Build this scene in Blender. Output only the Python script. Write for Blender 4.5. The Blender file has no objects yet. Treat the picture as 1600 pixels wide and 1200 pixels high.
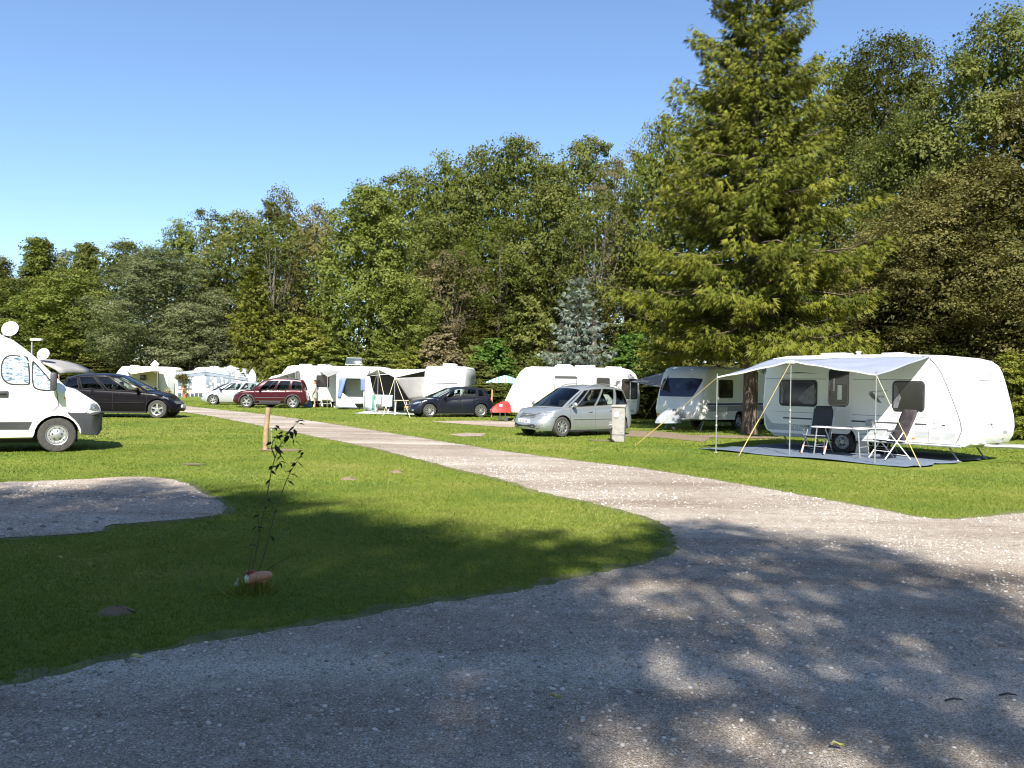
import bpy, bmesh, math, random
import numpy as np
from mathutils import Vector, Matrix, Euler
from mathutils.bvhtree import BVHTree
from mathutils.geometry import tessellate_polygon

R = math.radians
PI = math.pi
random.seed(7)
RNG = np.random.default_rng(7)
scn = bpy.context.scene
COL = scn.collection

# ------------------------------------------------------------------ camera, sky, sun, exposure
F, CAMH, ROLL = 1280.0, 1.65, 0.0185
cam_d = bpy.data.cameras.new('camera')
cam = bpy.data.objects.new('camera', cam_d)
COL.objects.link(cam)
cam_d.sensor_width = 36.0
cam_d.lens = 36.0 * F / 1600.0
cam_d.clip_start = 0.1
cam_d.clip_end = 2000.0
cam.location = (0, 0, CAMH)
cam.rotation_euler = (Matrix.Rotation(R(90), 3, 'X') @ Matrix.Rotation(ROLL, 3, 'Z')).to_euler()
scn.camera = cam

SUN_EL, SUN_AZ = R(42), R(1.5)          # light travels towards +Y, i.e. the sun stands behind the camera
world = bpy.data.worlds.new('World')
scn.world = world
world.use_nodes = True
wn = world.node_tree
bg = wn.nodes['Background']
sky = wn.nodes.new('ShaderNodeTexSky')
sky.sky_type = 'NISHITA'
sky.sun_disc = False
sky.sun_elevation = SUN_EL
sky.sun_rotation = R(180) + SUN_AZ
sky.altitude = 200
sky.air_density = 1.0
sky.dust_density = 0.5
sky.ozone_density = 4.5
wn.links.new(sky.outputs[0], bg.inputs[0])
bg.inputs[1].default_value = 0.094
sun_d = bpy.data.lights.new('sun', 'SUN')
sun_d.energy = 5.0
sun_d.angle = R(0.55)
sun_d.color = (1.0, 0.95, 0.86)
sun = bpy.data.objects.new('sun', sun_d)
COL.objects.link(sun)
sun.location = (0, -30, 40)
dirv = Vector((math.sin(SUN_AZ) * math.cos(SUN_EL), math.cos(SUN_AZ) * math.cos(SUN_EL), -math.sin(SUN_EL)))
sun.rotation_euler = dirv.to_track_quat('-Z', 'Y').to_euler()
vs = scn.view_settings
vs.view_transform = 'Standard'
vs.look = 'None'
vs.gamma = 1
vs.use_curve_mapping = False
vs.exposure = 1.2
cy = scn.cycles
cy.max_bounces = 7
cy.diffuse_bounces = 3
cy.glossy_bounces = 3
cy.transmission_bounces = 4
cy.transparent_max_bounces = 12
cy.use_denoising = True
cy.filter_width = 1.15
cy.sample_clamp_indirect = 6


# ------------------------------------------------------------------ survey helpers
def der(px, py):
    dx, dy = px - 800, py - 600
    return math.cos(ROLL) * dx + math.sin(ROLL) * dy, -math.sin(ROLL) * dx + math.cos(ROLL) * dy


def G(px, py):
    """ground point seen at a photograph pixel"""
    u, v = der(px, py)
    Y = F * CAMH / v
    return (u / F * Y, Y)


def P3(px, py, Y):
    u, v = der(px, py)
    return Vector((u / F * Y, Y, CAMH - v / F * Y))


# ------------------------------------------------------------------ materials
MATS = {}


def nt_of(name):
    m = bpy.data.materials.new(name)
    m.use_nodes = True
    t = m.node_tree
    return m, t, t.nodes, t.links, t.nodes['Principled BSDF']


def mat(name, col, rough=0.5, metal=0.0, var=0.10, scale=6.0, bump=0.0, bscale=60.0, coat=0.0, spec=0.5, dirt=0.0):
    """solid material with slight procedural variation, optional grain relief and blotchy wear"""
    if name in MATS:
        return MATS[name]
    m, t, N, L, p = nt_of(name)
    tc = N.new('ShaderNodeTexCoord')
    no = N.new('ShaderNodeTexNoise')
    no.inputs['Scale'].default_value = scale
    no.inputs['Detail'].default_value = 5
    L.new(tc.outputs['Object'], no.inputs['Vector'])
    mr = N.new('ShaderNodeMapRange')
    mr.inputs['From Min'].default_value = 0.3
    mr.inputs['From Max'].default_value = 0.7
    mr.inputs['To Min'].default_value = 1 - var
    mr.inputs['To Max'].default_value = 1 + var * 0.6
    L.new(no.outputs[0], mr.inputs['Value'])
    mx = N.new('ShaderNodeMix')
    mx.data_type = 'RGBA'
    mx.blend_type = 'MULTIPLY'
    mx.inputs[0].default_value = 1.0
    mx.inputs[6].default_value = (*col, 1)
    L.new(mr.outputs[0], mx.inputs[7])
    out = mx.outputs[2]
    if dirt:
        n2 = N.new('ShaderNodeTexNoise')
        n2.inputs['Scale'].default_value = 2.3
        n2.inputs['Detail'].default_value = 8
        L.new(tc.outputs['Object'], n2.inputs['Vector'])
        r2 = N.new('ShaderNodeMapRange')
        r2.inputs['From Min'].default_value = 0.52
        r2.inputs['From Max'].default_value = 0.75
        r2.inputs['To Max'].default_value = dirt
        L.new(n2.outputs[0], r2.inputs['Value'])
        m2 = N.new('ShaderNodeMix')
        m2.data_type = 'RGBA'
        L.new(r2.outputs[0], m2.inputs[0])
        L.new(out, m2.inputs[6])
        m2.inputs[7].default_value = (0.16, 0.13, 0.09, 1)
        out = m2.outputs[2]
    L.new(out, p.inputs['Base Color'])
    p.inputs['Roughness'].default_value = rough
    p.inputs['Metallic'].default_value = metal
    p.inputs['Specular IOR Level'].default_value = spec
    p.inputs['Coat Weight'].default_value = coat
    p.inputs['Coat Roughness'].default_value = 0.06
    if bump:
        nb = N.new('ShaderNodeTexNoise')
        nb.inputs['Scale'].default_value = bscale
        nb.inputs['Detail'].default_value = 4
        L.new(tc.outputs['Object'], nb.inputs['Vector'])
        bp = N.new('ShaderNodeBump')
        bp.inputs['Strength'].default_value = bump
        bp.inputs['Distance'].default_value = 0.02
        L.new(nb.outputs[0], bp.inputs['Height'])
        L.new(bp.outputs[0], p.inputs['Normal'])
    MATS[name] = m
    return m


def leaf_mat(name, stops, trans=0.3, rough=0.6, rnd=0.25):
    """foliage: colour picked along a ramp by the leaf's own tint, shifted a little per tree; light also passes through"""
    if name in MATS:
        return MATS[name]
    m, t, N, L, p = nt_of(name)
    at_ = N.new('ShaderNodeAttribute')
    at_.attribute_name = 'tint'
    oi = N.new('ShaderNodeObjectInfo')
    ma = N.new('ShaderNodeMath')
    ma.operation = 'MULTIPLY_ADD'
    L.new(oi.outputs['Random'], ma.inputs[0])
    ma.inputs[1].default_value = rnd
    ma.inputs[2].default_value = -rnd / 2
    ad = N.new('ShaderNodeMath')
    ad.operation = 'ADD'
    L.new(at_.outputs['Fac'], ad.inputs[0])
    L.new(ma.outputs[0], ad.inputs[1])
    cr = N.new('ShaderNodeValToRGB')
    e = cr.color_ramp.elements
    while len(e) < len(stops):
        e.new(0.5)
    for k, c in enumerate(stops):
        e[k].position = k / (len(stops) - 1)
        e[k].color = (*c, 1)
    L.new(ad.outputs[0], cr.inputs[0])
    L.new(cr.outputs[0], p.inputs['Base Color'])
    p.inputs['Roughness'].default_value = rough
    p.inputs['Specular IOR Level'].default_value = 0.12
    tr = N.new('ShaderNodeBsdfTranslucent')
    hs = N.new('ShaderNodeHueSaturation')
    hs.inputs['Saturation'].default_value = 1.15
    hs.inputs['Value'].default_value = 1.4
    L.new(cr.outputs[0], hs.inputs['Color'])
    L.new(hs.outputs[0], tr.inputs['Color'])
    ms = N.new('ShaderNodeMixShader')
    ms.inputs[0].default_value = trans
    L.new(p.outputs[0], ms.inputs[1])
    L.new(tr.outputs[0], ms.inputs[2])
    L.new(ms.outputs[0], N['Material Output'].inputs['Surface'])
    MATS[name] = m
    return m


def glass_mat(name, tint, ior=1.5, refl=1.0):
    if name in MATS:
        return MATS[name]
    m, t, N, L, p = nt_of(name)
    N.remove(p)
    fr = N.new('ShaderNodeFresnel')
    fr.inputs['IOR'].default_value = ior
    tb = N.new('ShaderNodeBsdfTransparent')
    tb.inputs['Color'].default_value = (*tint, 1)
    gl = N.new('ShaderNodeBsdfGlossy')
    gl.inputs['Roughness'].default_value = 0.02
    gl.inputs['Color'].default_value = (refl, refl, refl, 1)
    ms = N.new('ShaderNodeMixShader')
    L.new(fr.outputs[0], ms.inputs[0])
    L.new(tb.outputs[0], ms.inputs[1])
    L.new(gl.outputs[0], ms.inputs[2])
    L.new(ms.outputs[0], N['Material Output'].inputs['Surface'])
    MATS[name] = m
    return m


def stripe_mat(name, a, b, scale, rough=0.8, axis='Z', dist=0.0):
    if name in MATS:
        return MATS[name]
    m, t, N, L, p = nt_of(name)
    tc = N.new('ShaderNodeTexCoord')
    w = N.new('ShaderNodeTexWave')
    w.bands_direction = axis
    w.inputs['Scale'].default_value = scale
    w.inputs['Distortion'].default_value = dist
    L.new(tc.outputs['Object'], w.inputs['Vector'])
    cr = N.new('ShaderNodeValToRGB')
    cr.color_ramp.interpolation = 'LINEAR'
    cr.color_ramp.elements[0].position = 0.42
    cr.color_ramp.elements[0].color = (*a, 1)
    cr.color_ramp.elements[1].position = 0.58
    cr.color_ramp.elements[1].color = (*b, 1)
    L.new(w.outputs[0], cr.inputs[0])
    L.new(cr.outputs[0], p.inputs['Base Color'])
    p.inputs['Roughness'].default_value = rough
    MATS[name] = m
    return m


def foil_mat(name):
    """crinkled silver and blue insulating screen behind glass"""
    m, t, N, L, p = nt_of(name)
    tc = N.new('ShaderNodeTexCoord')
    mp = N.new('ShaderNodeMapping')
    mp.inputs['Rotation'].default_value = (0, R(32), 0)
    mp.inputs['Scale'].default_value = (7, 7, 22)
    L.new(tc.outputs['Object'], mp.inputs['Vector'])
    n = N.new('ShaderNodeTexNoise')
    n.inputs['Scale'].default_value = 1.2
    n.inputs['Detail'].default_value = 4
    n.inputs['Distortion'].default_value = 1.2
    L.new(mp.outputs[0], n.inputs['Vector'])
    cr = N.new('ShaderNodeValToRGB')
    e = cr.color_ramp.elements
    e.new(0.5)
    e[0].position = 0.36
    e[0].color = (0.07, 0.12, 0.17, 1)
    e[1].position = 0.47
    e[1].color = (0.20, 0.29, 0.36, 1)
    e[2].position = 0.55
    e[2].color = (0.62, 0.66, 0.68, 1)
    L.new(n.outputs[0], cr.inputs[0])
    L.new(cr.outputs[0], p.inputs['Base Color'])
    p.inputs['Roughness'].default_value = 0.35
    p.inputs['Coat Weight'].default_value = 0.4
    bp = N.new('ShaderNodeBump')
    bp.inputs['Strength'].default_value = 0.5
    bp.inputs['Distance'].default_value = 0.03
    L.new(n.outputs[0], bp.inputs['Height'])
    L.new(bp.outputs[0], p.inputs['Normal'])
    MATS[name] = m
    return m


def lawn_mat():
    m, t, N, L, p = nt_of('lawn_soil_and_grass')
    tc = N.new('ShaderNodeTexCoord')
    n1 = N.new('ShaderNodeTexNoise')
    n1.inputs['Scale'].default_value = 0.35
    n1.inputs['Detail'].default_value = 6
    n1.inputs['Roughness'].default_value = 0.65
    n2 = N.new('ShaderNodeTexNoise')
    n2.inputs['Scale'].default_value = 14
    n2.inputs['Detail'].default_value = 8
    n2.inputs['Roughness'].default_value = 0.75
    for n in (n1, n2):
        L.new(tc.outputs['Object'], n.inputs['Vector'])
    c1 = N.new('ShaderNodeValToRGB')
    e = c1.color_ramp.elements
    e.new(0.5)
    e[0].position = 0.34
    e[0].color = (0.085, 0.140, 0.018, 1)
    e[1].position = 0.52
    e[1].color = (0.150, 0.190, 0.022, 1)
    e[2].position = 0.68
    e[2].color = (0.225, 0.222, 0.050, 1)
    L.new(n1.outputs[0], c1.inputs[0])
    mr = N.new('ShaderNodeMapRange')
    mr.inputs['From Min'].default_value = 0.3
    mr.inputs['From Max'].default_value = 0.7
    mr.inputs['To Min'].default_value = 0.55
    mr.inputs['To Max'].default_value = 1.3
    L.new(n2.outputs[0], mr.inputs['Value'])
    mx = N.new('ShaderNodeMix')
    mx.data_type = 'RGBA'
    mx.blend_type = 'MULTIPLY'
    mx.inputs[0].default_value = 1
    L.new(c1.outputs[0], mx.inputs[6])
    L.new(mr.outputs[0], mx.inputs[7])
    L.new(mx.outputs[2], p.inputs['Base Color'])
    p.inputs['Roughness'].default_value = 0.9
    p.inputs['Specular IOR Level'].default_value = 0.15
    bp = N.new('ShaderNodeBump')
    bp.inputs['Strength'].default_value = 0.7
    bp.inputs['Distance'].default_value = 0.05
    L.new(n2.outputs[0], bp.inputs['Height'])
    L.new(bp.outputs[0], p.inputs['Normal'])
    return m


def gravel_mat(name, fine, light, warm, sc=38.0):
    m, t, N, L, p = nt_of(name)
    tc = N.new('ShaderNodeTexCoord')
    v = N.new('ShaderNodeTexVoronoi')
    v.inputs['Scale'].default_value = sc
    v.inputs['Randomness'].default_value = 1
    v2 = N.new('ShaderNodeTexVoronoi')
    v2.inputs['Scale'].default_value = sc * 2.7
    n1 = N.new('ShaderNodeTexNoise')
    n1.inputs['Scale'].default_value = 0.55
    n1.inputs['Detail'].default_value = 7
    n1.inputs['Roughness'].default_value = 0.62
    n2 = N.new('ShaderNodeTexNoise')
    n2.inputs['Scale'].default_value = 90
    n2.inputs['Detail'].default_value = 5
    for n in (v, v2, n1, n2):
        L.new(tc.outputs['Object'], n.inputs['Vector'])
    # worn wheel tracks: streaks drawn out along the road
    mpt = N.new('ShaderNodeMapping')
    mpt.inputs['Rotation'].default_value = (0, 0, R(52))
    mpt.inputs['Scale'].default_value = (0.10, 1.15, 1)
    L.new(tc.outputs['Object'], mpt.inputs['Vector'])
    n3 = N.new('ShaderNodeTexNoise')
    n3.inputs['Scale'].default_value = 1.0
    n3.inputs['Detail'].default_value = 4
    L.new(mpt.outputs[0], n3.inputs['Vector'])
    n4 = N.new('ShaderNodeTexNoise')
    n4.inputs['Scale'].default_value = 7
    n4.inputs['Detail'].default_value = 6
    n4.inputs['Roughness'].default_value = 0.7
    L.new(tc.outputs['Object'], n4.inputs['Vector'])
    av = N.new('ShaderNodeMath')
    av.operation = 'MULTIPLY_ADD'
    L.new(n3.outputs[0], av.inputs[0])
    av.inputs[1].default_value = 0.45
    av2 = N.new('ShaderNodeMath')
    av2.operation = 'MULTIPLY_ADD'
    L.new(n4.outputs[0], av2.inputs[0])
    av2.inputs[1].default_value = 0.30
    av3 = N.new('ShaderNodeMath')
    av3.operation = 'MULTIPLY'
    L.new(n1.outputs[0], av3.inputs[0])
    av3.inputs[1].default_value = 0.30
    L.new(av3.outputs[0], av2.inputs[2])
    L.new(av2.outputs[0], av.inputs[2])
    base = N.new('ShaderNodeValToRGB')
    e = base.color_ramp.elements
    e.new(0.5)
    e[0].position = 0.42
    e[0].color = (*warm, 1)
    e[1].position = 0.53
    e[1].color = (*fine, 1)
    e[2].position = 0.64
    e[2].color = (*light, 1)
    L.new(av.outputs[0], base.inputs[0])
    # single pebbles lighter or darker than the fines
    sx = N.new('ShaderNodeSeparateColor')
    L.new(v.outputs['Color'], sx.inputs[0])
    s2 = N.new('ShaderNodeSeparateColor')
    L.new(v2.outputs['Color'], s2.inputs[0])
    mr = N.new('ShaderNodeMapRange')
    mr.inputs['To Min'].default_value = 0.42
    mr.inputs['To Max'].default_value = 1.42
    L.new(s2.outputs[0], mr.inputs['Value'])
    m1 = N.new('ShaderNodeMix')
    m1.data_type = 'RGBA'
    m1.blend_type = 'MULTIPLY'
    m1.inputs[0].default_value = 1
    L.new(base.outputs[0], m1.inputs[6])
    L.new(mr.outputs[0], m1.inputs[7])
    pick = N.new('ShaderNodeValToRGB')
    pick.color_ramp.elements[0].position = 0.84
    pick.color_ramp.elements[1].position = 0.90
    L.new(sx.outputs[1], pick.inputs[0])
    near = N.new('ShaderNodeMapRange')
    near.inputs['From Min'].default_value = 0.30
    near.inputs['From Max'].default_value = 0.42
    near.inputs['To Min'].default_value = 0.85
    near.inputs['To Max'].default_value = 0.0
    L.new(v.outputs['Distance'], near.inputs['Value'])
    mm = N.new('ShaderNodeMath')
    mm.operation = 'MULTIPLY'
    L.new(pick.outputs[0], mm.inputs[0])
    L.new(near.outputs[0], mm.inputs[1])
    m2 = N.new('ShaderNodeMix')
    m2.data_type = 'RGBA'
    L.new(mm.outputs[0], m2.inputs[0])
    L.new(m1.outputs[2], m2.inputs[6])
    m2.inputs[7].default_value = (0.68, 0.65, 0.60, 1)
    L.new(m2.outputs[2], p.inputs['Base Color'])
    p.inputs['Roughness'].default_value = 0.92
    p.inputs['Specular IOR Level'].default_value = 0.2
    ad = N.new('ShaderNodeMath')
    ad.operation = 'MULTIPLY_ADD'
    L.new(v2.outputs['Distance'], ad.inputs[0])
    ad.inputs[1].default_value = -0.7
    L.new(n2.outputs[0], ad.inputs[2])
    bp = N.new('ShaderNodeBump')
    bp.inputs['Strength'].default_value = 0.65
    bp.inputs['Distance'].default_value = 0.02
    L.new(ad.outputs[0], bp.inputs['Height'])
    L.new(bp.outputs[0], p.inputs['Normal'])
    return m


def bark_mat(name, a, b, sc=5):
    m, t, N, L, p = nt_of(name)
    tc = N.new('ShaderNodeTexCoord')
    mp = N.new('ShaderNodeMapping')
    mp.inputs['Scale'].default_value = (1, 1, 0.18)
    L.new(tc.outputs['Object'], mp.inputs['Vector'])
    n = N.new('ShaderNodeTexNoise')
    n.inputs['Scale'].default_value = sc * 3
    n.inputs['Detail'].default_value = 8
    L.new(mp.outputs[0], n.inputs['Vector'])
    cr = N.new('ShaderNodeValToRGB')
    cr.color_ramp.elements[0].position = 0.35
    cr.color_ramp.elements[0].color = (*a, 1)
    cr.color_ramp.elements[1].position = 0.65
    cr.color_ramp.elements[1].color = (*b, 1)
    L.new(n.outputs[0], cr.inputs[0])
    L.new(cr.outputs[0], p.inputs['Base Color'])
    p.inputs['Roughness'].default_value = 0.9
    bp = N.new('ShaderNodeBump')
    bp.inputs['Strength'].default_value = 0.8
    bp.inputs['Distance'].default_value = 0.04
    L.new(n.outputs[0], bp.inputs['Height'])
    L.new(bp.outputs[0], p.inputs['Normal'])
    MATS[name] = m
    return m


# ------------------------------------------------------------------ mesh helpers
class MB:
    def __init__(s):
        s.v, s.f = [], []

    def add(s, vs_, fs_):
        o = len(s.v)
        s.v += [tuple(v) for v in vs_]
        s.f += [tuple(i + o for i in f) for f in fs_]
        return s

    def box(s, c, d, rot=None, bev=0.0):
        bm = bmesh.new()
        bmesh.ops.create_cube(bm, size=1)
        for v in bm.verts:
            v.co = Vector((v.co.x * d[0], v.co.y * d[1], v.co.z * d[2]))
        if bev:
            bmesh.ops.bevel(bm, geom=bm.edges[:], offset=min(bev, min(d) * 0.45), segments=2, affect='EDGES', profile=0.5)
        M = (rot.to_matrix() if isinstance(rot, Euler) else rot) if rot is not None else Matrix.Identity(3)
        bm.verts.index_update()
        s.add([M @ v.co + Vector(c) for v in bm.verts], [[v.index for v in f.verts] for f in bm.faces])
        bm.free()
        return s

    def tube(s, pts, r, n=8, cap=True):
        pts = [Vector(p) for p in pts]
        rs = r if isinstance(r, (list, tuple)) else [r] * len(pts)
        vs_, fs_ = [], []
        ref = None
        for i, p in enumerate(pts):
            d = (pts[min(i + 1, len(pts) - 1)] - pts[max(i - 1, 0)]).normalized()
            if ref is None:
                ref = Vector((0, 0, 1)) if abs(d.z) < 0.9 else Vector((1, 0, 0))
            a = d.cross(ref).normalized()
            b = d.cross(a).normalized()
            ref = -b if False else ref
            for k in range(n):
                t = 2 * PI * k / n
                vs_.append(p + (a * math.cos(t) + b * math.sin(t)) * rs[i])
        for i in range(len(pts) - 1):
            for k in range(n):
                k2 = (k + 1) % n
                fs_.append((i * n + k, i * n + k2, (i + 1) * n + k2, (i + 1) * n + k))
        if cap:
            fs_.append(tuple(range(n))[::-1])
            fs_.append(tuple((len(pts) - 1) * n + k for k in range(n)))
        return s.add(vs_, fs_)

    def lathe(s, prof, n=24, M=None, cap=True):
        M = M or Matrix.Identity(4)
        vs_, fs_ = [], []
        for (r, z) in prof:
            for k in range(n):
                t = 2 * PI * k / n
                vs_.append(M @ Vector((r * math.cos(t), r * math.sin(t), z)))
        for i in range(len(prof) - 1):
            for k in range(n):
                k2 = (k + 1) % n
                fs_.append((i * n + k, i * n + k2, (i + 1) * n + k2, (i + 1) * n + k))
        if cap:
            fs_.append(tuple(range(n))[::-1])
            fs_.append(tuple((len(prof) - 1) * n + k for k in range(n)))
        return s.add(vs_, fs_)

    def grid(s, P, flip=False):
        m, n = len(P), len(P[0])
        vs_ = [p for row in P for p in row]
        fs_ = []
        for i in range(m - 1):
            for j in range(n - 1):
                q = (i * n + j, i * n + j + 1, (i + 1) * n + j + 1, (i + 1) * n + j)
                fs_.append(q[::-1] if flip else q)
        return s.add(vs_, fs_)

    def prism(s, pts, y0, y1, bev=0.0):
        """polygon in (x,z) extruded from y0 to y1 (outer face y1), outer rim optionally eased"""
        n = len(pts)
        cx = sum(p[0] for p in pts) / n
        cz = sum(p[1] for p in pts) / n
        sg = 1 if y1 > y0 else -1
        rings = [(pts, y0)]
        if bev:
            rings.append((pts, y1 - sg * bev))
            q = []
            for (x, z) in pts:
                d = math.hypot(x - cx, z - cz) or 1
                q.append((x - (x - cx) / d * bev, z - (z - cz) / d * bev))
            rings.append((q, y1))
        else:
            rings.append((pts, y1))
        vs_ = [(x, y, z) for ring, y in rings for (x, z) in ring]
        fs_ = []
        for i in range(len(rings) - 1):
            for k in range(n):
                k2 = (k + 1) % n
                fs_.append((i * n + k, i * n + k2, (i + 1) * n + k2, (i + 1) * n + k))
        fs_.append(tuple(range(n))[::-1])
        fs_.append(tuple((len(rings) - 1) * n + k for k in range(n)))
        return s.add(vs_, fs_)

    def sphere(s, c, r, n=12, m=8):
        prof = [(max(1e-4, math.sin(PI * k / m)), -math.cos(PI * k / m)) for k in range(m + 1)]
        if not isinstance(r, (tuple, list)):
            r = (r, r, r)
        M = Matrix.Translation(c) @ Matrix.Diagonal((*r, 1))
        return s.lathe(prof, n, M)

    def xform(s, M):
        s.v = [tuple(M @ Vector(v)) for v in s.v]
        return s

    def build(s, name, m, parent=None, smooth=True, ang=32, fix=True):
        me = bpy.data.meshes.new(name)
        me.from_pydata(s.v, [], s.f)
        if fix:
            bm = bmesh.new()
            bm.from_mesh(me)
            bmesh.ops.recalc_face_normals(bm, faces=bm.faces[:])
            bm.to_mesh(me)
            bm.free()
        if smooth:
            me.shade_smooth()
            me.set_sharp_from_angle(angle=R(ang))
        me.materials.append(m)
        o = bpy.data.objects.new(name, me)
        COL.objects.link(o)
        if parent:
            o.parent = parent
        return o


def tag(o, label=None, cat=None, group=None, kind=None):
    if label:
        o['label'] = label
    if cat:
        o['category'] = cat
    if group:
        o['group'] = group
    if kind:
        o['kind'] = kind
    return o


def thing(name, label, cat, loc=(0, 0, 0), rz=0.0, group=None, sc=1.0):
    o = bpy.data.objects.new(name, None)
    o.empty_display_size = 0.2
    COL.objects.link(o)
    o.location = loc
    o.rotation_euler = (0, 0, rz)
    o.scale = (sc, sc, sc) if not isinstance(sc, (tuple, list)) else sc
    return tag(o, label, cat, group)


def dup(o, parent=None):
    c = o.copy()
    COL.objects.link(c)
    if parent:
        c.parent = parent
    for ch in list(o.children):
        dup(ch, c)
    return c


def np_mesh(name, V, Fc, m, tint=None, smooth=False):
    V = np.asarray(V, dtype=np.float32)
    Fc = np.asarray(Fc, dtype=np.int32)
    k = Fc.shape[1]
    me = bpy.data.meshes.new(name)
    me.vertices.add(len(V))
    me.vertices.foreach_set('co', V.ravel())
    me.loops.add(Fc.size)
    me.loops.foreach_set('vertex_index', Fc.ravel())
    me.polygons.add(len(Fc))
    me.polygons.foreach_set('loop_start', np.arange(0, Fc.size, k, dtype=np.int32))
    me.update(calc_edges=True)
    if tint is not None:
        a = me.attributes.new('tint', 'FLOAT', 'FACE')
        a.data.foreach_set('value', np.asarray(tint, dtype=np.float32))
    if smooth:
        me.shade_smooth()
    me.materials.append(m)
    return me


def obj_of(name, me, parent=None):
    o = bpy.data.objects.new(name, me)
    COL.objects.link(o)
    if parent:
        o.parent = parent
    return o


def text_obj(body, size, name, m, parent, M, ext=0.002, sx=1.0):
    cu = bpy.data.curves.new('t', 'FONT')
    cu.body = body
    cu.size = size
    cu.extrude = ext
    cu.align_x = 'CENTER'
    cu.align_y = 'CENTER'
    cu.resolution_u = 3
    to = bpy.data.objects.new('t', cu)
    COL.objects.link(to)
    bpy.context.view_layer.update()
    me = bpy.data.meshes.new_from_object(to)
    bpy.data.objects.remove(to)
    bpy.data.curves.remove(cu)
    me.transform(M @ Matrix.Diagonal((sx, 1, 1, 1)))
    me.materials.clear()
    me.materials.append(m)
    return obj_of(name, me, parent)


def rr(x0, z0, x1, z1, r, n=4):
    """rounded rectangle outline in (x,z)"""
    out = []
    for (cx, cz, a) in ((x1 - r, z1 - r, 0), (x0 + r, z1 - r, 90), (x0 + r, z0 + r, 180), (x1 - r, z0 + r, 270)):
        for k in range(n + 1):
            t = R(a + 90 * k / n)
            out.append((cx + r * math.cos(t), cz + r * math.sin(t)))
    return out


def frame_of(x, y, z):
    M = Matrix.Identity(4)
    for i, c in enumerate((x, y, z)):
        c = Vector(c).normalized()
        for k in range(3):
            M[k][i] = c[k]
    return M


SIDE_R = frame_of((1, 0, 0), (0, 0, 1), (0, -1, 0))    # text on a -y face, reading towards +x
SIDE_L = frame_of((-1, 0, 0), (0, 0, 1), (0, 1, 0))
FRONT = frame_of((0, 1, 0), (0, 0, 1), (1, 0, 0))      # text on a +x face


def smooth_curve(pts, n=60, sm=5):
    xs = [p[0] for p in pts]
    zs = [p[1] for p in pts]
    X = np.linspace(xs[0], xs[-1], n)
    Z = np.interp(X, xs, zs)
    k = np.ones(sm) / sm
    Zp = np.pad(Z, sm // 2, mode='edge')
    # keep slope at the ends
    for i in range(sm // 2):
        Zp[sm // 2 - 1 - i] = Z[0] - (Z[1] - Z[0]) * (i + 1)
        Zp[-(sm // 2) + i] = Z[-1] + (Z[-1] - Z[-2]) * (i + 1)
    Zs = np.convolve(Zp, k, mode='valid')
    return lambda x: float(np.interp(x, X, Zs))


# common materials
M_white = mat('caravan_white_enamel', (0.80, 0.80, 0.78), 0.32, var=0.04, scale=2.0, coat=0.2)
M_cream = mat('caravan_cream_enamel', (0.76, 0.74, 0.68), 0.4, var=0.05, scale=2.0)
M_grey = mat('light_grey_panel', (0.42, 0.44, 0.45), 0.45, var=0.06)
M_trim = mat('dark_grey_plastic', (0.045, 0.047, 0.05), 0.55, var=0.15, scale=20)
M_black = mat('black_rubber', (0.018, 0.018, 0.018), 0.75, var=0.25, scale=30)
M_tyre = mat('dusty_tyre_rubber', (0.050, 0.048, 0.045), 0.9, var=0.3, scale=14)
M_seam = mat('dark_joint', (0.03, 0.03, 0.03), 0.8, var=0.1)
M_alu = mat('brushed_aluminium', (0.62, 0.63, 0.64), 0.32, metal=0.85, var=0.08, scale=20)
M_steel = mat('galvanised_steel', (0.42, 0.43, 0.43), 0.45, metal=0.7, var=0.15, scale=15)
M_dpane = mat('dark_acrylic_pane', (0.022, 0.022, 0.024), 0.07, var=0.2, scale=3, spec=0.6)
M_bpane = mat('bluish_acrylic_pane', (0.030, 0.036, 0.075), 0.08, var=0.2, scale=3, spec=0.6)
M_glass = glass_mat('car_window_glass', (0.50, 0.55, 0.53))
M_dglass = glass_mat('tinted_car_window_glass', (0.22, 0.25, 0.25))
M_lamp = mat('clear_headlamp', (0.42, 0.44, 0.46), 0.08, metal=0.5, var=0.6, scale=16, coat=1.0)
M_red = mat('red_lamp_lens', (0.35, 0.02, 0.02), 0.15, var=0.1, coat=0.6)
M_orange = mat('orange_lamp_lens', (0.70, 0.20, 0.03), 0.2, var=0.1, coat=0.4)
M_int = mat('charcoal_upholstery', (0.035, 0.035, 0.038), 0.85, var=0.15, scale=20)
M_wood = mat('weathered_round_timber', (0.31, 0.215, 0.13), 0.85, var=0.3, scale=9, bump=0.3, bscale=40)
M_rope = mat('yellow_guy_rope', (0.52, 0.37, 0.12), 0.7, var=0.1, scale=40)
M_ropew = mat('pale_guy_rope', (0.62, 0.58, 0.40), 0.7, var=0.1, scale=40)
M_wp = mat('white_plastic', (0.78, 0.78, 0.77), 0.45, var=0.04)
M_plate = mat('white_number_plate', (0.78, 0.78, 0.78), 0.4, var=0.03)
M_yplate = mat('yellow_number_plate', (0.80, 0.36, 0.02), 0.4, var=0.03)
M_ink = mat('black_print', (0.02, 0.02, 0.022), 0.6, var=0.05)
M_gprint = mat('grey_print', (0.30, 0.31, 0.33), 0.6, var=0.05)


# ------------------------------------------------------------------ the setting: ground, road, pads, hillside
def grid_sheet(name, x0, x1, y0, y1, z, m, n=2):
    mb = MB()
    mb.grid([[(x0 + (x1 - x0) * j / n, y0 + (y1 - y0) * i / n, z) for j in range(n + 1)] for i in range(n + 1)])
    return tag(mb.build(name, m, smooth=False), kind='structure')


tag(grid_sheet('ground', -450, 450, -120, 700, 0.0, lawn_mat(), 4), label=None)


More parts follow.
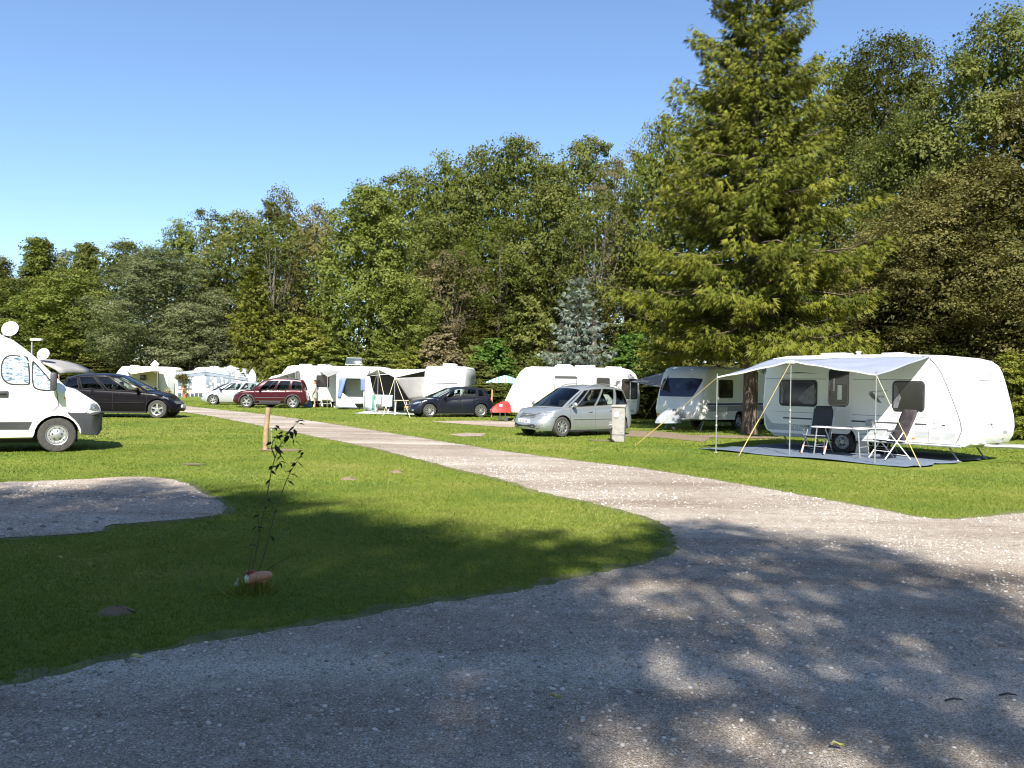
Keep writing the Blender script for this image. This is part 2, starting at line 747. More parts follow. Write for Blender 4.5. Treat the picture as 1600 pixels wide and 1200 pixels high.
def noise1(seed):
    r = np.random.default_rng(seed)
    k = r.uniform(1.5, 34, 30)
    a = 1 / (3.0 + k) ** .75 * r.uniform(0.4, 1, 30) * .8
    ph = r.uniform(0, 6.28, 30)
    return lambda t: float(np.sum(a * np.sin(k * t + ph)))


def ragged(poly, step=0.14, amp=0.07, seed=1):
    """outline resampled with an uneven, worn edge"""
    nf = noise1(seed)
    out, t = [], 0.0
    n = len(poly)
    for i in range(n):
        a, b = Vector(poly[i]), Vector(poly[(i + 1) % n])
        d = (b - a).length
        st = step if a.length < 60 else 1.0
        k = max(1, int(d / st))
        if d > 30:
            k = 12
        nr = Vector((-(b - a).y, (b - a).x)).normalized()
        for j in range(k):
            p = a.lerp(b, j / k)
            w = amp * nf(t * 1.3)
            out.append((p.x + nr.x * w, p.y + nr.y * w))
            t += d / k
    return out


def poly_sheet(name, poly, z, m, kind='structure'):
    tri = tessellate_polygon([[Vector((x, y, 0)) for x, y in poly]])
    me = bpy.data.meshes.new(name)
    me.from_pydata([(x, y, z) for x, y in poly], [], [tuple(t) for t in tri])
    bm = bmesh.new()
    bm.from_mesh(me)
    for f in bm.faces:
        if f.normal.z < 0:
            f.normal_flip()
    bm.to_mesh(me)
    bm.free()
    me.materials.append(m)
    o = obj_of(name, me)
    return tag(o, kind=kind)


def chaikin(pts, it=2, closed=False):
    for _ in range(it):
        q = []
        n = len(pts)
        rng = range(n if closed else n - 1)
        if not closed:
            q.append(pts[0])
        for i in rng:
            a, b = pts[i], pts[(i + 1) % n]
            q.append((a[0] * .75 + b[0] * .25, a[1] * .75 + b[1] * .25))
            q.append((a[0] * .25 + b[0] * .75, a[1] * .25 + b[1] * .75))
        if not closed:
            q.append(pts[-1])
        pts = q
    return pts


road_far = [G(*p) for p in ((180, 630.5), (240, 632), (290, 634.5), (340, 640), (420, 648), (522, 663), (650, 683), (762, 702),
                            (875, 717), (987, 730), (1100, 747), (1200, 765), (1300, 782), (1400, 802), (1450, 811),
                            (1500, 812), (1550, 807), (1600, 801), (1760, 783))]
road_near = [G(*p) for p in ((0, 1072), (100, 1052), (250, 1020), (400, 990), (500, 978), (600, 957), (700, 940), (800, 925),
                             (900, 905), (1000, 885), (1050, 866), (1058, 846), (1048, 827), (1022, 811), (987, 801), (912, 784),
                             (837, 767), (785, 749), (725, 736), (650, 717), (575, 698), (500, 684), (440, 672), (380, 660),
                             (330, 650), (280, 643), (240, 639), (180, 637))]
road_poly = chaikin(road_far, 2) + [(22, 13.5), (30, 2), (24, -16), (-26, -16), (-16, -2), (-9, 3.2)] + chaikin(road_near, 2)
M_road = gravel_mat('gravel_road_surface', (0.385, 0.326, 0.264), (0.55, 0.485, 0.412), (0.262, 0.204, 0.154), 56)
M_pad = gravel_mat('gravel_pad_surface', (0.38, 0.305, 0.240), (0.50, 0.425, 0.355), (0.27, 0.208, 0.155), 40)
road_line = ragged(road_poly, 0.08, 0.085, 3)
poly_sheet('gravel_road', road_line, 0.006, M_road)


def grown(poly, d, seed):
    nf = noise1(seed)
    P = np.array(poly)
    T = np.roll(P, -1, 0) - np.roll(P, 1, 0)
    T /= np.linalg.norm(T, axis=1)[:, None] + 1e-9
    A = np.sum(P[:, 0] * np.roll(P[:, 1], -1) - np.roll(P[:, 0], -1) * P[:, 1])
    sg = 1 if A > 0 else -1
    w = np.array([max(.02, d + 1.3 * d * nf(i * .11)) for i in range(len(P))])
    Q = P + np.stack([T[:, 1], -T[:, 0]], 1) * (sg * w)[:, None]
    return [tuple(q) for q in Q]


verge = grown(road_line, .13, 41)
M_verge = mat('worn_dusty_verge', (0.125, 0.135, 0.040), 0.95, var=.4, scale=5, bump=.8, bscale=30)
poly_sheet('verge', verge, 0.003, M_verge)
pad1 = [G(*p) for p in ((-160, 770), (0, 754), (60, 753), (140, 749), (200, 745), (260, 747), (300, 760), (330, 777), (358, 795),
                        (345, 806), (300, 811), (250, 815), (200, 818), (170, 821), (150, 834), (90, 838), (0, 842), (-160, 848))]
pad1 = ragged(chaikin(pad1, 1, True), 0.12, 0.09, 5)
poly_sheet('gravel_pad', pad1, 0.010, M_pad)
pad_verge = grown(pad1, .10, 42)
poly_sheet('verge', pad_verge, 0.004, M_verge)
pad2 = ragged([G(*p) for p in ((672, 659), (720, 657.5), (780, 657.5), (830, 660), (835, 667), (790, 668), (740, 664))], 0.15, 0.08, 6)
poly_sheet('gravel_strip', pad2, 0.010, M_pad)
pad3 = ragged([G(*p) for p in ((702, 679), (730, 676.5), (760, 678), (752, 682), (720, 682.5))], 0.1, 0.06, 7)
poly_sheet('gravel_patch', pad3, 0.010, M_pad)
pad4 = ragged([G(*p) for p in ((985, 673), (1040, 675), (1110, 684), (1100, 691), (1030, 684), (975, 682))], 0.15, 0.1, 8)
M_soil = mat('bare_brown_soil', (0.19, 0.14, 0.09), 0.95, var=0.3, scale=9, bump=0.8, bscale=25)
poly_sheet('soil_patch', pad4, 0.010, M_soil)
soil_polys = [pad4]
for k, (px, py, rx, ry) in enumerate(((438, 703.5, 0.52, 0.30), (940, 688.5, 0.42, 0.28), (1150, 683, 1.6, 0.8), (300, 726.5, 0.2, 0.12))):
    gx, gy = G(px, py)
    pl = ragged([(gx + rx * math.cos(2 * PI * t / 16), gy + ry * math.sin(2 * PI * t / 16)) for t in range(16)], 0.07, 0.05, 20 + k)
    poly_sheet('soil_patch', pl, 0.012 + 0.002 * k, M_soil)
    soil_polys.append(pl)

# forest edge line, the bank rises behind it
EDGE = [(-140, 130), (-75, 97), (-40, 84), (-15, 62), (2, 50), (14, 37), (26, 29), (45, 20), (90, 8)]
_E = np.array(EDGE, dtype=float)


def bank(x, y):
    """signed distance behind the forest edge"""
    best, sg = 1e9, 1
    for i in range(len(_E) - 1):
        a, b = _E[i], _E[i + 1]
        d = b - a
        t = np.clip(((x - a[0]) * d[0] + (y - a[1]) * d[1]) / (d @ d), 0, 1)
        q = a + t * d
        r = math.hypot(x - q[0], y - q[1])
        if r < best:
            best = r
            sg = 1 if d[0] * (y - a[1]) - d[1] * (x - a[0]) > 0 else -1
    return best * sg


def hill_z(x, y):
    d = bank(x, y)
    if d <= 0:
        return 0.0
    return 0.13 * d if d < 14 else 1.82 + 0.06 * min(d - 14, 60)


M_floor = mat('leaf_litter', (0.07, 0.055, 0.03), 0.95, var=0.4, scale=1.5, bump=0.8, bscale=4)
mb = MB()
rows = []
offs = [-0.6, 0, 2, 5, 9, 14, 24, 40, 70, 140]
for (ex, ey) in EDGE:
    pass
dense = []
for i in range(len(EDGE) - 1):
    for j in range(6):
        t = j / 6
        dense.append((EDGE[i][0] * (1 - t) + EDGE[i + 1][0] * t, EDGE[i][1] * (1 - t) + EDGE[i + 1][1] * t))
dense.append(EDGE[-1])
for d in offs:
    row = []
    for i, (x, y) in enumerate(dense):
        a, b = dense[max(0, i - 1)], dense[min(len(dense) - 1, i + 1)]
        t = Vector((b[0] - a[0], b[1] - a[1])).normalized()
        nx, ny = -t.y, t.x
        z = -0.05 if d < 0 else (0.13 * d if d < 14 else 1.82 + 0.06 * min(d - 14, 60))
        row.append((x + nx * d * 1.0, y + ny * d * 1.0, z))
    rows.append(row)
mb.grid(rows)
tag(mb.build('hillside', M_floor), kind='structure')


# ------------------------------------------------------------------ point in polygon (vectorised)
def inside(poly, X, Y):
    P = np.asarray(poly)
    x0, y0 = P[:, 0], P[:, 1]
    x1, y1 = np.roll(x0, -1), np.roll(y0, -1)
    res = np.zeros(len(X), bool)
    for a, b, c, d in zip(x0, y0, x1, y1):
        if b == d:
            continue
        hit = ((b > Y) != (d > Y)) & (X < (c - a) * (Y - b) / (d - b) + a)
        res ^= hit
    return res


def vnoise(X, Y, sc, seed):
    """smooth value noise 0..1"""
    r = np.random.default_rng(seed)
    T = r.random((256, 256))
    x, y = X * sc, Y * sc
    xi, yi = np.floor(x).astype(int), np.floor(y).astype(int)
    fx, fy = x - xi, y - yi
    fx, fy = fx * fx * (3 - 2 * fx), fy * fy * (3 - 2 * fy)
    g = lambda i, j: T[(xi + i) % 256, (yi + j) % 256]
    return (g(0, 0) * (1 - fx) + g(1, 0) * fx) * (1 - fy) + (g(0, 1) * (1 - fx) + g(1, 1) * fx) * fy


# ------------------------------------------------------------------ lawn grass: real blades, thinner and denser close by
n_ = len


def blades(seed, y0, y1, dens, h, w, slack=1.5):
    r = np.random.default_rng(seed)
    xm = y1 * 0.66 + slack
    n = int(dens * (y1 - y0) * 2 * xm)
    X = r.uniform(-xm, xm, n)
    Y = r.uniform(y0, y1, n)
    k = np.abs(X) < Y * 0.66 + slack
    X, Y = X[k], Y[k]
    jx, jy = X + r.normal(0, .075, n_(X)), Y + r.normal(0, .075, n_(X))
    bad = inside(road_line, jx, jy) | inside(pad1, jx, jy) | inside(pad2, jx, jy) | inside(pad3, jx, jy)
    vg = (inside(verge, X, Y) | inside(pad_verge, X, Y)) & ~bad
    bad |= vg & (r.random(len(X)) < .22)
    # a few tufts creep onto the gravel edges
    bad &= r.random(len(X)) > 0.012
    for pl in soil_polys:
        bad |= inside(pl, X, Y) & (r.random(len(X)) > 0.12)
    # under the camping mat
    u = (X - 9.8) * -.65 + (Y - 19.7) * .76
    v = (X - 9.8) * -.76 + (Y - 19.7) * -.65
    bad |= (u > -1.3) & (u < 4.6) & (v > -2.4) & (v < 2.75)
    X, Y = X[~bad], Y[~bad]
    n = len(X)
    cl = vnoise(X, Y, 0.9, 3) * 0.6 + vnoise(X, Y, 3.1, 4) * 0.4
    hh = h * (0.55 + 0.55 * cl) * r.uniform(0.6, 1.25, n)
    # a band of longer unmown grass along the road edge is already given by the clump noise
    a = r.uniform(0, 2 * PI, n)
    lean = r.uniform(0.2, 1.5, n) * hh
    la = r.uniform(0, 2 * PI, n)
    ww = w * r.uniform(0.6, 1.3, n)
    B = np.stack([X, Y, np.zeros(n)], 1)
    d = np.stack([np.cos(a), np.sin(a), np.zeros(n)], 1) * ww[:, None]
    T = B + np.stack([np.cos(la) * lean, np.sin(la) * lean, hh], 1)
    V = np.stack([B - d, B + d, T], 1).reshape(-1, 3)
    Fc = np.arange(3 * n).reshape(n, 3)
    tint = 0.10 + 0.42 * vnoise(X, Y, 0.28, 9) + 0.30 * vnoise(X, Y, 0.9, 12) ** 1.5 + 0.34 * (vnoise(X, Y, 2.6, 10) - 0.5) + r.normal(0, 0.13, n)
    return V, Fc, np.clip(tint, 0, 1)


M_grass = leaf_mat('grass_blade', [(0.080, 0.122, 0.020), (0.145, 0.190, 0.032), (0.205, 0.228, 0.050), (0.30, 0.275, 0.11)], trans=0.25, rough=0.55, rnd=0.0)
Vs, Fs, Ts, o = [], [], [], 0
for args in ((1, 3.9, 8.5, 3100, 0.030, 0.0032), (2, 8.5, 13, 1700, 0.029, 0.0048), (3, 13, 20, 620, 0.030, 0.008),
             (4, 20, 32, 210, 0.038, 0.014), (5, 32, 62, 60, 0.042, 0.024)):
    V, Fc, T = blades(*args)
    Vs.append(V)
    Fs.append(Fc + o)
    Ts.append(T)
    o += len(V)
tag(obj_of('lawn_grass', np_mesh('lawn_grass', np.concatenate(Vs), np.concatenate(Fs), M_grass, np.concatenate(Ts))),
    'short mown green lawn grass on both sides of the gravel road', 'grass', kind='stuff')

# ------------------------------------------------------------------ loose stones on the road and the pads
M_stone = leaf_mat('loose_stone', [(0.17, 0.15, 0.13), (0.42, 0.39, 0.35), (0.74, 0.71, 0.67)], trans=0.0, rough=0.9, rnd=0)
bm = bmesh.new()
bmesh.ops.create_icosphere(bm, subdivisions=1, radius=1)
SV = np.array([v.co[:] for v in bm.verts])
SF = np.array([[v.index for v in f.verts] for f in bm.faces])
bm.free()


def stones(seed, n, x0, x1, y0, y1, smin, smax, where):
    r = np.random.default_rng(seed)
    X = r.uniform(x0, x1, n)
    Y = r.uniform(y0, y1, n)
    k = where(X, Y) & (np.abs(X) < Y * 0.66 + 1.2) & (r.random(n) < .12 + 1.5 * vnoise(X, Y, .9, 6) ** 2.2)
    X, Y = X[k], Y[k]
    n = len(X)
    s = smin + (smax - smin) * r.random(n) ** 3
    a = r.uniform(0, 2 * PI, n)
    sc = np.stack([s * r.uniform(0.7, 1.3, n), s * r.uniform(0.7, 1.3, n), s * r.uniform(0.4, 0.8, n)], 1)
    V = SV[None] * sc[:, None] * (1 + r.normal(0, 0.13, (n, len(SV), 1)))
    c, s_ = np.cos(a)[:, None], np.sin(a)[:, None]
    x = V[..., 0] * c - V[..., 1] * s_
    y = V[..., 0] * s_ + V[..., 1] * c
    V = np.stack([x + X[:, None], y + Y[:, None], V[..., 2] + 0.006 + sc[:, 2:3] * 0.25], 2).reshape(-1, 3)
    Fc = (SF[None] + (np.arange(n) * len(SV))[:, None, None]).reshape(-1, 3)
    return V, Fc, np.repeat(np.clip(r.beta(1.8, 2.4, n), 0, 1), len(SF))


on_road = lambda X, Y: inside(road_line, X, Y)
on_pad = lambda X, Y: inside(pad1, X, Y)
parts = [stones(1, 34000, -6, 8, 3.6, 9, 0.005, 0.017, on_road), stones(2, 22000, -4, 12, 8, 18, 0.008, 0.021, on_road),
         stones(3, 24000, -14, -3.5, 8, 16, 0.010, 0.030, on_pad)]
Vs, Fs, Ts, o = [], [], [], 0
for V, Fc, T in parts:
    Vs.append(V)
    Fs.append(Fc + o)
    Ts.append(T)
    o += len(V)
tag(obj_of('loose_gravel', np_mesh('loose_gravel', np.concatenate(Vs), np.concatenate(Fs), M_stone, np.concatenate(Ts))),
    'loose pale pebbles scattered over the gravel road and pad', 'gravel', kind='stuff')

# molehills in the lawn
r = random.Random(4)
for k, (px, py, s, lab) in enumerate(((545, 749, 0.15, 'small brown molehill in the sunlit lawn left of the road, nearer the shade'),
                                      (619, 738, 0.14, 'small brown molehill in the sunlit lawn close to the road edge'),
                                      (182, 957, 0.13, 'flat worn brown molehill in the shaded lawn at the lower left'))):
    gx, gy = G(px, py)
    mb = MB()
    rows = []
    for i in range(7):
        t = i / 6
        rows.append([(gx + s * t * math.cos(2 * PI * j / 18) * (1 + 0.14 * math.sin(3 * j + k)), gy + 0.8 * s * t * math.sin(2 * PI * j / 18),
                      0.045 * (1 - t * t) * r.uniform(0.75, 1.2) - 0.004) for j in range(19)])
    mb.grid(rows)
    tag(mb.build('molehill', M_soil), lab, 'molehill', 'molehills in the lawn')
# fallen leaves
M_fall = mat('fallen_leaf_yellow', (0.45, 0.44, 0.16), 0.8, var=0.3, scale=30)
for px, py, s, lab in ((868, 1098, .032, 'pale green fallen leaf on the shaded gravel at the bottom centre'), (1308, 1175, .028, 'yellowish fallen leaf on the gravel at the bottom right edge'),
                       (94, 877, .035, 'pale fallen leaf on the shaded lawn at the far left'), (213, 1035, .04, 'yellow fallen leaf on the lawn edge beside the shaded road')):
    gx, gy = G(px, py)
    mb = MB()
    mb.grid([[(gx - s + 2 * s * j / 6, gy + (i - 1) * s * 0.55 * math.sin(PI * j / 6), 0.03 + 0.012 * abs(i - 1) + 0.006 * math.sin(j)) for j in range(7)] for i in range(3)])
    tag(mb.build('fallen_leaf', M_fall), lab, 'leaf', 'fallen leaves')
for px, py, a, lab in ((1492, 1100, 20, 'short dark twig on the dappled gravel at the right'), (1576, 1092, -10, 'short dark twig at the right edge of the gravel')):
    gx, gy = G(px, py)
    mb = MB()
    mb.tube([(gx - .05, gy, .02), (gx, gy + .01, .026), (gx + .05, gy + .015 * math.sin(a), .018)], [.005, .006, .003], 6)
    tag(mb.build('twig', M_int), lab, 'twig', 'twigs on the gravel')


# ------------------------------------------------------------------ trees
def frames(n, r, up=0.5, out=None, ow=0.0):
    """random leaf axes: normal leaning up and outwards"""
    nr = r.normal(0, 1, (n, 3))
    nr[:, 2] += up
    if out is not None:
        nr += out * ow
    nr /= np.linalg.norm(nr, axis=1)[:, None] + 1e-9
    t = r.normal(0, 1, (n, 3))
    a = np.cross(nr, t)
    a /= np.linalg.norm(a, axis=1)[:, None] + 1e-9
    b = np.cross(nr, a)
    return a, b, nr


def leaf_quads(C, r, L, ratio=0.62, up=0.6, out=None, ow=0.6):
    n = len(C)
    a, b, nr = frames(n, r, up, out, ow)
    l = (L * r.uniform(0.45, 1.5, n))[:, None]
    w = l * ratio
    V = np.stack([C - a * l * .5, C + b * w * .5 + a * l * 0.08, C + a * l * .5 - nr * l * .12, C - b * w * .5 + a * l * 0.08], 1)
    return V.reshape(-1, 3), np.arange(4 * n).reshape(n, 4)


PROF = {
    'round': lambda t: np.sin(PI * np.clip(t, 0, 1) ** 0.85) ** 0.55,
    'dome': lambda t: np.where(t < 0.3, 0.75 + 0.25 * np.sin(t / 0.3 * PI / 2), np.cos((t - 0.3) / 0.7 * PI / 2) ** 0.55),
    'cone': lambda t: np.clip(1.02 - t ** 1.25, 0.05, 1) * np.where(t < 0.12, 0.8 + t * 1.7, 1),
    'shrub': lambda t: np.cos(t * PI / 2) ** 0.45,
    'open': lambda t: np.sin(PI * np.clip(t, 0, 1) ** 1.15) ** 0.7,
}


def broad_crown(seed, H, Rr, zb, prof, nl, nsub, nleaf, L, lobe=(0.22, 0.4), fill=0.12):
    """crown from lobes > sprays > leaves; returns vertices, quads, tints and the lobe centres (for the limbs)"""
    r = np.random.default_rng(seed)
    pf = PROF[prof]
    t = (np.arange(nl) + r.uniform(0, 1, nl)) / nl
    t = 0.04 + 0.93 * t
    az = np.arange(nl) * 2.39996 + r.uniform(-.5, .5, nl)
    rl = Rr * r.uniform(lobe[0], lobe[1], nl)
    rad = np.maximum(pf(t) * Rr * r.uniform(0.86, 1.12, nl) - rl * 0.6, 0) * np.sqrt(r.uniform(0.35, 1, nl))
    LC = np.stack([rad * np.cos(az), rad * np.sin(az), zb + t * (H - zb) - rl * 0.45 * t], 1)
    od = LC - np.array([0, 0, zb + 0.35 * (H - zb)])
    od /= np.linalg.norm(od, axis=1)[:, None] + 1e-6
    n = nl * nsub
    li = np.repeat(np.arange(nl), nsub)
    d = r.normal(0, 1, (n, 3))
    d += od[li] * 0.7
    d[:, 2] += 0.3
    d /= np.linalg.norm(d, axis=1)[:, None]
    SC = LC[li] + d * (rl[li] * r.uniform(0.55, 1.12, n))[:, None] * np.array([1, 1, 0.8])
    keep = (SC[:, 2] > zb * 0.8)
    ltint = r.uniform(-.22, .20, nl)
    m = n * nleaf
    si = np.repeat(np.arange(n), nleaf)
    sg = rl[li][si] * 0.165
    C = SC[si] + r.normal(0, 1, (m, 3)) * sg[:, None] * np.array([1, 1, 0.55])
    C[:, 2] -= 0.15 * np.abs(r.normal(0, 1, m)) * sg
    ok = keep[si] & (r.random(m) < 0.93)
    C, si = C[ok], si[ok]
    V, Fc = leaf_quads(C, r, L, up=.7, out=d[si], ow=1.7)
    tint = 0.5 + ltint[li[si]] + r.normal(0, .05, len(C)) + np.repeat(r.normal(0, .06, n), nleaf)[ok]
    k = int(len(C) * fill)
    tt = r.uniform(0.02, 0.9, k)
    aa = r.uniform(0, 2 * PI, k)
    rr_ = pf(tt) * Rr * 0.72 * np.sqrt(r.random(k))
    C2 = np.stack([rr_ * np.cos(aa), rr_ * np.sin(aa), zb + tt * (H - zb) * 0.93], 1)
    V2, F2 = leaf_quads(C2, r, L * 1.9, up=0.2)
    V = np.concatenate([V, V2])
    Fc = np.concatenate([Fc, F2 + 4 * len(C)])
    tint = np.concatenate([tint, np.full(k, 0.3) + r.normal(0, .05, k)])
    return V, Fc, np.clip(tint, 0, 1), LC


def limb_mesh(seed, H, r0, tips, zb, fork=0.55, n=9, lean=0.0, nb=14):
    r = random.Random(seed)
    mb = MB()
    pts, rad = [], []
    x = y = 0.0
    for i in range(n):
        t = i / (n - 1)
        pts.append((x, y, H * fork * 1.5 * t - 0.15))
        rad.append(r0 * (1.25 if i == 0 else 1) * (1 - 0.82 * t))
        x += r.uniform(-.14, .14) + lean
        y += r.uniform(-.14, .14)
    mb.tube(pts, rad, 9)
    tips = list(tips)
    r.shuffle(tips)
    for tp in tips[:nb]:
        z = zb * 0.7 + r.random() * (H * fork * 1.35 - zb * 0.7)
        z = min(z, tp[2] - 0.2)
        i = min(n - 2, max(0, int((z + .15) / (H * fork * 1.5) * (n - 1))))
        a = Vector(pts[i]).lerp(Vector(pts[i + 1]), 0.5)
        b = Vector(tp)
        mid = a.lerp(b, 0.5) + Vector((r.uniform(-.3, .3), r.uniform(-.3, .3), -0.12 * (b - a).length))
        rb = rad[i] * 0.42
        mb.tube([a, a.lerp(mid, 0.6), mid, b.lerp(mid, .4), b], [rb, rb * .8, rb * .62, rb * .42, rb * .15], 6, cap=False)
    return mb


M_bark = bark_mat('grey_brown_bark', (0.055, 0.045, 0.035), (0.15, 0.125, 0.10))
M_sbark = bark_mat('spruce_bark', (0.07, 0.05, 0.04), (0.17, 0.125, 0.10))
LM = {
    'olive': leaf_mat('olive_green_leaf', [(0.044, 0.058, 0.012), (0.088, 0.106, 0.023), (0.138, 0.150, 0.038), (0.195, 0.188, 0.062)]),
    'brown': leaf_mat('browning_leaf', [(0.055, 0.057, 0.015), (0.115, 0.111, 0.033), (0.182, 0.162, 0.056), (0.25, 0.205, 0.088)]),
    'green': leaf_mat('mid_green_leaf', [(0.042, 0.058, 0.010), (0.088, 0.112, 0.018), (0.138, 0.155, 0.030), (0.19, 0.185, 0.052)]),
    'maple': leaf_mat('fresh_green_maple_leaf', [(0.055, 0.076, 0.014), (0.115, 0.142, 0.026), (0.170, 0.192, 0.045), (0.23, 0.225, 0.07)]),
    'grey': leaf_mat('grey_green_leaf', [(0.055, 0.068, 0.026), (0.115, 0.132, 0.055), (0.185, 0.198, 0.098), (0.26, 0.26, 0.15)]),
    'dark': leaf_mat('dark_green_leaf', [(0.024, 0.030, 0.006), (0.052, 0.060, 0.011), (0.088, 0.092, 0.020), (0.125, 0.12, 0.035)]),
    'lime': leaf_mat('yellow_green_leaf', [(0.070, 0.092, 0.014), (0.140, 0.160, 0.024), (0.205, 0.205, 0.040), (0.28, 0.25, 0.07)]),
    'tan': leaf_mat('dry_tan_leaf', [(0.075, 0.068, 0.030), (0.150, 0.130, 0.062), (0.22, 0.185, 0.10), (0.30, 0.25, 0.16)]),
    'bright': leaf_mat('bright_green_leaf', [(0.035, 0.075, 0.014), (0.075, 0.140, 0.024), (0.115, 0.185, 0.035), (0.17, 0.23, 0.06)]),
    'spruce': leaf_mat('spruce_needles', [(0.028, 0.040, 0.006), (0.072, 0.088, 0.011), (0.138, 0.146, 0.018), (0.21, 0.20, 0.034)], trans=0.08),
    'blue': leaf_mat('blue_spruce_needles', [(0.050, 0.070, 0.050), (0.120, 0.150, 0.115), (0.205, 0.240, 0.190), (0.29, 0.32, 0.27)], trans=0.12),
}

LIB = {}


def lib(kind):
    if kind in LIB:
        return LIB[kind]
    # unit trees: H = 15, R = 5
    spec = {
        'd1': ('dome', 3.2, 46, 21, 24, .19, (.20, .36)), 'd2': ('round', 3.0, 40, 22, 24, .20, (.22, .40)), 'd3': ('dome', 4.0, 54, 18, 24, .18, (.17, .32)),
        'd4': ('round', 2.2, 44, 21, 24, .20, (.18, .36)),
        'o1': ('open', 5.0, 30, 17, 22, .17, (.17, .33)), 'o2': ('open', 5.8, 26, 17, 22, .17, (.18, .34)),
        'c1': ('cone', 0.6, 84, 20, 24, .22, (.18, .34)), 'c2': ('cone', 1.6, 48, 20, 22, .18, (.16, .30)),
        'm1': ('dome', 0.8, 78, 22, 26, .19, (.18, .34)), 'n1': ('dome', 3.2, 60, 30, 34, .125, (.17, .32)), 'n2': ('round', 3.0, 56, 30, 34, .125, (.17, .34)),
        'o3': ('open', 7.0, 10, 17, 22, .17, (.17, .30)), 'p1': ('dome', 12.3, 34, 17, 22, .17, (.14, .27)),
        's1': ('shrub', 0.3, 30, 20, 22, .36, (.22, .42)), 's2': ('shrub', 0.3, 26, 22, 22, .42, (.25, .5)),
    }[kind]
    prof, zb, nl, ns, nf, L, lo = spec
    sd = sum(ord(c) for c in kind) * 7
    V, Fc, T, LC = broad_crown(sd, 15, 5, zb, prof, nl, ns, nf, L, lo, fill=0.05 if kind[0] == 'o' else 0.12)
    me = np_mesh('crown', V, Fc, LM['olive'], T)
    tm = limb_mesh(sd, 15, 0.26, [Vector(p) for p in LC], zb, nb=18 if kind[0] == 'o' else 12)
    to = tm.build('trunk', M_bark)
    LIB[kind] = (me, to.data)
    bpy.data.objects.remove(to)
    return LIB[kind]


def tree(name, label, cat, group, kind, leaf, px, topy, halfw, D, z0=None, rz=None, basey=None):
    """a tree whose crown tops out at the photograph's height when it stands D metres away"""
    top = P3(px, topy, D)
    zz = hill_z(top.x, D) if z0 is None else z0
    H = top.z - zz
    rad = halfw / F * D * (1.12 if kind[0] == 's' else 1.5 if D < 78 and leaf != 'grey' else 1.25 if halfw > 60 or leaf == 'grey' else 1.75)
    if rad > 7 and kind[0] == 'd':
        kind = 'n1' if kind in ('d1', 'd3') else 'n2'
    me, tm = lib(kind)
    root = thing(name, label, cat, (top.x, D, zz), random.uniform(0, 6.28) if rz is None else rz, group)
    s = (rad / 5, rad / 5, H / 15)
    c = obj_of('crown', me, root)
    c.scale = s
    c.material_slots[0].link = 'OBJECT'
    c.material_slots[0].material = LM[leaf]
    if kind[0] == 's':
        t = obj_of('stem', tm, root)
        t.scale = (s[0] * 0.6, s[1] * 0.6, s[2] * 0.8)
    else:
        t = obj_of('trunk', tm, root)
        t.scale = ((s[0] + s[2]) / 2, (s[0] + s[2]) / 2, s[2])
    return root


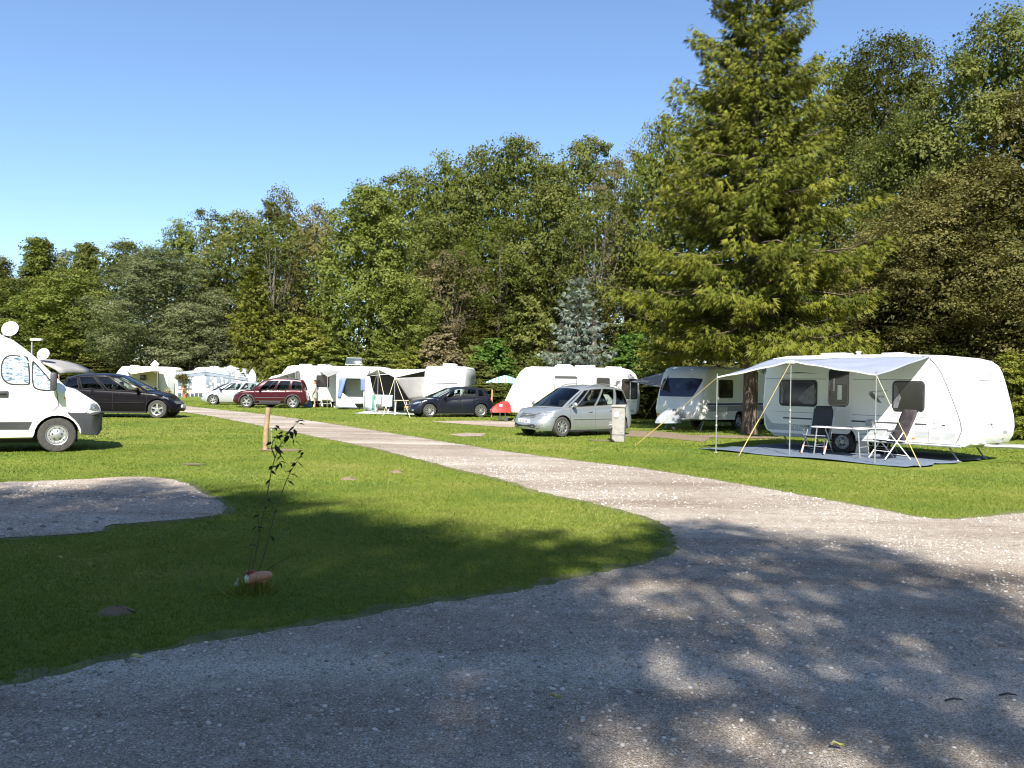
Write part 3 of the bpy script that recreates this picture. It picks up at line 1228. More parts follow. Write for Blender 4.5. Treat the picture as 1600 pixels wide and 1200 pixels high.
WG = 'trees of the wood behind the campsite'
for a in (
    # far left, beyond the last caravans
    ('conifer', 'dark pointed tree at the left edge, rising above the dish on the van', 'c2', 'dark', 4, 398, 34, 92),
    ('conifer', 'tall conical dark green tree at the far left, topping its neighbours', 'c1', 'green', 60, 368, 44, 96),
    ('broadleaf_tree', 'olive tree with a rounded top at the far left, right of the conical dark tree', 'd2', 'olive', 104, 392, 34, 98),
    ('broadleaf_tree', 'yellow-green slender tree with a pointed top left of the grey-green maple', 'c1', 'olive', 134, 376, 38, 97),
    ('broadleaf_tree', 'brown-olive low tree behind the small satellite dish and lamp post at the left', 'd1', 'olive', 30, 432, 62, 90),
    ('broadleaf_tree', 'bright green tree directly above the bonnet of the black car', 'd4', 'maple', 112, 425, 56, 88),
    ('broadleaf_tree', 'green bushy tree low behind the grey-roofed awning', 'd2', 'green', 118, 500, 66, 86),
    ('broadleaf_tree', 'dark brownish tree on the skyline left of the grey-green maple', 'd1', 'olive', 200, 374, 46, 99),
    ('broadleaf_tree', 'yellow-green tree top on the skyline above the grey-green maple', 'd4', 'maple', 282, 346, 34, 100),
    ('broadleaf_tree', 'dark feathery tree top on the skyline left of the tall oak', 'o1', 'dark', 322, 324, 38, 104),
    ('maple_tree', 'large grey-green maple standing behind the white caravans at the left', 'd1', 'grey', 250, 388, 92, 80),
    ('maple_tree', 'lower grey-green maple bulging to the right of the larger one', 'd3', 'grey', 300, 470, 62, 78),
    ('broadleaf_tree', 'broad olive-brown oak on the skyline above the spruce left of the maple', 'd3', 'olive', 378, 328, 74, 90),
    ('broadleaf_tree', 'dark narrow tree top sticking out of the skyline left of the tall maple', 'd4', 'dark', 438, 296, 34, 98),
    ('broadleaf_tree', 'open olive tree with bare trunks and sky showing through left of the maple', 'o1', 'olive', 432, 340, 58, 84),
    ('broadleaf_tree', 'rust-brown tree just left of the tall fresh green maple', 'd2', 'brown', 498, 318, 34, 86),
    ('broadleaf_tree', 'thin open tree with dark trunks behind the spruce and the red car', 'o2', 'olive', 470, 362, 46, 88),
    ('maple_tree', 'tall fresh green maple with a wide lower crown behind the tent awnings', 'm1', 'maple', 578, 282, 66, 64),
    ('maple_tree', 'low spreading right half of the fresh green maple above the awnings', 'd4', 'maple', 626, 430, 48, 62),
    ('broadleaf_tree', 'brown-topped tree on the skyline right of the fresh green maple', 'd3', 'olive', 640, 262, 54, 84),
    ('broadleaf_tree', 'light green tree top on the skyline above the white caravan with the grey awning', 'd4', 'green', 698, 243, 46, 82),
    ('broadleaf_tree', 'olive-brown tree in the wood right of the fresh green maple', 'd1', 'olive', 690, 330, 56, 76),
    ('broadleaf_tree', 'tan-leaved airy tree in the middle of the wood', 'o1', 'tan', 712, 390, 46, 72),
    ('broadleaf_tree', 'dark green tree on the skyline left of the highest oak', 'd2', 'olive', 756, 228, 50, 80),
    ('oak_tree', 'highest olive oak on the skyline above the blue sunshade', 'd3', 'olive', 812, 208, 56, 78),
    ('broadleaf_tree', 'dark green tree with open trunks in the middle of the wood', 'o2', 'green', 782, 340, 56, 70),
    ('oak_tree', 'wide olive oak with visible branches above the silver car', 'd1', 'olive', 866, 250, 62, 70),
    ('oak_tree', 'tall oak with a jagged olive top left of the big spruce', 'd3', 'olive', 918, 208, 60, 76),
    ('broadleaf_tree', 'open-branched olive tree above the blue spruce', 'o1', 'olive', 930, 300, 60, 64),
    ('broadleaf_tree', 'pale tan half-bare tree left of the big spruce', 'o2', 'tan', 988, 232, 52, 70),
    ('broadleaf_tree', 'tan airy tree with sky between its trunks beside the big spruce', 'o1', 'tan', 1000, 300, 46, 66),
    ('broadleaf_tree', 'green tree showing behind the left shoulder of the big spruce', 'd2', 'green', 1040, 184, 58, 64),
    ('broadleaf_tree', 'olive tree right behind the big spruce', 'd1', 'olive', 1130, 150, 90, 62),
    ('broadleaf_tree', 'dark green round-topped tree right of the spruce tip', 'n2', 'dark', 1385, 52, 98, 50),
    ('broadleaf_tree', 'shadowed dark tree behind the right side of the spruce', 'd2', 'green', 1310, 92, 76, 54),
    ('broadleaf_tree', 'olive tree between the spruce and the browning tree', 'n1', 'olive', 1418, 180, 86, 42),
    ('browning_tree', 'big browning tree at the right edge rising above the large caravan', 'n1', 'olive', 1560, 22, 120, 38),
    ('browning_tree', 'browning lower tree with bare twigs right of the spruce', 'n2', 'brown', 1430, 310, 100, 36),
    ('browning_tree', 'reddish brown drying tree above the front of the large caravan', 'n1', 'brown', 1540, 250, 120, 35),
    ('browning_tree', 'brown leafy tree cut by the right edge of the picture', 'n2', 'brown', 1640, 120, 120, 35),
    ('broadleaf_tree', 'dark understorey tree directly behind the large caravan', 'n2', 'dark', 1400, 440, 90, 37),
    ('broadleaf_tree', 'dark understorey tree behind the tow bar of the large caravan', 'n1', 'dark', 1560, 440, 90, 37),
    ('broadleaf_tree', 'dark tree just beyond the right edge of the picture', 'd1', 'olive', 1800, 60, 130, 40),
    ('broadleaf_tree', 'dark tree just beyond the left edge of the picture', 'd2', 'olive', -90, 400, 80, 92),
    # darker trees deeper in the wood
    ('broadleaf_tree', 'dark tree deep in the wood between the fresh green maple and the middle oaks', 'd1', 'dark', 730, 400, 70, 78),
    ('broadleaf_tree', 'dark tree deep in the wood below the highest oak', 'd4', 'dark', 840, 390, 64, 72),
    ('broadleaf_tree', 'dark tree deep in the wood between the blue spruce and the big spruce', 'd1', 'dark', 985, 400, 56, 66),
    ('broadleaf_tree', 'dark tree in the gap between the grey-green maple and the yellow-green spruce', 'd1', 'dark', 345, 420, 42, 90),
):
    nm, lab, kd, lf, px, ty, hw_, D = a
    tree(nm, lab, 'tree', WG, kd, lf, px, ty, hw_, D)

SG = 'bushes along the hedge behind the caravans'
for a in (
    ('lime', 's1', 470, 492, 56, 60, 'yellow-green bush behind the red car, left of the fresh green maple'),
    ('maple', 's2', 520, 540, 50, 58, 'green bush at the foot of the fresh green maple'),
    ('green', 's1', 452, 552, 34, 78, 'dark green low bush above the fold-out white awning roof'),
    ('maple', 's2', 585, 545, 45, 57, 'green bush behind the small blue and white tent'),
    ('lime', 's1', 646, 540, 32, 56, 'small bright yellow bush above the rear of the white caravan'),
    ('tan', 's2', 690, 518, 46, 56, 'pale tan-green feathery bush right of the small yellow bush'),
    ('olive', 's1', 745, 562, 42, 50, 'olive-brown bush left of the blue sunshade'),
    ('bright', 's2', 770, 526, 44, 54, 'rich green bush above the blue sunshade'),
    ('olive', 's2', 822, 462, 46, 56, 'taller brown-green bush left of the blue spruce'),
    ('olive', 's1', 860, 548, 50, 48, 'brown-green bush behind the middle caravan roof'),
    ('bright', 's1', 990, 518, 52, 46, 'bright green bush between the blue spruce and the big spruce'),
    ('maple', 's2', 1030, 540, 40, 44, 'light green bush behind the shaded caravan'),
    ('olive', 's2', 765, 592, 44, 44.0, 'brown hedge bush behind the wooden sunshade pole'),
    ('dark', 's1', 1012, 584, 40, 42.0, 'dark hedge bush in the gap between the two middle caravans'),
    ('dark', 's2', 935, 575, 60, 45, 'dark bush hidden behind the middle caravan'),
    ('green', 's1', 1320, 520, 56, 36, 'shaded green bush behind the roof of the large caravan'),
    ('lime', 's2', 1362, 520, 40, 35, 'yellow-green bush lit by the sun above the large caravan'),
    ('olive', 's1', 1455, 535, 60, 34, 'olive bush behind the front of the large caravan'),
    ('lime', 's1', 1580, 548, 44, 29, 'yellow-green bush right of the large caravan front'),
    ('olive', 's2', 1640, 540, 60, 29, 'olive bush at the right edge beyond the tow bar'),
    ('dark', 's2', 1540, 595, 60, 31, 'dark low bush behind the tow bar of the large caravan'),
    ('dark', 's1', 1250, 590, 60, 36, 'dark low bush behind the big spruce trunk'),
    ('green', 's2', 430, 560, 40, 86, 'green bush low behind the satellite dish on its pole'),
    ('dark', 's1', 150, 560, 70, 84, 'dark green bush behind the black car roof'),
    ('dark', 's1', 396, 540, 70, 92, 'dark bush behind the closed white parasol'),
    ('green', 's2', 60, 560, 70, 82, 'green bush behind the grey-roofed awning'),
    ('dark', 's2', 270, 565, 60, 82, 'dark bush behind the white caravans at the left'),
    ('maple', 's1', 700, 572, 40, 48, 'green bush low behind the caravan with the grey awning'),
    ('olive', 's2', 1760, 560, 90, 29, 'olive bush beyond the right edge of the picture'),
):
    lf, kd, px, ty, hw_, D, lab = a
    tree('bush', lab, 'bush', SG, kd, lf, px, ty, hw_, D)


# trees deep in the wood, only glimpsed through the gaps
rdw = random.Random(31)
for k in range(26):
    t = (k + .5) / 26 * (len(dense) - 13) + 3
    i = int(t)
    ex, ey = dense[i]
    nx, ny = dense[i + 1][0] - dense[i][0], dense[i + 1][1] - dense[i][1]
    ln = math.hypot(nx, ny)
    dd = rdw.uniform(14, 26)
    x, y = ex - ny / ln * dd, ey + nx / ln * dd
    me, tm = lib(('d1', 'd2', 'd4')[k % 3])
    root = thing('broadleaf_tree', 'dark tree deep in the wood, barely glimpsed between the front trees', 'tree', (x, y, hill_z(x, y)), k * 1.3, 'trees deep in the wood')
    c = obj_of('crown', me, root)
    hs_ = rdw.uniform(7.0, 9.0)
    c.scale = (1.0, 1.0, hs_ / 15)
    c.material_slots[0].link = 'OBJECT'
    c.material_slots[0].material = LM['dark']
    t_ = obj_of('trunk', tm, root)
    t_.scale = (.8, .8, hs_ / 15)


# dense undergrowth on the wood floor: one mass nobody could count
def undergrowth(n):
    r = np.random.default_rng(77)
    seg = r.random(n)
    P = np.array(dense)
    k = (seg * (len(P) - 1)).astype(int)
    f = seg * (len(P) - 1) - k
    B = P[k] * (1 - f)[:, None] + P[np.minimum(k + 1, len(P) - 1)] * f[:, None]
    T = P[np.minimum(k + 1, len(P) - 1)] - P[k]
    T /= np.linalg.norm(T, axis=1)[:, None] + 1e-9
    d = r.random(n) ** 1.3 * 34 + 1.0
    B = B + np.stack([-T[:, 1], T[:, 0]], 1) * d[:, None]
    hz = np.where(d < 14, 0.13 * d, 1.82 + 0.06 * (d - 14))
    lum = vnoise(B[:, 0], B[:, 1], 0.33, 5)
    z = hz + r.random(n) ** 0.7 * (0.6 + 4.2 * lum ** 1.5)
    C = np.stack([B[:, 0], B[:, 1], z], 1)
    V, Fc = leaf_quads(C, r, 0.42, up=0.8)
    return V, Fc, np.clip(0.3 + 0.5 * vnoise(B[:, 0], B[:, 1], 0.21, 8) + r.normal(0, .1, n), 0, 1)


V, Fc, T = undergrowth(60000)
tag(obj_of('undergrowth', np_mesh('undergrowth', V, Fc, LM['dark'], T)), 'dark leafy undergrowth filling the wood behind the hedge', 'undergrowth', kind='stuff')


# ---- conifers with whorled, drooping branches and hanging sprays
def conifer_mesh(seed, H, Rr, zb, levels, nbr, L, droop=0.35, taper=0.85, spray=14, thick=0.30, base=1.0, curtain=0.35):
    r = np.random.default_rng(seed)
    Cs, As, Bs, Ls, Ts = [], [], [], [], []
    wood = MB()
    for i in range(levels):
        t = (i + r.uniform(-.3, .3)) / levels
        t = min(max(t, 0), 0.995)
        z = zb + (H - zb) * t
        ln = Rr * (1 - t) ** taper * (0.86 + 0.14 * math.sin(i * 2.1)) * (base + (1 - base) * min(1, t / .12)) + 0.16
        for k in range(nbr):
            az = 2 * PI * (k + r.uniform(-.35, .35)) / nbr + i * 1.1
            l = ln * r.uniform(0.66, 1.14)
            d0 = np.array([math.cos(az), math.sin(az), 0])
            sd = np.array([-math.sin(az), math.cos(az), 0])
            up0 = 0.75 * t - 0.12 + r.uniform(-.08, .08)          # upper branches rise, lower ones hang and lift at the tip
            m = max(4, int(spray * (0.35 + l / Rr)))
            s = np.linspace(0.12 if l < 1 else 0.22, 1.0, m)
            path = d0[None] * (l * s)[:, None]
            path[:, 2] = l * (up0 * s - droop * s ** 1.6 + 0.9 * droop * s ** 3.2) + z
            path += r.normal(0, 0.02 * l, path.shape)
            wood.tube([(0, 0, z)] + [tuple(path[j]) for j in (m // 3, 2 * m // 3, m - 1)], [0.018 * l ** .7 + .006, 0.011 * l ** .7, 0.006 * l ** .7, .002], 4, cap=False)
            bt = r.normal(0, .10)
            for j in range(m):
                sp = 1.05 - 0.75 * s[j]
                wside = l * thick * sp
                nsp = 3 + int(min(wside / (L * 0.36), 6)) + (1 if t > .5 else 0)
                for q in range(nsp):
                    sgn = 1 if (q % 2) else -1
                    off = wside * r.random() ** 0.8 * sgn
                    c = path[j] + sd * off + d0 * (abs(off) * 0.55 + r.normal(0, .05))
                    c[2] -= abs(off) * 0.30 + abs(r.normal(0, .07)) * min(l, 2) * .6
                    a = d0 * 0.8 + sd * sgn * 0.75 * (0.3 + abs(off) / (wside + .01)) + r.normal(0, .28, 3)
                    a[2] -= 0.42 + ((0.1 + .75 * curtain * r.random()) if t < .7 else -.55)
                    a /= np.linalg.norm(a)
                    Cs.append(c)
                    As.append(a)
                    Ls.append(L * r.uniform(.7, 1.35) * (0.75 + 0.25 * (1 - t)))
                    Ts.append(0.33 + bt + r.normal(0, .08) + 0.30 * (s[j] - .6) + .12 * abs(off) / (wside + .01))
    # leader shoot
    for q in range(26):
        z = H - 1.2 * r.random()
        az = r.uniform(0, 6.28)
        Cs.append(np.array([0, 0, z]))
        a = np.array([math.cos(az) * .6, math.sin(az) * .6, .9])
        As.append(a / np.linalg.norm(a))
        Ls.append(L * .9)
        Ts.append(.55)
    C, A, Ln, T = np.array(Cs), np.array(As), np.array(Ls)[:, None], np.array(Ts)
    n = len(C)
    rv = r.normal(0, 1, (n, 3))
    B = np.cross(A, rv)
    B /= np.linalg.norm(B, axis=1)[:, None]
    N_ = np.cross(A, B)
    # each spray: a ragged feather of three narrow blades
    out, w = [], Ln * 0.12
    for (sx, sl, bend) in ((0.0, 1.0, 0.0), (0.42, .74, .1), (-0.42, .74, -.05)):
        ax = A + B * sx
        ax /= np.linalg.norm(ax, axis=1)[:, None]
        bx = np.cross(ax, N_)
        base = C
        out.append(np.stack([base, base + ax * Ln * sl * .45 + bx * w * .5, base + ax * Ln * sl + N_ * Ln * bend, base + ax * Ln * sl * .45 - bx * w * .5], 1))
    V = np.stack(out, 1).reshape(-1, 3)
    Fc = np.arange(len(V)).reshape(-1, 4)
    return V, Fc, np.clip(np.repeat(T, 3), 0, 1), wood


def conifer(name, label, group, seed, px, topy, halfw, D, zb, levels, nbr, L, leaf, z0=None, r0=0.2, **kw):
    top = P3(px, topy, D)
    zz = hill_z(top.x, D) if z0 is None else z0
    H = top.z - zz
    rad = halfw / F * D
    V, Fc, T, wood = conifer_mesh(seed, H, rad, zb, levels, nbr, L, **kw)
    root = thing(name, label, 'tree', (top.x, D, zz), 0, group)
    obj_of('crown', np_mesh('crown', V, Fc, LM[leaf], T), root)
    mb = MB()
    mb.tube([(0, 0, -.15), (0, 0, .25), (0.02, 0, 1.5), (0, 0.02, H * .4), (0, 0, H * .75), (0, 0, H - .1)],
            [r0 * 1.35, r0 * 1.08, r0, r0 * .72, r0 * .34, .015], 14)
    mb.build('trunk', M_sbark, root)
    wood.build('branches', M_sbark, root, smooth=False, fix=False)
    return root


conifer('spruce_tree', 'very tall yellow-green spruce standing behind the large caravan', None, 11, 1186, -150, 232, 29.7, 3.7, 33, 9, 0.27, 'spruce', z0=0, r0=0.26, taper=0.85, spray=46, base=.82, droop=.5, thick=.24, curtain=1.0)
conifer('spruce_tree', 'yellow-green spruce left of the fresh green maple, above the silver cars', None, 12, 396, 418, 66, 80, 0.4, 34, 10, 0.50, 'spruce', r0=0.17, taper=.9, spray=9)
conifer('blue_spruce', 'silvery blue spruce in front of the wood, behind the middle caravan', None, 13, 905, 432, 82, 46, 0.3, 17, 9, 0.36, 'blue', r0=0.12, taper=.85, spray=9, thick=.22)

# broadleaf trees behind the photographer: they throw the dappled shade over the foreground
for k, (x, y, H, rad, kd, lab) in enumerate(((-14, -12.5, 23.0, 6.4, 'd1', 'broadleaf tree behind the viewpoint, shading the gravel pad'),
                                             (-5.6, -12.5, 22.2, 5.8, 'd4', 'broadleaf tree behind the viewpoint, shading the lawn'),
                                             (-2.6, -14, 21.8, 3.7, 'd2', 'narrow broadleaf tree behind the viewpoint, shading the lawn tip'),
                                             (1.5, -9.2, 16.1, 3.0, 'p1', 'flat-crowned pine behind the viewpoint, shading the middle of the road'),
                                             (2.2, -10, 15.2, 3.2, 'o3', 'airy tree behind the viewpoint, dappling the gravel'),
                                             (-23, -14, 22.0, 6.2, 'd3', 'broadleaf tree behind the viewpoint at the far left'),
                                             (-9.5, -16.5, 25.6, 6.0, 'o1', 'second-row broadleaf tree behind the viewpoint on the left'),
                                             (-4.8, -17.5, 25.4, 5.0, 'd3', 'second-row broadleaf tree behind the viewpoint in the middle'),
                                             (-1.3, -18, 24.6, 2.5, 'd4', 'slim second-row broadleaf tree behind the viewpoint'),
                                             (-18, -17, 25.6, 6, 'd4', 'second-row broadleaf tree behind the viewpoint far left'))):
    me, tm = lib(kd)
    root = thing('broadleaf_tree', lab, 'tree', (x, y, 0), k * 1.7, 'trees behind the viewpoint')
    c = obj_of('crown', me, root)
    c.scale = (rad / 5, rad / 5, H / 15)
    c.material_slots[0].link = 'OBJECT'
    c.material_slots[0].material = LM['green']
    t = obj_of('trunk', tm, root)
    t.scale = (1, 1, H / 15)

# unseen trees added behind the photographer to take sky light from the shaded ground
rb = random.Random(8)
for k in range(16):
    x = -52 + k * 7.0 + rb.uniform(-2, 2)
    y = -27 - rb.uniform(0, 8) if abs(x) < 40 else -18
    me, tm = lib(('d1', 'd2', 'd3', 'd4')[k % 4])
    root = thing('broadleaf_tree', 'unseen tall tree added behind the viewpoint to dim the sky light', 'tree', (x, y, 0), k * 2.1, 'added trees dimming the sky light')
    c = obj_of('crown', me, root)
    hs_ = rb.uniform(20, 25)
    c.scale = (1.25, 1.25, hs_ / 15)
    c.material_slots[0].link = 'OBJECT'
    c.material_slots[0].material = LM['green']
    t_ = obj_of('trunk', tm, root)
    t_.scale = (1.3, 1.3, hs_ / 15)


# ------------------------------------------------------------------ cars
def ring_patch(poly, cast, off, nr=4):
    """closed outline in 2-D laid onto a body by the cast() function, a few rings deep"""
    n = len(poly)
    cx = sum(p[0] for p in poly) / n
    cy_ = sum(p[1] for p in poly) / n
    vs_, fs_ = [], []
    last = None
    for k in range(nr + 1):
        s = 1 - k / nr if k < nr else 0.02
        for (x, y) in poly:
            h = cast(cx + (x - cx) * s, cy_ + (y - cy_) * s)
            if h is None:
                h = last
            last = h
            vs_.append(h[0] + h[1] * off if h else Vector((0, 0, 0)))
    for k in range(nr):
        for i in range(n):
            j = (i + 1) % n
            fs_.append((k * n + i, k * n + j, (k + 1) * n + j, (k + 1) * n + i))
    # rim turned back to the body so the piece has a visible edge
    o = len(vs_)
    for (x, y) in poly:
        h = cast(x, y) or last
        vs_.append(h[0] - h[1] * 0.004)
    for i in range(n):
        j = (i + 1) % n
        fs_.append((o + i, o + j, j, i))
    return vs_, fs_


class Caster:
    def __init__(s, mb):
        s.t = BVHTree.FromPolygons([Vector(v) for v in mb.v], mb.f)

    def _c(s, o, d):
        h = s.t.ray_cast(Vector(o), Vector(d))
        if h[0] is None:
            return None
        n = h[1]
        if n.dot(Vector(d)) > 0:
            n = -n
        return h[0], n

    def side(s, sg):
        return lambda x, z: s._c((x, sg * 6, z), (0, -sg, 0))

    def front(s):
        return lambda y, z: s._c((9, y, z), (-1, 0, 0))

    def rear(s):
        return lambda y, z: s._c((-9, y, z), (1, 0, 0))


def wheel(parent, x, y, rw, w, sg, rim, spokes=5, rimr=0.66, style='spoke'):
    M = Matrix.Translation((x, y, rw)) @ Matrix.Rotation(R(-90) * sg, 4, 'X')
    ri = rw * rimr
    mb = MB()
    mb.lathe([(ri, -w), (rw * .93, -w), (rw * .99, -w * .9), (rw, -w * .75), (rw, -w * .2), (rw * .985, -w * .08), (rw * .93, 0), (rw * .82, .004), (ri * 1.02, -.002), (ri, -.012)], 30, M, cap=False)
    t = mb.build('wheel', M_tyre, parent)
    mb = MB()
    mb.lathe([(ri * 1.005, -.012), (ri * .97, .0), (ri * .90, -.008), (ri * .87, -.055)], 30, M, cap=False)
    if style == 'spoke':
        mb.lathe([(.001, .004), (ri * .16, .004), (ri * .2, -.012), (ri * .2, -.05)], 16, M, cap=False)
        for k in range(spokes):
            a = 2 * PI * k / spokes + .3
            w2 = (.17 if spokes <= 6 else .10) * ri
            c, s_ = math.cos(a), math.sin(a)
            pts = []
            for rr_, ww in ((.12, w2), (.55, w2 * .75), (.92, w2 * .95)):
                pts.append([(rr_ * ri * c - ww * s_, rr_ * ri * s_ + ww * c, -.012 + (.004 if rr_ < .5 else 0)), (rr_ * ri * c + ww * s_, rr_ * ri * s_ - ww * c, -.012)])
            mb2 = MB()
            mb2.grid(pts)
            o = len(mb2.v)
            mb2.v += [(v[0], v[1], v[2] - .03) for v in mb2.v[:o]]
            for i in range(2):
                mb2.f.append((2 * i, 2 * i + 2, o + 2 * i + 2, o + 2 * i))
                mb2.f.append((2 * i + 1, 2 * i + 3, o + 2 * i + 3, o + 2 * i + 1))
            mb2.xform(M)
            mb.add(mb2.v, mb2.f)
    else:
        mb.lathe([(.001, .012), (ri * .28, .012), (ri * .36, .002), (ri * .6, -.018), (ri * .72, -.008), (ri * .86, -.012)], 24, M, cap=False)
    mb.build('rim', rim, t)
    if style == 'cap':
        mb = MB()
        for k in range(10):
            a = 2 * PI * k / 10
            mb.sphere(tuple(M @ Vector((ri * .68 * math.cos(a), ri * .68 * math.sin(a), -.006))), .011, 6, 4)
        for k in range(5):
            a = 2 * PI * k / 5 + .31
            mb.sphere(tuple(M @ Vector((ri * .40 * math.cos(a), ri * .40 * math.sin(a), .000))), .02, 8, 5)
        mb.build('bolts', M_trim, t)
    mb = MB()
    mb.lathe([(.001, -.07), (ri * .9, -.07)], 20, M, cap=False)
    mb.build('brake_disc', M_trim, t)
    return t


def build_car(name, label, cat, group, loc, rz, paint, p, sc=1.0):
    root = thing(name, label, cat, loc, rz, group, sc)
    xf, xr, hw, rw, zs0 = p['xf'], p['xr'], p['hw'], p['rw'], p.get('sill', .21)
    ax = p['axles']
    ra = rw + .055
    sh = smooth_curve(p['shoulder'], 90, 7)
    lf, lt = p.get('nose', .62), p.get('tail', .40)
    pf, pt = p.get('nosep', 2.5), p.get('tailp', 3.2)
    S = []
    for k in range(13):
        a = PI / 2 * k / 12
        S.append((xr + lt - lt * math.cos(a) ** (2 / pt), hw * math.sin(a) ** (2 / pt), 'm'))
    mids = set(np.linspace(xr + lt, xf - lf, 26)[1:-1].round(4).tolist())
    for A in ax:
        mids = {m for m in mids if abs(m - A) > ra + .02}
        for k in range(13):
            mids.add(round(A + ra * math.cos(PI * k / 12), 5))
        mids.add(A + ra + .002)
        mids.add(A - ra - .002)
    for m in sorted(mids):
        if xr + lt < m < xf - lf:
            bul = 1 - 0.018 * ((m - (xf + xr) / 2) / (xf - xr) * 2) ** 2
            S.append((m, hw * bul, 'm'))
    for k in range(13):
        a = PI / 2 * (1 - k / 12)
        S.append((xf - lf + lf * math.cos(a) ** (2 / pf), hw * math.sin(a) ** (2 / pf) * (1 - 0.018 if k < 99 else 1), 'm'))
    S.sort(key=lambda s: (s[0], 0))

    def zbot(x, y):
        z = zs0 + (.04 if abs(y) < hw * .5 else 0)
        for A in ax:
            if abs(x - A) <= ra + .0005 and y > hw * .6:
                z = max(z, rw + math.sqrt(max(0, ra * ra - (x - A) ** 2)))
        return z

    n = len(S)
    fr = [0, .08, .2, .36, .52, .68, .80, .90, .97, 1.0]
    offs = [.055, .03, .012, .002, 0, .004, .012, .022, .040, .07]
    rows = []
    for i, (x, y, _) in enumerate(S):
        j0, j1 = max(0, i - 1), min(n - 1, i + 1)
        tx, ty = S[j1][0] - S[j0][0], S[j1][1] - S[j0][1]
        l = math.hypot(tx, ty) or 1
        nx, ny = -ty / l, tx / l
        if i == 0:
            nx, ny = -1, 0
        if i == n - 1:
            nx, ny = 1, 0
        zt = sh(x)
        zb = zbot(x, y)
        row = []
        for f_, o_ in zip(fr, offs):
            z = zb + (zt - zb) * f_
            q = (z - zs0) / max(.05, zt - zs0)
            o2 = float(np.interp(q, fr, offs))
            if nx > .2:
                o2 += p.get('nslope', .14) * max(0, (q - .45) / .55) ** 1.6 * nx - .03 * math.exp(-((q - .25) / .18) ** 2) * nx
            if nx < -.2:
                o2 += p.get('tslope', .06) * max(0, (q - .5) / .5) ** 1.5 * -nx - .035 * math.exp(-((q - .3) / .2) ** 2) * -nx
            row.append((x - nx * o2, max(0.0, y - ny * o2) if 0 < i < n - 1 else 0.0, z))
        rows.append(row)
    shell = MB()
    shell.grid(rows)
    shell.grid([[(q[0], -q[1], q[2]) for q in row] for row in rows], flip=True)
    xA, xD = p['xA'], p['xD']
    top = [row[-1] for row in rows]
    m = 10

    def deck(sel, crown):
        g = []
        for (x, y, z) in sel:
            g.append([(x, y * (1 - 2 * k / m), z + crown * min(1, y / (hw * .6)) * (1 - (1 - 2 * k / m) ** 2) ** .8) for k in range(m + 1)])
        if len(g) > 1:
            shell.grid(g)

    deck([t for t in top if t[0] >= xA - .12], p.get('crown', .055))
    deck([t for t in top if t[0] <= xD + .05], .01)
    # greenhouse rails
    xRA, xRD = p['roof'][0][0], p['roof'][-1][0]
    rf = smooth_curve([(-a, b) for a, b in p['roof']], 60, 5)
    rw_f, rw_r = p.get('rooff', .64), p.get('roofr', .62)
    topx = [t[0] for t in top]
    topy = [t[1] for t in top]
    topz = [t[2] for t in top]
    NS = 48

    def belt(s):
        x = xA + (xD - xA) * s
        return Vector((x, float(np.interp(x, topx, topy)) + .004, float(np.interp(x, topx, topz)) - .006))

    def rail(s):
        x = xRA + (xRD - xRA) * s
        w = rw_f + (.70 - rw_f) * min(1, s / .25) if s < .25 else .70 + (rw_r - .70) * ((s - .25) / .75) ** 2
        return Vector((x, w * hw / .87, rf(-x) - .035))

    def sidept(s, v):
        a, b = belt(s), rail(s)
        q = a.lerp(b, v)
        q.y += .035 * math.sin(PI * v)
        return q

    wins = p['windows']
    body_iv, prev = [], 0.0
    for (s0, s1) in wins:
        body_iv.append((prev, s0))
        prev = s1
    body_iv.append((prev, 1.0))
    vt, vb = .90, .04
    MGL = p.get('glass', M_glass)

    def strip(mb, s0, s1, v0, v1, sg, k=4, off=0.0):
        ns = max(2, int((s1 - s0) * NS) + 1)
        g = []
        for i in range(ns + 1):
            s = s0 + (s1 - s0) * i / ns
            row = []
            for j in range(k + 1):
                q = sidept(s, v0 + (v1 - v0) * j / k)
                row.append((q.x, sg * (q.y + off), q.z))
            g.append(row)
        mb.grid(g, flip=sg > 0)

    pil = MB()
    for sg in (1, -1):
        for (a, b) in body_iv:
            if b - a > .001:
                strip(pil if (a > .03 and b < .97) and p.get('darkpillars') else shell, a, b, 0, 1, sg)
        for (a, b) in wins:
            strip(shell, a, b, vt, 1, sg, 1)
            strip(shell, a, b, 0, vb, sg, 1)
    # roof
    bw, br = p.get('bowf', .26), p.get('bowr', .14)
    NR = 24

    def roofpt(s, u):
        q = rail(s)
        e = 1 - abs(u) ** 2.2
        x = q.x + (.30 * bw * (1 - u * u) * (1 - s) ** 4 if s < .6 else 0) - (.35 * br * (1 - u * u) * s ** 6)
        return (x, u * q.y, q.z + .035 * (1 - abs(u) ** 6) + p.get('rcrown', .045) * e)

    shell.grid([[roofpt(i / NR, 1 - 2 * k / 12) for k in range(13)] for i in range(NR + 1)])

    # windscreen and rear window
    def screen(s, bow, sgn, v, u):
        a, b = belt(s), rail(s)
        lowx = a.x + sgn * bow * (1 - u * u)
        top_ = roofpt(s, u)
        x = lowx + (top_[0] - lowx) * v
        zlow = a.z + (.02 if sgn > 0 else 0) * (1 - u * u)
        z = zlow + (top_[2] - zlow) * v
        y = u * (a.y + (b.y - a.y) * v)
        return (x + sgn * .03 * math.sin(PI * v), y, z)

    ed = .085
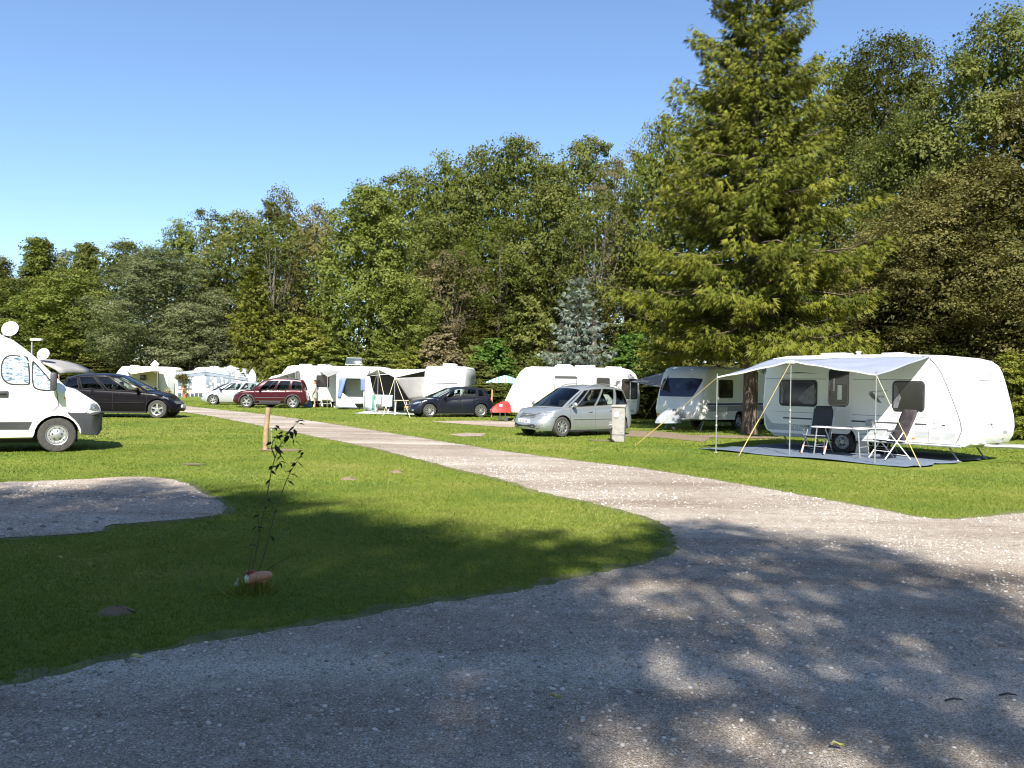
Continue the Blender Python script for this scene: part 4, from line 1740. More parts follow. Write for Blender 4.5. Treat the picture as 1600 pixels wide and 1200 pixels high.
    for sgn, s, bow, nm in ((1, 0.0, bw, 'windscreen'), (-1, 1.0, br, 'rear_window')):
        g = MB()
        um = 1 - ed * (1 if sgn > 0 else 2)
        g.grid([[screen(s, bow, sgn, .04 + .90 * i / 6, um * (1 - 2 * k / 12)) for k in range(13)] for i in range(7)])
        g.build(nm, MGL if sgn > 0 else p.get('rglass', MGL), root)
        for sg in (1, -1):
            shell.grid([[screen(s, bow, sgn, i / 6, sg * (um + (1 - um) * k / 2)) for k in range(3)] for i in range(7)])
        shell.grid([[screen(s, bow, sgn, .94 + .06 * i, um * (1 - 2 * k / 12)) for k in range(13)] for i in range(2)])
        shell.grid([[screen(s, bow, sgn, .04 * i, um * (1 - 2 * k / 12)) for k in range(13)] for i in range(2)])
    body = shell.build('body', paint, root, ang=40)
    if pil.v:
        pil.build('pillar', M_trim, root)
    ca = Caster(shell)
    for (a, b) in wins:
        for sg in (1, -1):
            g = MB()
            strip(g, a, b, vb, vt, sg, 4, -.006)
            w_ = g.build('side_window', p.get('rglass', MGL) if a > .42 else MGL, root)
            f_ = MB()
            ring = [(a, vb), (b, vb), (b, vt), (a, vt), (a, vb)]
            pts = []
            for i in range(4):
                for j in range(8):
                    s = ring[i][0] + (ring[i + 1][0] - ring[i][0]) * j / 8
                    v = ring[i][1] + (ring[i + 1][1] - ring[i][1]) * j / 8
                    q = sidept(s, v)
                    pts.append((q.x, sg * (q.y + .001), q.z))
            pts.append(pts[0])
            f_.tube(pts, .011, 5, cap=False)
            f_.build('window_seal', M_black, w_)
    # interior
    mb = MB()
    mb.box(((xA + xD) / 2, 0, .50), (xA - xD - .1, hw * 1.7, .3), bev=.05)
    mb.box((xA - .18, 0, sh(xA) - .10), (.5, hw * 1.55, .16), bev=.06)
    mb.box((xD + .3, 0, sh(xD) - .18), (.5, hw * 1.5, .12), bev=.03)
    mb.build('interior', M_int, root)
    sx = p.get('seats', ((xA - 1.25), (xA - 2.1)))
    for x in sx:
        for y in (-.38, .38):
            mb = MB()
            mb.box((x, y, .86), (.14, .46, .62), rot=Euler((0, R(-14), 0)), bev=.05)
            mb.box((x - .10, y, 1.24), (.09, .26, .17), rot=Euler((0, R(-10), 0)), bev=.04)
            mb.box((x + .25, y, .62), (.5, .46, .16), bev=.05)
            mb.build('seat', M_int, root)
    mb = MB()
    mb.lathe([(.16, -.012), (.175, 0), (.16, .012)], 18, Matrix.Translation((xA - .62, .38, sh(xA) + .02)) @ Matrix.Rotation(R(62), 4, 'Y'), cap=False)
    mb.build('steering_wheel', M_trim, root)
    # underbody and wheel housings
    mb = MB()
    mb.box(((xf + xr) / 2, 0, .40), (xf - xr - .5, hw * 2 - .56, .34))
    for A in ax:
        for sg in (1, -1):
            mb.grid([[(A + (ra - .004) * math.cos(PI * k / 14), sg * yy, rw + (ra - .004) * math.sin(PI * k / 14)) for k in range(15)] for yy in (hw - .05, hw - .30)])
    for sg in (1, -1):
        mb.box(((ax[0] + ax[1]) / 2, sg * (hw - .10), zs0 - .005), (ax[0] - ax[1] - 2 * ra, .1, .07))
    mb.build('underbody', M_black, root, smooth=False)
    for A in ax:
        for sg in (1, -1):
            wheel(root, A, sg * (hw - .02), rw, .2, sg, p.get('rim', M_alu), p.get('spokes', 5), style=p.get('rstyle', 'spoke'))

    def patch(nm, poly, cast, m_, off=.006, parent=None, nr=4):
        v, f_ = ring_patch(poly, cast, off, nr)
        g = MB()
        g.add(v, f_)
        return g.build(nm, m_, parent or root)

    for sg in (1, -1):
        if 'lamp' in p:
            patch('headlight', [(x, z) for x, z in p['lamp']], (lambda q: (lambda x, z: q(x, z)))(ca.side(sg)) if not p.get('lampfront') else
                  (lambda s2: (lambda y, z: ca.front()(s2 * y, z)))(sg), M_lamp, .006)
        if 'tail_lamp' in p:
            patch('tail_light', p['tail_lamp'], ca.side(sg), M_red, .006)
        if 'fog' in p:
            y, z = p['fog']
            patch('fog_lamp', [(sg * y + .06 * math.cos(t * .5236), z + .045 * math.sin(t * .5236)) for t in range(12)], ca.front(), M_lamp, .006)
        for (x, z) in p.get('handles', ()):
            h = ca.side(sg)(x, z)
            if h:
                g = MB()
                g.box(h[0] + h[1] * .018, (.17, .03, .032), bev=.012)
                g.build('door_handle', p.get('handle_m', paint), root)
        for pl in p.get('seams', ()):
            pts = []
            for i in range(len(pl) - 1):
                for j in range(9):
                    t = j / 8
                    h = ca.side(sg)(pl[i][0] + (pl[i + 1][0] - pl[i][0]) * t, pl[i][1] + (pl[i + 1][1] - pl[i][1]) * t)
                    if h:
                        pts.append(h[0] + h[1] * .0005)
            if len(pts) > 2:
                g = MB()
                g.tube(pts, .0045, 4, cap=False)
                g.build('door_joint', M_seam, root)
        if 'strip' in p:
            x0, x1, z = p['strip']
            pts = [h[0] + h[1] * .004 for h in (ca.side(sg)(x0 + (x1 - x0) * t / 16, z) for t in range(17)) if h]
            g = MB()
            g.tube(pts, .018, 6)
            g.build('rubbing_strip', p.get('strip_m', paint), root)
        if p.get('cladding'):
            # plastic arch lips and sill
            for A in ax:
                g = MB()
                pts = []
                for k in range(15):
                    a = PI * (k / 14) 
                    h = ca.side(sg)(A + (ra + .035) * math.cos(a), max(rw * .8, rw + (ra + .035) * math.sin(a)))
                    if h:
                        pts.append(h[0] + h[1] * .004)
                g.tube(pts, .036, 6)
                g.build('arch_trim', M_trim, root)
            patch('sill_trim', [(ax[1] + ra, zs0 + .01), (ax[0] - ra, zs0 + .01), (ax[0] - ra, zs0 + .17), (ax[1] + ra, zs0 + .17)], ca.side(sg), M_trim, .006, nr=3)
        # mirrors
        q = belt(wins[0][0] + .05)
        g = MB()
        g.sphere((q.x + .02, sg * (q.y + .17), q.z + .09), (.075, .115, .085), 14, 9)
        g.tube([(q.x, sg * (q.y - .01), q.z + .03), (q.x + .01, sg * (q.y + .10), q.z + .05)], .025, 6)
        mi = g.build('mirror', p.get('mirror_m', paint), root)
        if p.get('rails'):
            g = MB()
            pts = []
            for i in range(15):
                s = .10 + .82 * i / 14
                qq = rail(s)
                e = min(1, 6 * i / 14, 6 * (14 - i) / 14)
                pts.append((qq.x, sg * (qq.y - .06), qq.z + .045 + .055 * e))
            g.tube(pts, .017, 6)
            g.build('roof_rail', M_steel if p['rails'] == 'alu' else M_trim, root)
    if 'grille' in p:
        gr = patch('grille', p['grille'], ca.front(), M_trim, .008)
        z0 = min(q[1] for q in p['grille'])
        z1 = max(q[1] for q in p['grille'])
        yw = max(q[0] for q in p['grille'])
        for k in range(3):
            z = z0 + (z1 - z0) * (k + .5) / 3
            pts = [h[0] + h[1] * .014 for h in (ca.front()(yw * .93 * (1 - 2 * t / 10), z) for t in range(11)) if h]
            g = MB()
            g.tube(pts, .009, 5)
            g.build('grille_bar', M_alu, gr)
    if 'intake' in p:
        patch('air_intake', p['intake'], ca.front(), M_black, .007)
    if 'bumper' in p:
        patch('bumper_trim', p['bumper'], ca.front(), M_trim, .006, nr=5)
    if 'plate' in p:
        z, pm, txt = p['plate']
        h = ca.front()(0, z)
        x = h[0].x + .022
        g = MB()
        g.box((x - .012, 0, z), (.03, .52, .115), bev=.006)
        pl = g.build('number_plate', pm, root)
        if txt:
            text_obj(txt, .115, 'plate_lettering', M_ink, pl, Matrix.Translation((x + .0055, 0, z)) @ FRONT, sx=.78)
    if 'emblem' in p:
        z = p['emblem']
        h = ca.front()(0, z)
        M = Matrix.Translation(h[0] + Vector((.025, 0, 0))) @ Matrix.Rotation(R(90), 4, 'Y')
        g = MB()
        g.lathe([(.058, -.008), (.070, .006), (.058, .008), (.05, -.004)], 20, M, cap=False)
        if p.get('emblem_bar'):
            g.box(h[0] + Vector((.028, 0, 0)), (.012, .135, .016), rot=Euler((R(12), 0, 0)))
        g.build('emblem', M_alu, root)
    # wipers
    for y in (-.3, .35):
        g = MB()
        a = screen(0, bw, 1, .05, y)
        b = screen(0, bw, 1, .16, y - .55)
        g.tube([Vector(a) + Vector((.015, 0, .015)), Vector(b) + Vector((.018, 0, .018))], .008, 5)
        g.build('wiper', M_black, root)
    for pl in p.get('hood_seam', ()):
        pass
    return root, ca


M_silver = mat('silver_car_paint', (0.34, 0.365, 0.375), 0.33, metal=0.6, var=0.03, coat=0.7)
M_silver2 = mat('pale_silver_car_paint', (0.50, 0.52, 0.56), 0.30, metal=0.5, var=0.03, coat=0.7)
M_blackp = mat('black_car_paint', (0.006, 0.005, 0.007), 0.3, var=0.1, coat=0.12, spec=0.15)
M_blue = mat('dark_blue_car_paint', (0.009, 0.011, 0.021), 0.28, metal=0.2, var=0.05, coat=0.5, spec=.35)
M_maroon = mat('dark_red_car_paint', (0.050, 0.005, 0.009), 0.3, metal=0.2, var=0.05, coat=0.5, spec=0.3)
M_wpaint = mat('white_car_paint', (0.76, 0.77, 0.79), 0.28, var=0.03, coat=0.8)

ZAF = dict(xf=2.14, xr=-2.16, hw=.872, rw=.322, sill=.20, axles=(1.24, -1.46), nose=.72, nosep=2.35, tail=.42,
           shoulder=[(-2.16, .98), (-1.7, 1.04), (-.6, .99), (.7, .94), (1.15, .925), (1.6, .85), (1.95, .765), (2.14, .70)],
           xA=1.14, xD=-2.02, roof=[(.16, 1.545), (-.2, 1.61), (-.8, 1.64), (-1.4, 1.61), (-1.82, 1.53)], bowf=.34, bowr=.12,
           windows=[(.055, .135), (.165, .415), (.455, .70), (.755, .93)], nslope=.20, rim=M_alu, spokes=9, rails='alu',
           lamp=[(.42, .70), (.50, .80), (.70, .815), (.79, .80), (.80, .73), (.70, .665), (.52, .65)], lampfront=True,
           grille=[(-.40, .74), (-.36, .62), (-.30, .60), (.30, .60), (.36, .62), (.40, .74)], intake=[(-.62, .36), (-.56, .27), (.56, .27), (.62, .36), (.5, .42), (-.5, .42)],
           fog=(.66, .36), plate=(.50, M_plate, 'EL MS 608'), emblem=.675, emblem_bar=True, handles=[(.02, .80), (-.98, .83)],
           strip=(.78, -1.02, .565), seams=[[(.86, .92), (.92, .6), (.88, .27)], [(-.23, .97), (-.22, .26)], [(-1.02, .98), (-1.08, .75), (-1.0, .66)], [(1.3, .66), (1.6, .62), (1.98, .58)]], seats=(.05, -.85))
a = R(180 + 40)
hd = Vector((math.cos(a), math.sin(a)))
wz = Vector((1.59, 25.9))
rgt = Vector((hd.y, -hd.x))
# near front wheel is the car's left wheel
cpos = wz - hd * 1.24 + rgt * .80
if (cpos - wz).y < 0:
    cpos = wz - hd * 1.24 - rgt * .80
build_car('parked_car', 'silver people carrier with roof rails parked behind the grey service pillar', 'car', 'cars parked on the campsite', (cpos.x, cpos.y, 0), a, M_silver, ZAF)

PIC = dict(xf=2.06, xr=-2.28, hw=.915, rw=.335, sill=.22, axles=(1.36, -1.37), nose=.75, nosep=2.3, tail=.42,
           shoulder=[(-2.28, 1.0), (-1.8, 1.06), (-.6, 1.02), (.6, .97), (1.05, .94), (1.5, .87), (1.85, .76), (2.06, .68)],
           xA=1.0, xD=-2.12, roof=[(-.10, 1.52), (-.4, 1.58), (-.9, 1.60), (-1.5, 1.56), (-1.98, 1.44)], bowf=.18, bowr=.12,
           windows=[(.06, .17), (.205, .44), (.485, .735), (.775, .94)], nslope=.24, rim=M_alu, spokes=5, glass=glass_mat('mpv_glass', (.42, .48, .45)), rglass=M_dglass,
           lamp=[(1.42, .76), (1.52, .825), (1.76, .765), (1.88, .69), (1.72, .675)], handles=[(-.02, .86), (-1.05, .88)], handle_m=M_blackp, strip=(.9, -.95, .56),
           seams=[[(.98, .94), (1.0, .6), (.94, .28)], [(-.22, 1.0), (-.2, .28)], [(-1.1, 1.02), (-1.15, .78), (-1.05, .68)]],
           grille=[(-.5, .58), (-.4, .52), (.4, .52), (.5, .58), (.4, .63), (-.4, .63)], intake=[(-.6, .36), (.6, .36), (.5, .27), (-.5, .27)], plate=(.44, M_plate, None))
wp = Vector(G(246, 653.5))
a = R(6)
hd = Vector((math.cos(a), math.sin(a)))
lft = Vector((-hd.y, hd.x))
cp = wp - hd * 1.36 * 1.09 + lft * .82 * 1.09
build_car('parked_car', 'black people carrier parked on the grass beyond the white van', 'car', 'cars parked on the campsite', (cp.x, cp.y, 0), a, M_blackp, PIC, 1.09)

FOC = dict(xf=2.17, xr=-2.17, hw=.90, rw=.318, sill=.18, axles=(1.27, -1.37), nose=.70, nosep=2.4, tail=.48, tailp=2.6,
           shoulder=[(-2.17, .98), (-1.8, 1.02), (-.8, .96), (.5, .91), (.98, .90), (1.5, .83), (1.9, .74), (2.17, .65)],
           xA=.98, xD=-2.0, roof=[(.10, 1.36), (-.25, 1.44), (-.7, 1.465), (-1.3, 1.42), (-1.72, 1.33)], bowf=.30, bowr=.16,
           windows=[(.10, .40), (.44, .69), (.735, .86)], nslope=.18, rim=M_alu, spokes=10, tslope=.1,
           lamp=[(.40, .60), (.46, .70), (.66, .735), (.80, .74), (.80, .68), (.62, .60)], lampfront=True, handles=[(-.2, .80), (-1.12, .84)], glass=glass_mat('hatchback_glass', (.45, .5, .5)),
           seams=[[(.72, .89), (.8, .6), (.74, .24)], [(-.38, .93), (-.36, .24)], [(-1.1, .96), (-1.18, .72), (-1.06, .62)]],
           grille=[(-.5, .50), (-.4, .30), (.4, .30), (.5, .50)], plate=(.44, M_yplate, None), emblem=.63, fog=(.62, .33), tail_lamp=[(-2.02, .78), (-1.80, .80), (-1.86, .97), (-2.0, .97)])


def from_wheels(front, rear, p, near='left', sc=1.0):
    f_, b = Vector(front), Vector(rear)
    h = (f_ - b).normalized()
    a = math.atan2(h.y, h.x)
    mid = f_ - h * p['axles'][0] * sc
    lft = Vector((-h.y, h.x))
    c = mid - lft * (p['hw'] - .1) * sc if near == 'left' else mid + lft * (p['hw'] - .1) * sc
    return (c.x, c.y, 0), a


l_, a_ = from_wheels((-3.90, 38.9), (-1.55, 40.0), FOC)
build_car('parked_car', 'dark blue hatchback with a yellow number plate parked before the white caravans', 'car', 'cars parked on the campsite', l_, a_, M_blue, FOC)

YET = dict(xf=2.10, xr=-2.12, hw=.90, rw=.345, sill=.26, axles=(1.26, -1.33), nose=.55, nosep=2.7, tail=.30, tailp=4,
           shoulder=[(-2.12, 1.06), (-1.5, 1.06), (.4, 1.02), (.95, 1.0), (1.5, .95), (1.9, .88), (2.10, .80)],
           xA=.96, xD=-2.04, roof=[(.28, 1.60), (-.1, 1.67), (-.7, 1.69), (-1.4, 1.68), (-1.88, 1.63)], bowf=.24, bowr=.06, rooff=.68, roofr=.70,
           windows=[(.10, .385), (.43, .675), (.73, .94)], nslope=.10, rim=M_alu, spokes=5, cladding=True, rails='black', rglass=M_dglass, glass=M_dglass,
           lamp=[(.48, .74), (.50, .87), (.70, .90), (.82, .89), (.82, .80), (.70, .73)], lampfront=True, fog=(.52, .62), handles=[(-.14, .90), (-1.06, .93)], strip=(.8, -.9, .60), strip_m=M_trim,
           seams=[[(.70, .98), (.78, .65), (.72, .44)], [(-.32, 1.0), (-.30, .44)], [(-1.06, 1.02), (-1.12, .78)]],
           grille=[(-.42, .86), (-.38, .74), (.38, .74), (.42, .86)], bumper=[(-.80, .56), (-.78, .30), (.78, .30), (.80, .56)], plate=(.50, M_plate, None))
l_, a_ = from_wheels((-15.30, 47.3), (-12.72, 47.72), YET)
build_car('parked_car', 'dark red boxy estate car parked broadside on the grass beyond the road', 'car', 'cars parked on the campsite', l_, a_, M_maroon, YET)

PEU = dict(xf=2.02, xr=-2.02, hw=.87, rw=.31, sill=.18, axles=(1.18, -1.36), nose=.75, nosep=2.2, tail=.45,
           shoulder=[(-2.02, .98), (-1.5, 1.02), (-.4, .96), (.6, .92), (1.0, .90), (1.5, .82), (1.85, .70), (2.02, .62)],
           xA=1.08, xD=-1.88, roof=[(.18, 1.42), (-.2, 1.48), (-.7, 1.50), (-1.2, 1.47), (-1.66, 1.38)], bowf=.32, bowr=.14, windows=[(.07, .14), (.17, .46), (.50, .84)],
           nslope=.20, rim=M_alu, spokes=6, lamp=[(1.25, .72), (1.38, .79), (1.68, .72), (1.72, .66)], intake=[(-.55, .52), (-.5, .30), (.5, .30), (.55, .52)], mirror_m=M_trim,
           seams=[[(.78, .90), (.84, .6), (.78, .24)], [(-.5, .95), (-.48, .24)]], handles=[(-.3, .84)])
a = R(180 + 12)
f0 = Vector(G(333, 632.3))
h = Vector((math.cos(a), math.sin(a)))
l_, a_ = from_wheels(f0, f0 - h, PEU, sc=1.0)
build_car('parked_car', 'pale silver small hatchback half hidden behind the dark red car', 'car', 'cars parked on the campsite', l_, a_, M_silver2, PEU)
SIL = dict(PEU)
SIL.update(roof=[(.0, 1.50), (-.4, 1.57), (-.9, 1.58), (-1.4, 1.54), (-1.72, 1.44)], xA=1.18)
build_car('parked_car', 'white taller car behind the pale silver hatchback, mostly hidden', 'car', 'cars parked on the campsite', (l_[0] + .55, l_[1] + 4.6, 0), R(180 + 6), M_wpaint, SIL, 1.03)

# ------------------------------------------------------------------ rounded box bodies (van, caravans)


def rounded_prism(prof, W, ry, rxf, rxr, rz, keep=(), n=6):
    """side profile (x,z) drawn out to width W; the two sides are turned over with a radius"""
    N = len(prof)
    area = sum(prof[i][0] * prof[(i + 1) % N][1] - prof[(i + 1) % N][0] * prof[i][1] for i in range(N))
    sg = 1 if area > 0 else -1
    nor = []
    for i in range(N):
        a, b = Vector(prof[i - 1]), Vector(prof[(i + 1) % N])
        t = (b - a).normalized()
        nor.append(Vector((t.y, -t.x)) * sg)
    rings = []
    seq = [(-1, k) for k in range(n + 1)] + [(1, k) for k in range(n, -1, -1)]
    for s, k in seq:
        th = PI / 2 * k / n
        y = s * (W / 2 - ry * (1 - math.cos(th)) if False else W / 2 - ry * math.sin(th))
        ins = 1 - math.cos(th)
        ins = 1 - math.sqrt(max(0, 1 - (1 - math.sin(th)) ** 2)) if False else (1 - math.sin(th)) ** 2
        row = []
        for i, (x, z) in enumerate(prof):
            q = nor[i]
            if i in keep:
                row.append((x, y, z))
            else:
                row.append((x - q.x * ins * (rxf if q.x > 0 else rxr), y, z - q.y * ins * (rz if q.y > 0 else rz * .3)))
        rings.append(row)
    mb = MB()
    vs_ = [p for r_ in rings for p in r_]
    fs_ = []
    for i in range(len(rings) - 1):
        for k in range(N):
            k2 = (k + 1) % N
            fs_.append((i * N + k, i * N + k2, (i + 1) * N + k2, (i + 1) * N + k))
    # side faces as ngons split into triangles
    for off, rev in ((0, False), ((len(rings) - 1) * N, True)):
        tri = tessellate_polygon([[Vector((p[0], p[2], 0)) for p in rings[0]]])
        fs_ += [tuple(off + q for q in (t[::-1] if rev else t)) for t in tri]
    mb.add(vs_, fs_)
    return mb


def caravan_window(parent, x0, z0, x1, z1, y, pane=None, r=.07, sg=-1, frame=None, name='window'):
    f_ = MB()
    f_.prism(rr(x0 - .03, z0 - .03, x1 + .03, z1 + .03, r + .03), y - sg * .004, y + sg * .014, .008)
    fo = f_.build(name, frame or M_trim, parent)
    g = MB()
    g.prism(rr(x0, z0, x1, z1, r), y + sg * .008, y + sg * .034, .016)
    g.build('pane', pane or M_dpane, fo)
    return fo


def flat(parent, nm, pts, y, sg, m, th=.004, base=.002):
    g = MB()
    g.prism(pts, y - sg * .002 + sg * 0, y + sg * th)
    return g.build(nm, m, parent, smooth=False)


def hband(x0, x1, z0, z1):
    return [(x0, z0), (x1, z0), (x1, z1), (x0, z1)]


def drawbar(parent, xn, z=.42, L=1.25, m=M_steel):
    g = MB()
    for s in (1, -1):
        g.tube([(xn - .9, s * .62, z - .02), (xn + .15, s * .42, z - .02), (xn + L - .25, s * .05, z)], .045, 6)
    g.box((xn + L - .15, 0, z + .02), (.45, .12, .11), bev=.02)
    d = g.build('drawbar', m, parent)
    g = MB()
    g.tube([(xn + L * .55, .16, z + .35), (xn + L * .55, .16, .14)], .028, 8)
    g.lathe([(.001, -.03), (.09, -.03), (.10, 0), (.09, .03), (.001, .03)], 14, Matrix.Translation((xn + L * .55, .16, .10)) @ Matrix.Rotation(R(90), 4, 'X'))
    g.build('jockey_wheel', M_trim, d)
    return d


def van_wheels(parent, xs, W, rw, rim, **k):
    for x in xs:
        for sg in (1, -1):
            wheel(parent, x, sg * (W / 2 - .03), rw, .2, sg, rim, **k)


# ---- the white van
VR = .37
varch = [(VR * 1.16 * math.cos(PI * k / 12), VR + VR * 1.16 * math.sin(PI * k / 12)) for k in range(13)]
vprof = [(-5.2, .30), (-.455, .30)] + [(q[0], max(q[1], .38)) for q in varch[::-1]] + [(.455, .38), (.80, .36), (.86, .48), (.87, .80), (.83, .98), (.77, 1.06), (.70, 1.11),
         (.35, 1.35), (.16, 1.40), (-.10, 1.68), (-.38, 1.98), (-.50, 2.10), (-.66, 2.24), (-.84, 2.38), (-1.08, 2.49), (-1.5, 2.58), (-2.2, 2.62), (-5.0, 2.62), (-5.2, 2.5)]
W = 2.04
keep = set(range(2, 15))
al = R(29)
hd = Vector((math.cos(al), math.sin(al)))
lft = Vector((-hd.y, hd.x))
w0 = Vector(G(88.5, 706.5))
vp = w0 + lft * (W / 2 - .06)
van = thing('van', 'white high-roofed van with silver window screens parked at the left edge', 'van', (vp.x, vp.y, 0), al)
vb = rounded_prism(vprof, W, .16, .22, .05, .12, keep)
# the cab and the high roof lean in towards the top
vb.v = [(x, y * (1 - .16 * max(0, (z - 1.35) / 1.25) ** 1.5) * (1 - .22 * max(0, (x + .05) / .9) ** 2.4), z) for x, y, z in vb.v]
vbody = vb.build('body', mat('white_van_paint', (.80, .80, .79), .33, var=.03, scale=1.5, coat=.5), van, ang=28)
vc = Caster(vb)


def vpatch(nm, poly, cast, m_, off=.006, parent=van, nr=4):
    v, f_ = ring_patch(poly, cast, off, nr)
    g = MB()
    g.add(v, f_)
    return g.build(nm, m_, parent)


M_foil = foil_mat('crinkled_window_screen')
for sg in (1, -1):
    sd = vc.side(sg)
    ws = vpatch('side_window', chaikin([(-1.06, 1.44), (-.53, 1.42), (-.50, 1.5), (-.545, 2.02), (-.62, 2.06), (-1.05, 2.08)], 3, True), sd, M_black, .004)
    vpatch('window_screen', chaikin([(-1.03, 1.47), (-.56, 1.45), (-.53, 1.5), (-.575, 1.99), (-.64, 2.03), (-1.02, 2.05)], 3, True), sd, M_foil, .010, ws)
    ws = vpatch('quarter_window', chaikin([(-.49, 1.40), (-.35, 1.32), (-.10, 1.31), (-.05, 1.38), (-.06, 1.46), (-.44, 1.94), (-.50, 1.97)], 2, True), sd, M_black, .004)
    vpatch('window_screen', chaikin([(-.46, 1.42), (-.34, 1.345), (-.13, 1.34), (-.09, 1.39), (-.10, 1.46), (-.43, 1.88), (-.47, 1.90)], 2, True), sd, M_foil, .010, ws)
    vpatch('headlight', [(.60, .90), (.62, 1.02), (.70, 1.06), (.77, 1.02), (.83, .90), (.72, .89)], sd, M_lamp, .008)
    vpatch('side_moulding', [(-3.6, .50), (-.53, .50), (-.47, .66), (-3.6, .66)], sd, M_trim, .014)
    vpatch('side_indicator', [(.14 + .018 * math.cos(t), 1.17 + .025 * math.sin(t)) for t in np.linspace(0, 6.28, 9)[:-1]], sd, M_orange, .008)
    h = sd(-1.02, 1.24)
    g = MB()
    g.box(h[0] + h[1] * .008, (.24, .03, .14), bev=.02)
    hn = g.build('handle_plate', M_trim, van)
    g = MB()
    g.box(h[0] + h[1] * .03 + Vector((.0, 0, .01)), (.16, .02, .04), bev=.01)
    g.build('door_handle', M_black, hn)
    # mirror
    h = sd(-.10, 1.45)
    g = MB()
    c = h[0] + Vector((.02, sg * .20, .07))
    g.box(c, (.13, .20, .40), bev=.05)
    g.tube([h[0] + Vector((0, -.01 * sg, .12)), c + Vector((0, 0, .10))], .025, 6)
    g.tube([h[0] + Vector((0, -.01 * sg, -.05)), c + Vector((0, 0, -.12))], .025, 6)
    g.build('mirror', M_trim, van)
    for pl in ([(-1.22, .70), (-1.22, 2.1)], [(-.02, 1.32), (.02, 1.0), (-.10, .86)], [(.33, 1.33), (.60, 1.12)], [(.58, .88), (.48, .80)]):
        pts = []
        for i in range(len(pl) - 1):
            for j in range(7):
                hh = sd(pl[i][0] + (pl[i + 1][0] - pl[i][0]) * j / 6, pl[i][1] + (pl[i + 1][1] - pl[i][1]) * j / 6)
                if hh:
                    pts.append(hh[0] + hh[1] * .0005)
        g = MB()
        g.tube(pts, .007, 4, cap=False)
        g.build('panel_joint', M_seam, van)
    # black wheel arch lining
    g = MB()
    for A in (0, -3.6):
        g.grid([[(A + VR * 1.15 * math.cos(PI * k / 14), sg * yy, VR + VR * 1.15 * math.sin(PI * k / 14)) for k in range(15)] for yy in (W / 2 - .02, W / 2 - .36)])
    g.build('arch_liner', M_black, van)
# dark plastic front bumper wraps round below the lamps
bp_ = [(.445, .40), (.50, .36), (.80, .34), (.875, .46), (.885, .78), (.86, .875), (.19, .875), (.215, .80), (.32, .70), (.40, .58), (.44, .48)]
bb = rounded_prism(bp_, W + .03, .14, .24, .02, .03)
bb.v = [(x, y * (1 - .20 * max(0, (x + .05) / .9) ** 2.4), z) for x, y, z in bb.v]
bb.build('bumper', M_trim, van)
# windscreen
g = MB()
g.grid([[(lambda q: (q[0] + .012, (1 - 2 * k / 10) * (.83 - .12 * i / 5), q[1] + .012))((-.44 + .56 * (1 - i / 5), 2.05 - .66 * (1 - i / 5) ** 1.0)) for k in range(11)] for i in range(6)])
g.build('windscreen', M_dpane, van)
g = MB()
g.box((-2.3, 0, .45), (5.4, 1.4, .5))
g.build('underbody', M_black, van, smooth=False)
van_wheels(van, (0, -3.6), W, VR, M_steel, style='cap', rimr=.60)

# satellite dish on the van roof
dp = P3(15, 513, 18.05)
dish = thing('satellite_dish', 'round white satellite dish on a short mast on the van roof', 'satellite dish', (dp.x, dp.y, dp.z - .30), R(8))
g = MB()
g.lathe([(.001, .03), (.08, .024), (.16, -.005), (.175, -.02), (.165, -.025), (.08, .005), (.001, .01)], 26, Matrix.Translation((0, 0, .30)) @ Matrix.Rotation(R(70), 4, 'X'), cap=False)
g.build('reflector', M_wp, dish)
g = MB()
g.tube([(0, .06, -.12), (0, .05, .28)], .018, 8)
g.build('mast', M_steel, dish)
g = MB()
g.tube([(0, 0, .16), (-.10, -.20, .13)], .010, 6)
g.box((-.11, -.22, .14), (.06, .09, .06), bev=.02)
g.build('receiver_arm', M_wp, dish)

# ------------------------------------------------------------------ caravans
CG = 'caravans pitched along the hedge'


def arch_prof(pr, xc, r, zb, nar=10):
    """insert a wheel arch notch into the bottom line of a profile that runs towards +x along the bottom"""
    out = []
    idx = []
    for i, p in enumerate(pr):
        out.append(p)
        q = pr[(i + 1) % len(pr)]
        if p[0] < xc - r and q[0] > xc + r and abs(p[1] - zb) < .12 and abs(q[1] - zb) < .12:
            for k in range(nar + 1):
                a = PI * (1 - k / nar)
                out.append((xc + r * math.cos(a), zb + (r * .82) * math.sin(a) * 1.15))
                idx.append(len(out) - 1)
    return out, set(idx)


def axle(root, W, x=0.0, rw=.31, m=M_steel):
    for sg in (1, -1):
        wheel(root, x, sg * (W / 2 - .06), rw, .17, sg, m, style='cap', rimr=.62)
    g = MB()
    g.tube([(x, -W / 2 + .2, rw), (x, W / 2 - .2, rw)], .04, 8)
    g.box((x, 0, rw + .10), (2.4, W - .7, .10))
    for sg in (1, -1):
        g.grid([[(x + .37 * math.cos(PI * k / 12), sg * yy, .30 + .40 * math.sin(PI * k / 12)) for k in range(13)] for yy in (W / 2 - .02, W / 2 - .34)])
    g.build('chassis', M_black, root, smooth=False)


def corner_steady(root, x, y):
    g = MB()
    g.tube([(x, y, .36), (x + .22, y, .03)], .022, 6)
    g.box((x + .22, y, .015), (.12, .12, .03), bev=.01)
    g.build('corner_steady', M_steel, root)


# ---- the large caravan at the right
O1 = Vector((9.80, 19.70))
E1 = Vector((-.65, .76)).normalized()          # along the wall towards the rear
N1 = Vector((-.76, -.65)).normalized()         # out of the door side


def wallpt(s, n=0.0, z=0.0):
    p = O1 + E1 * s + N1 * n
    return Vector((p.x, p.y, z))


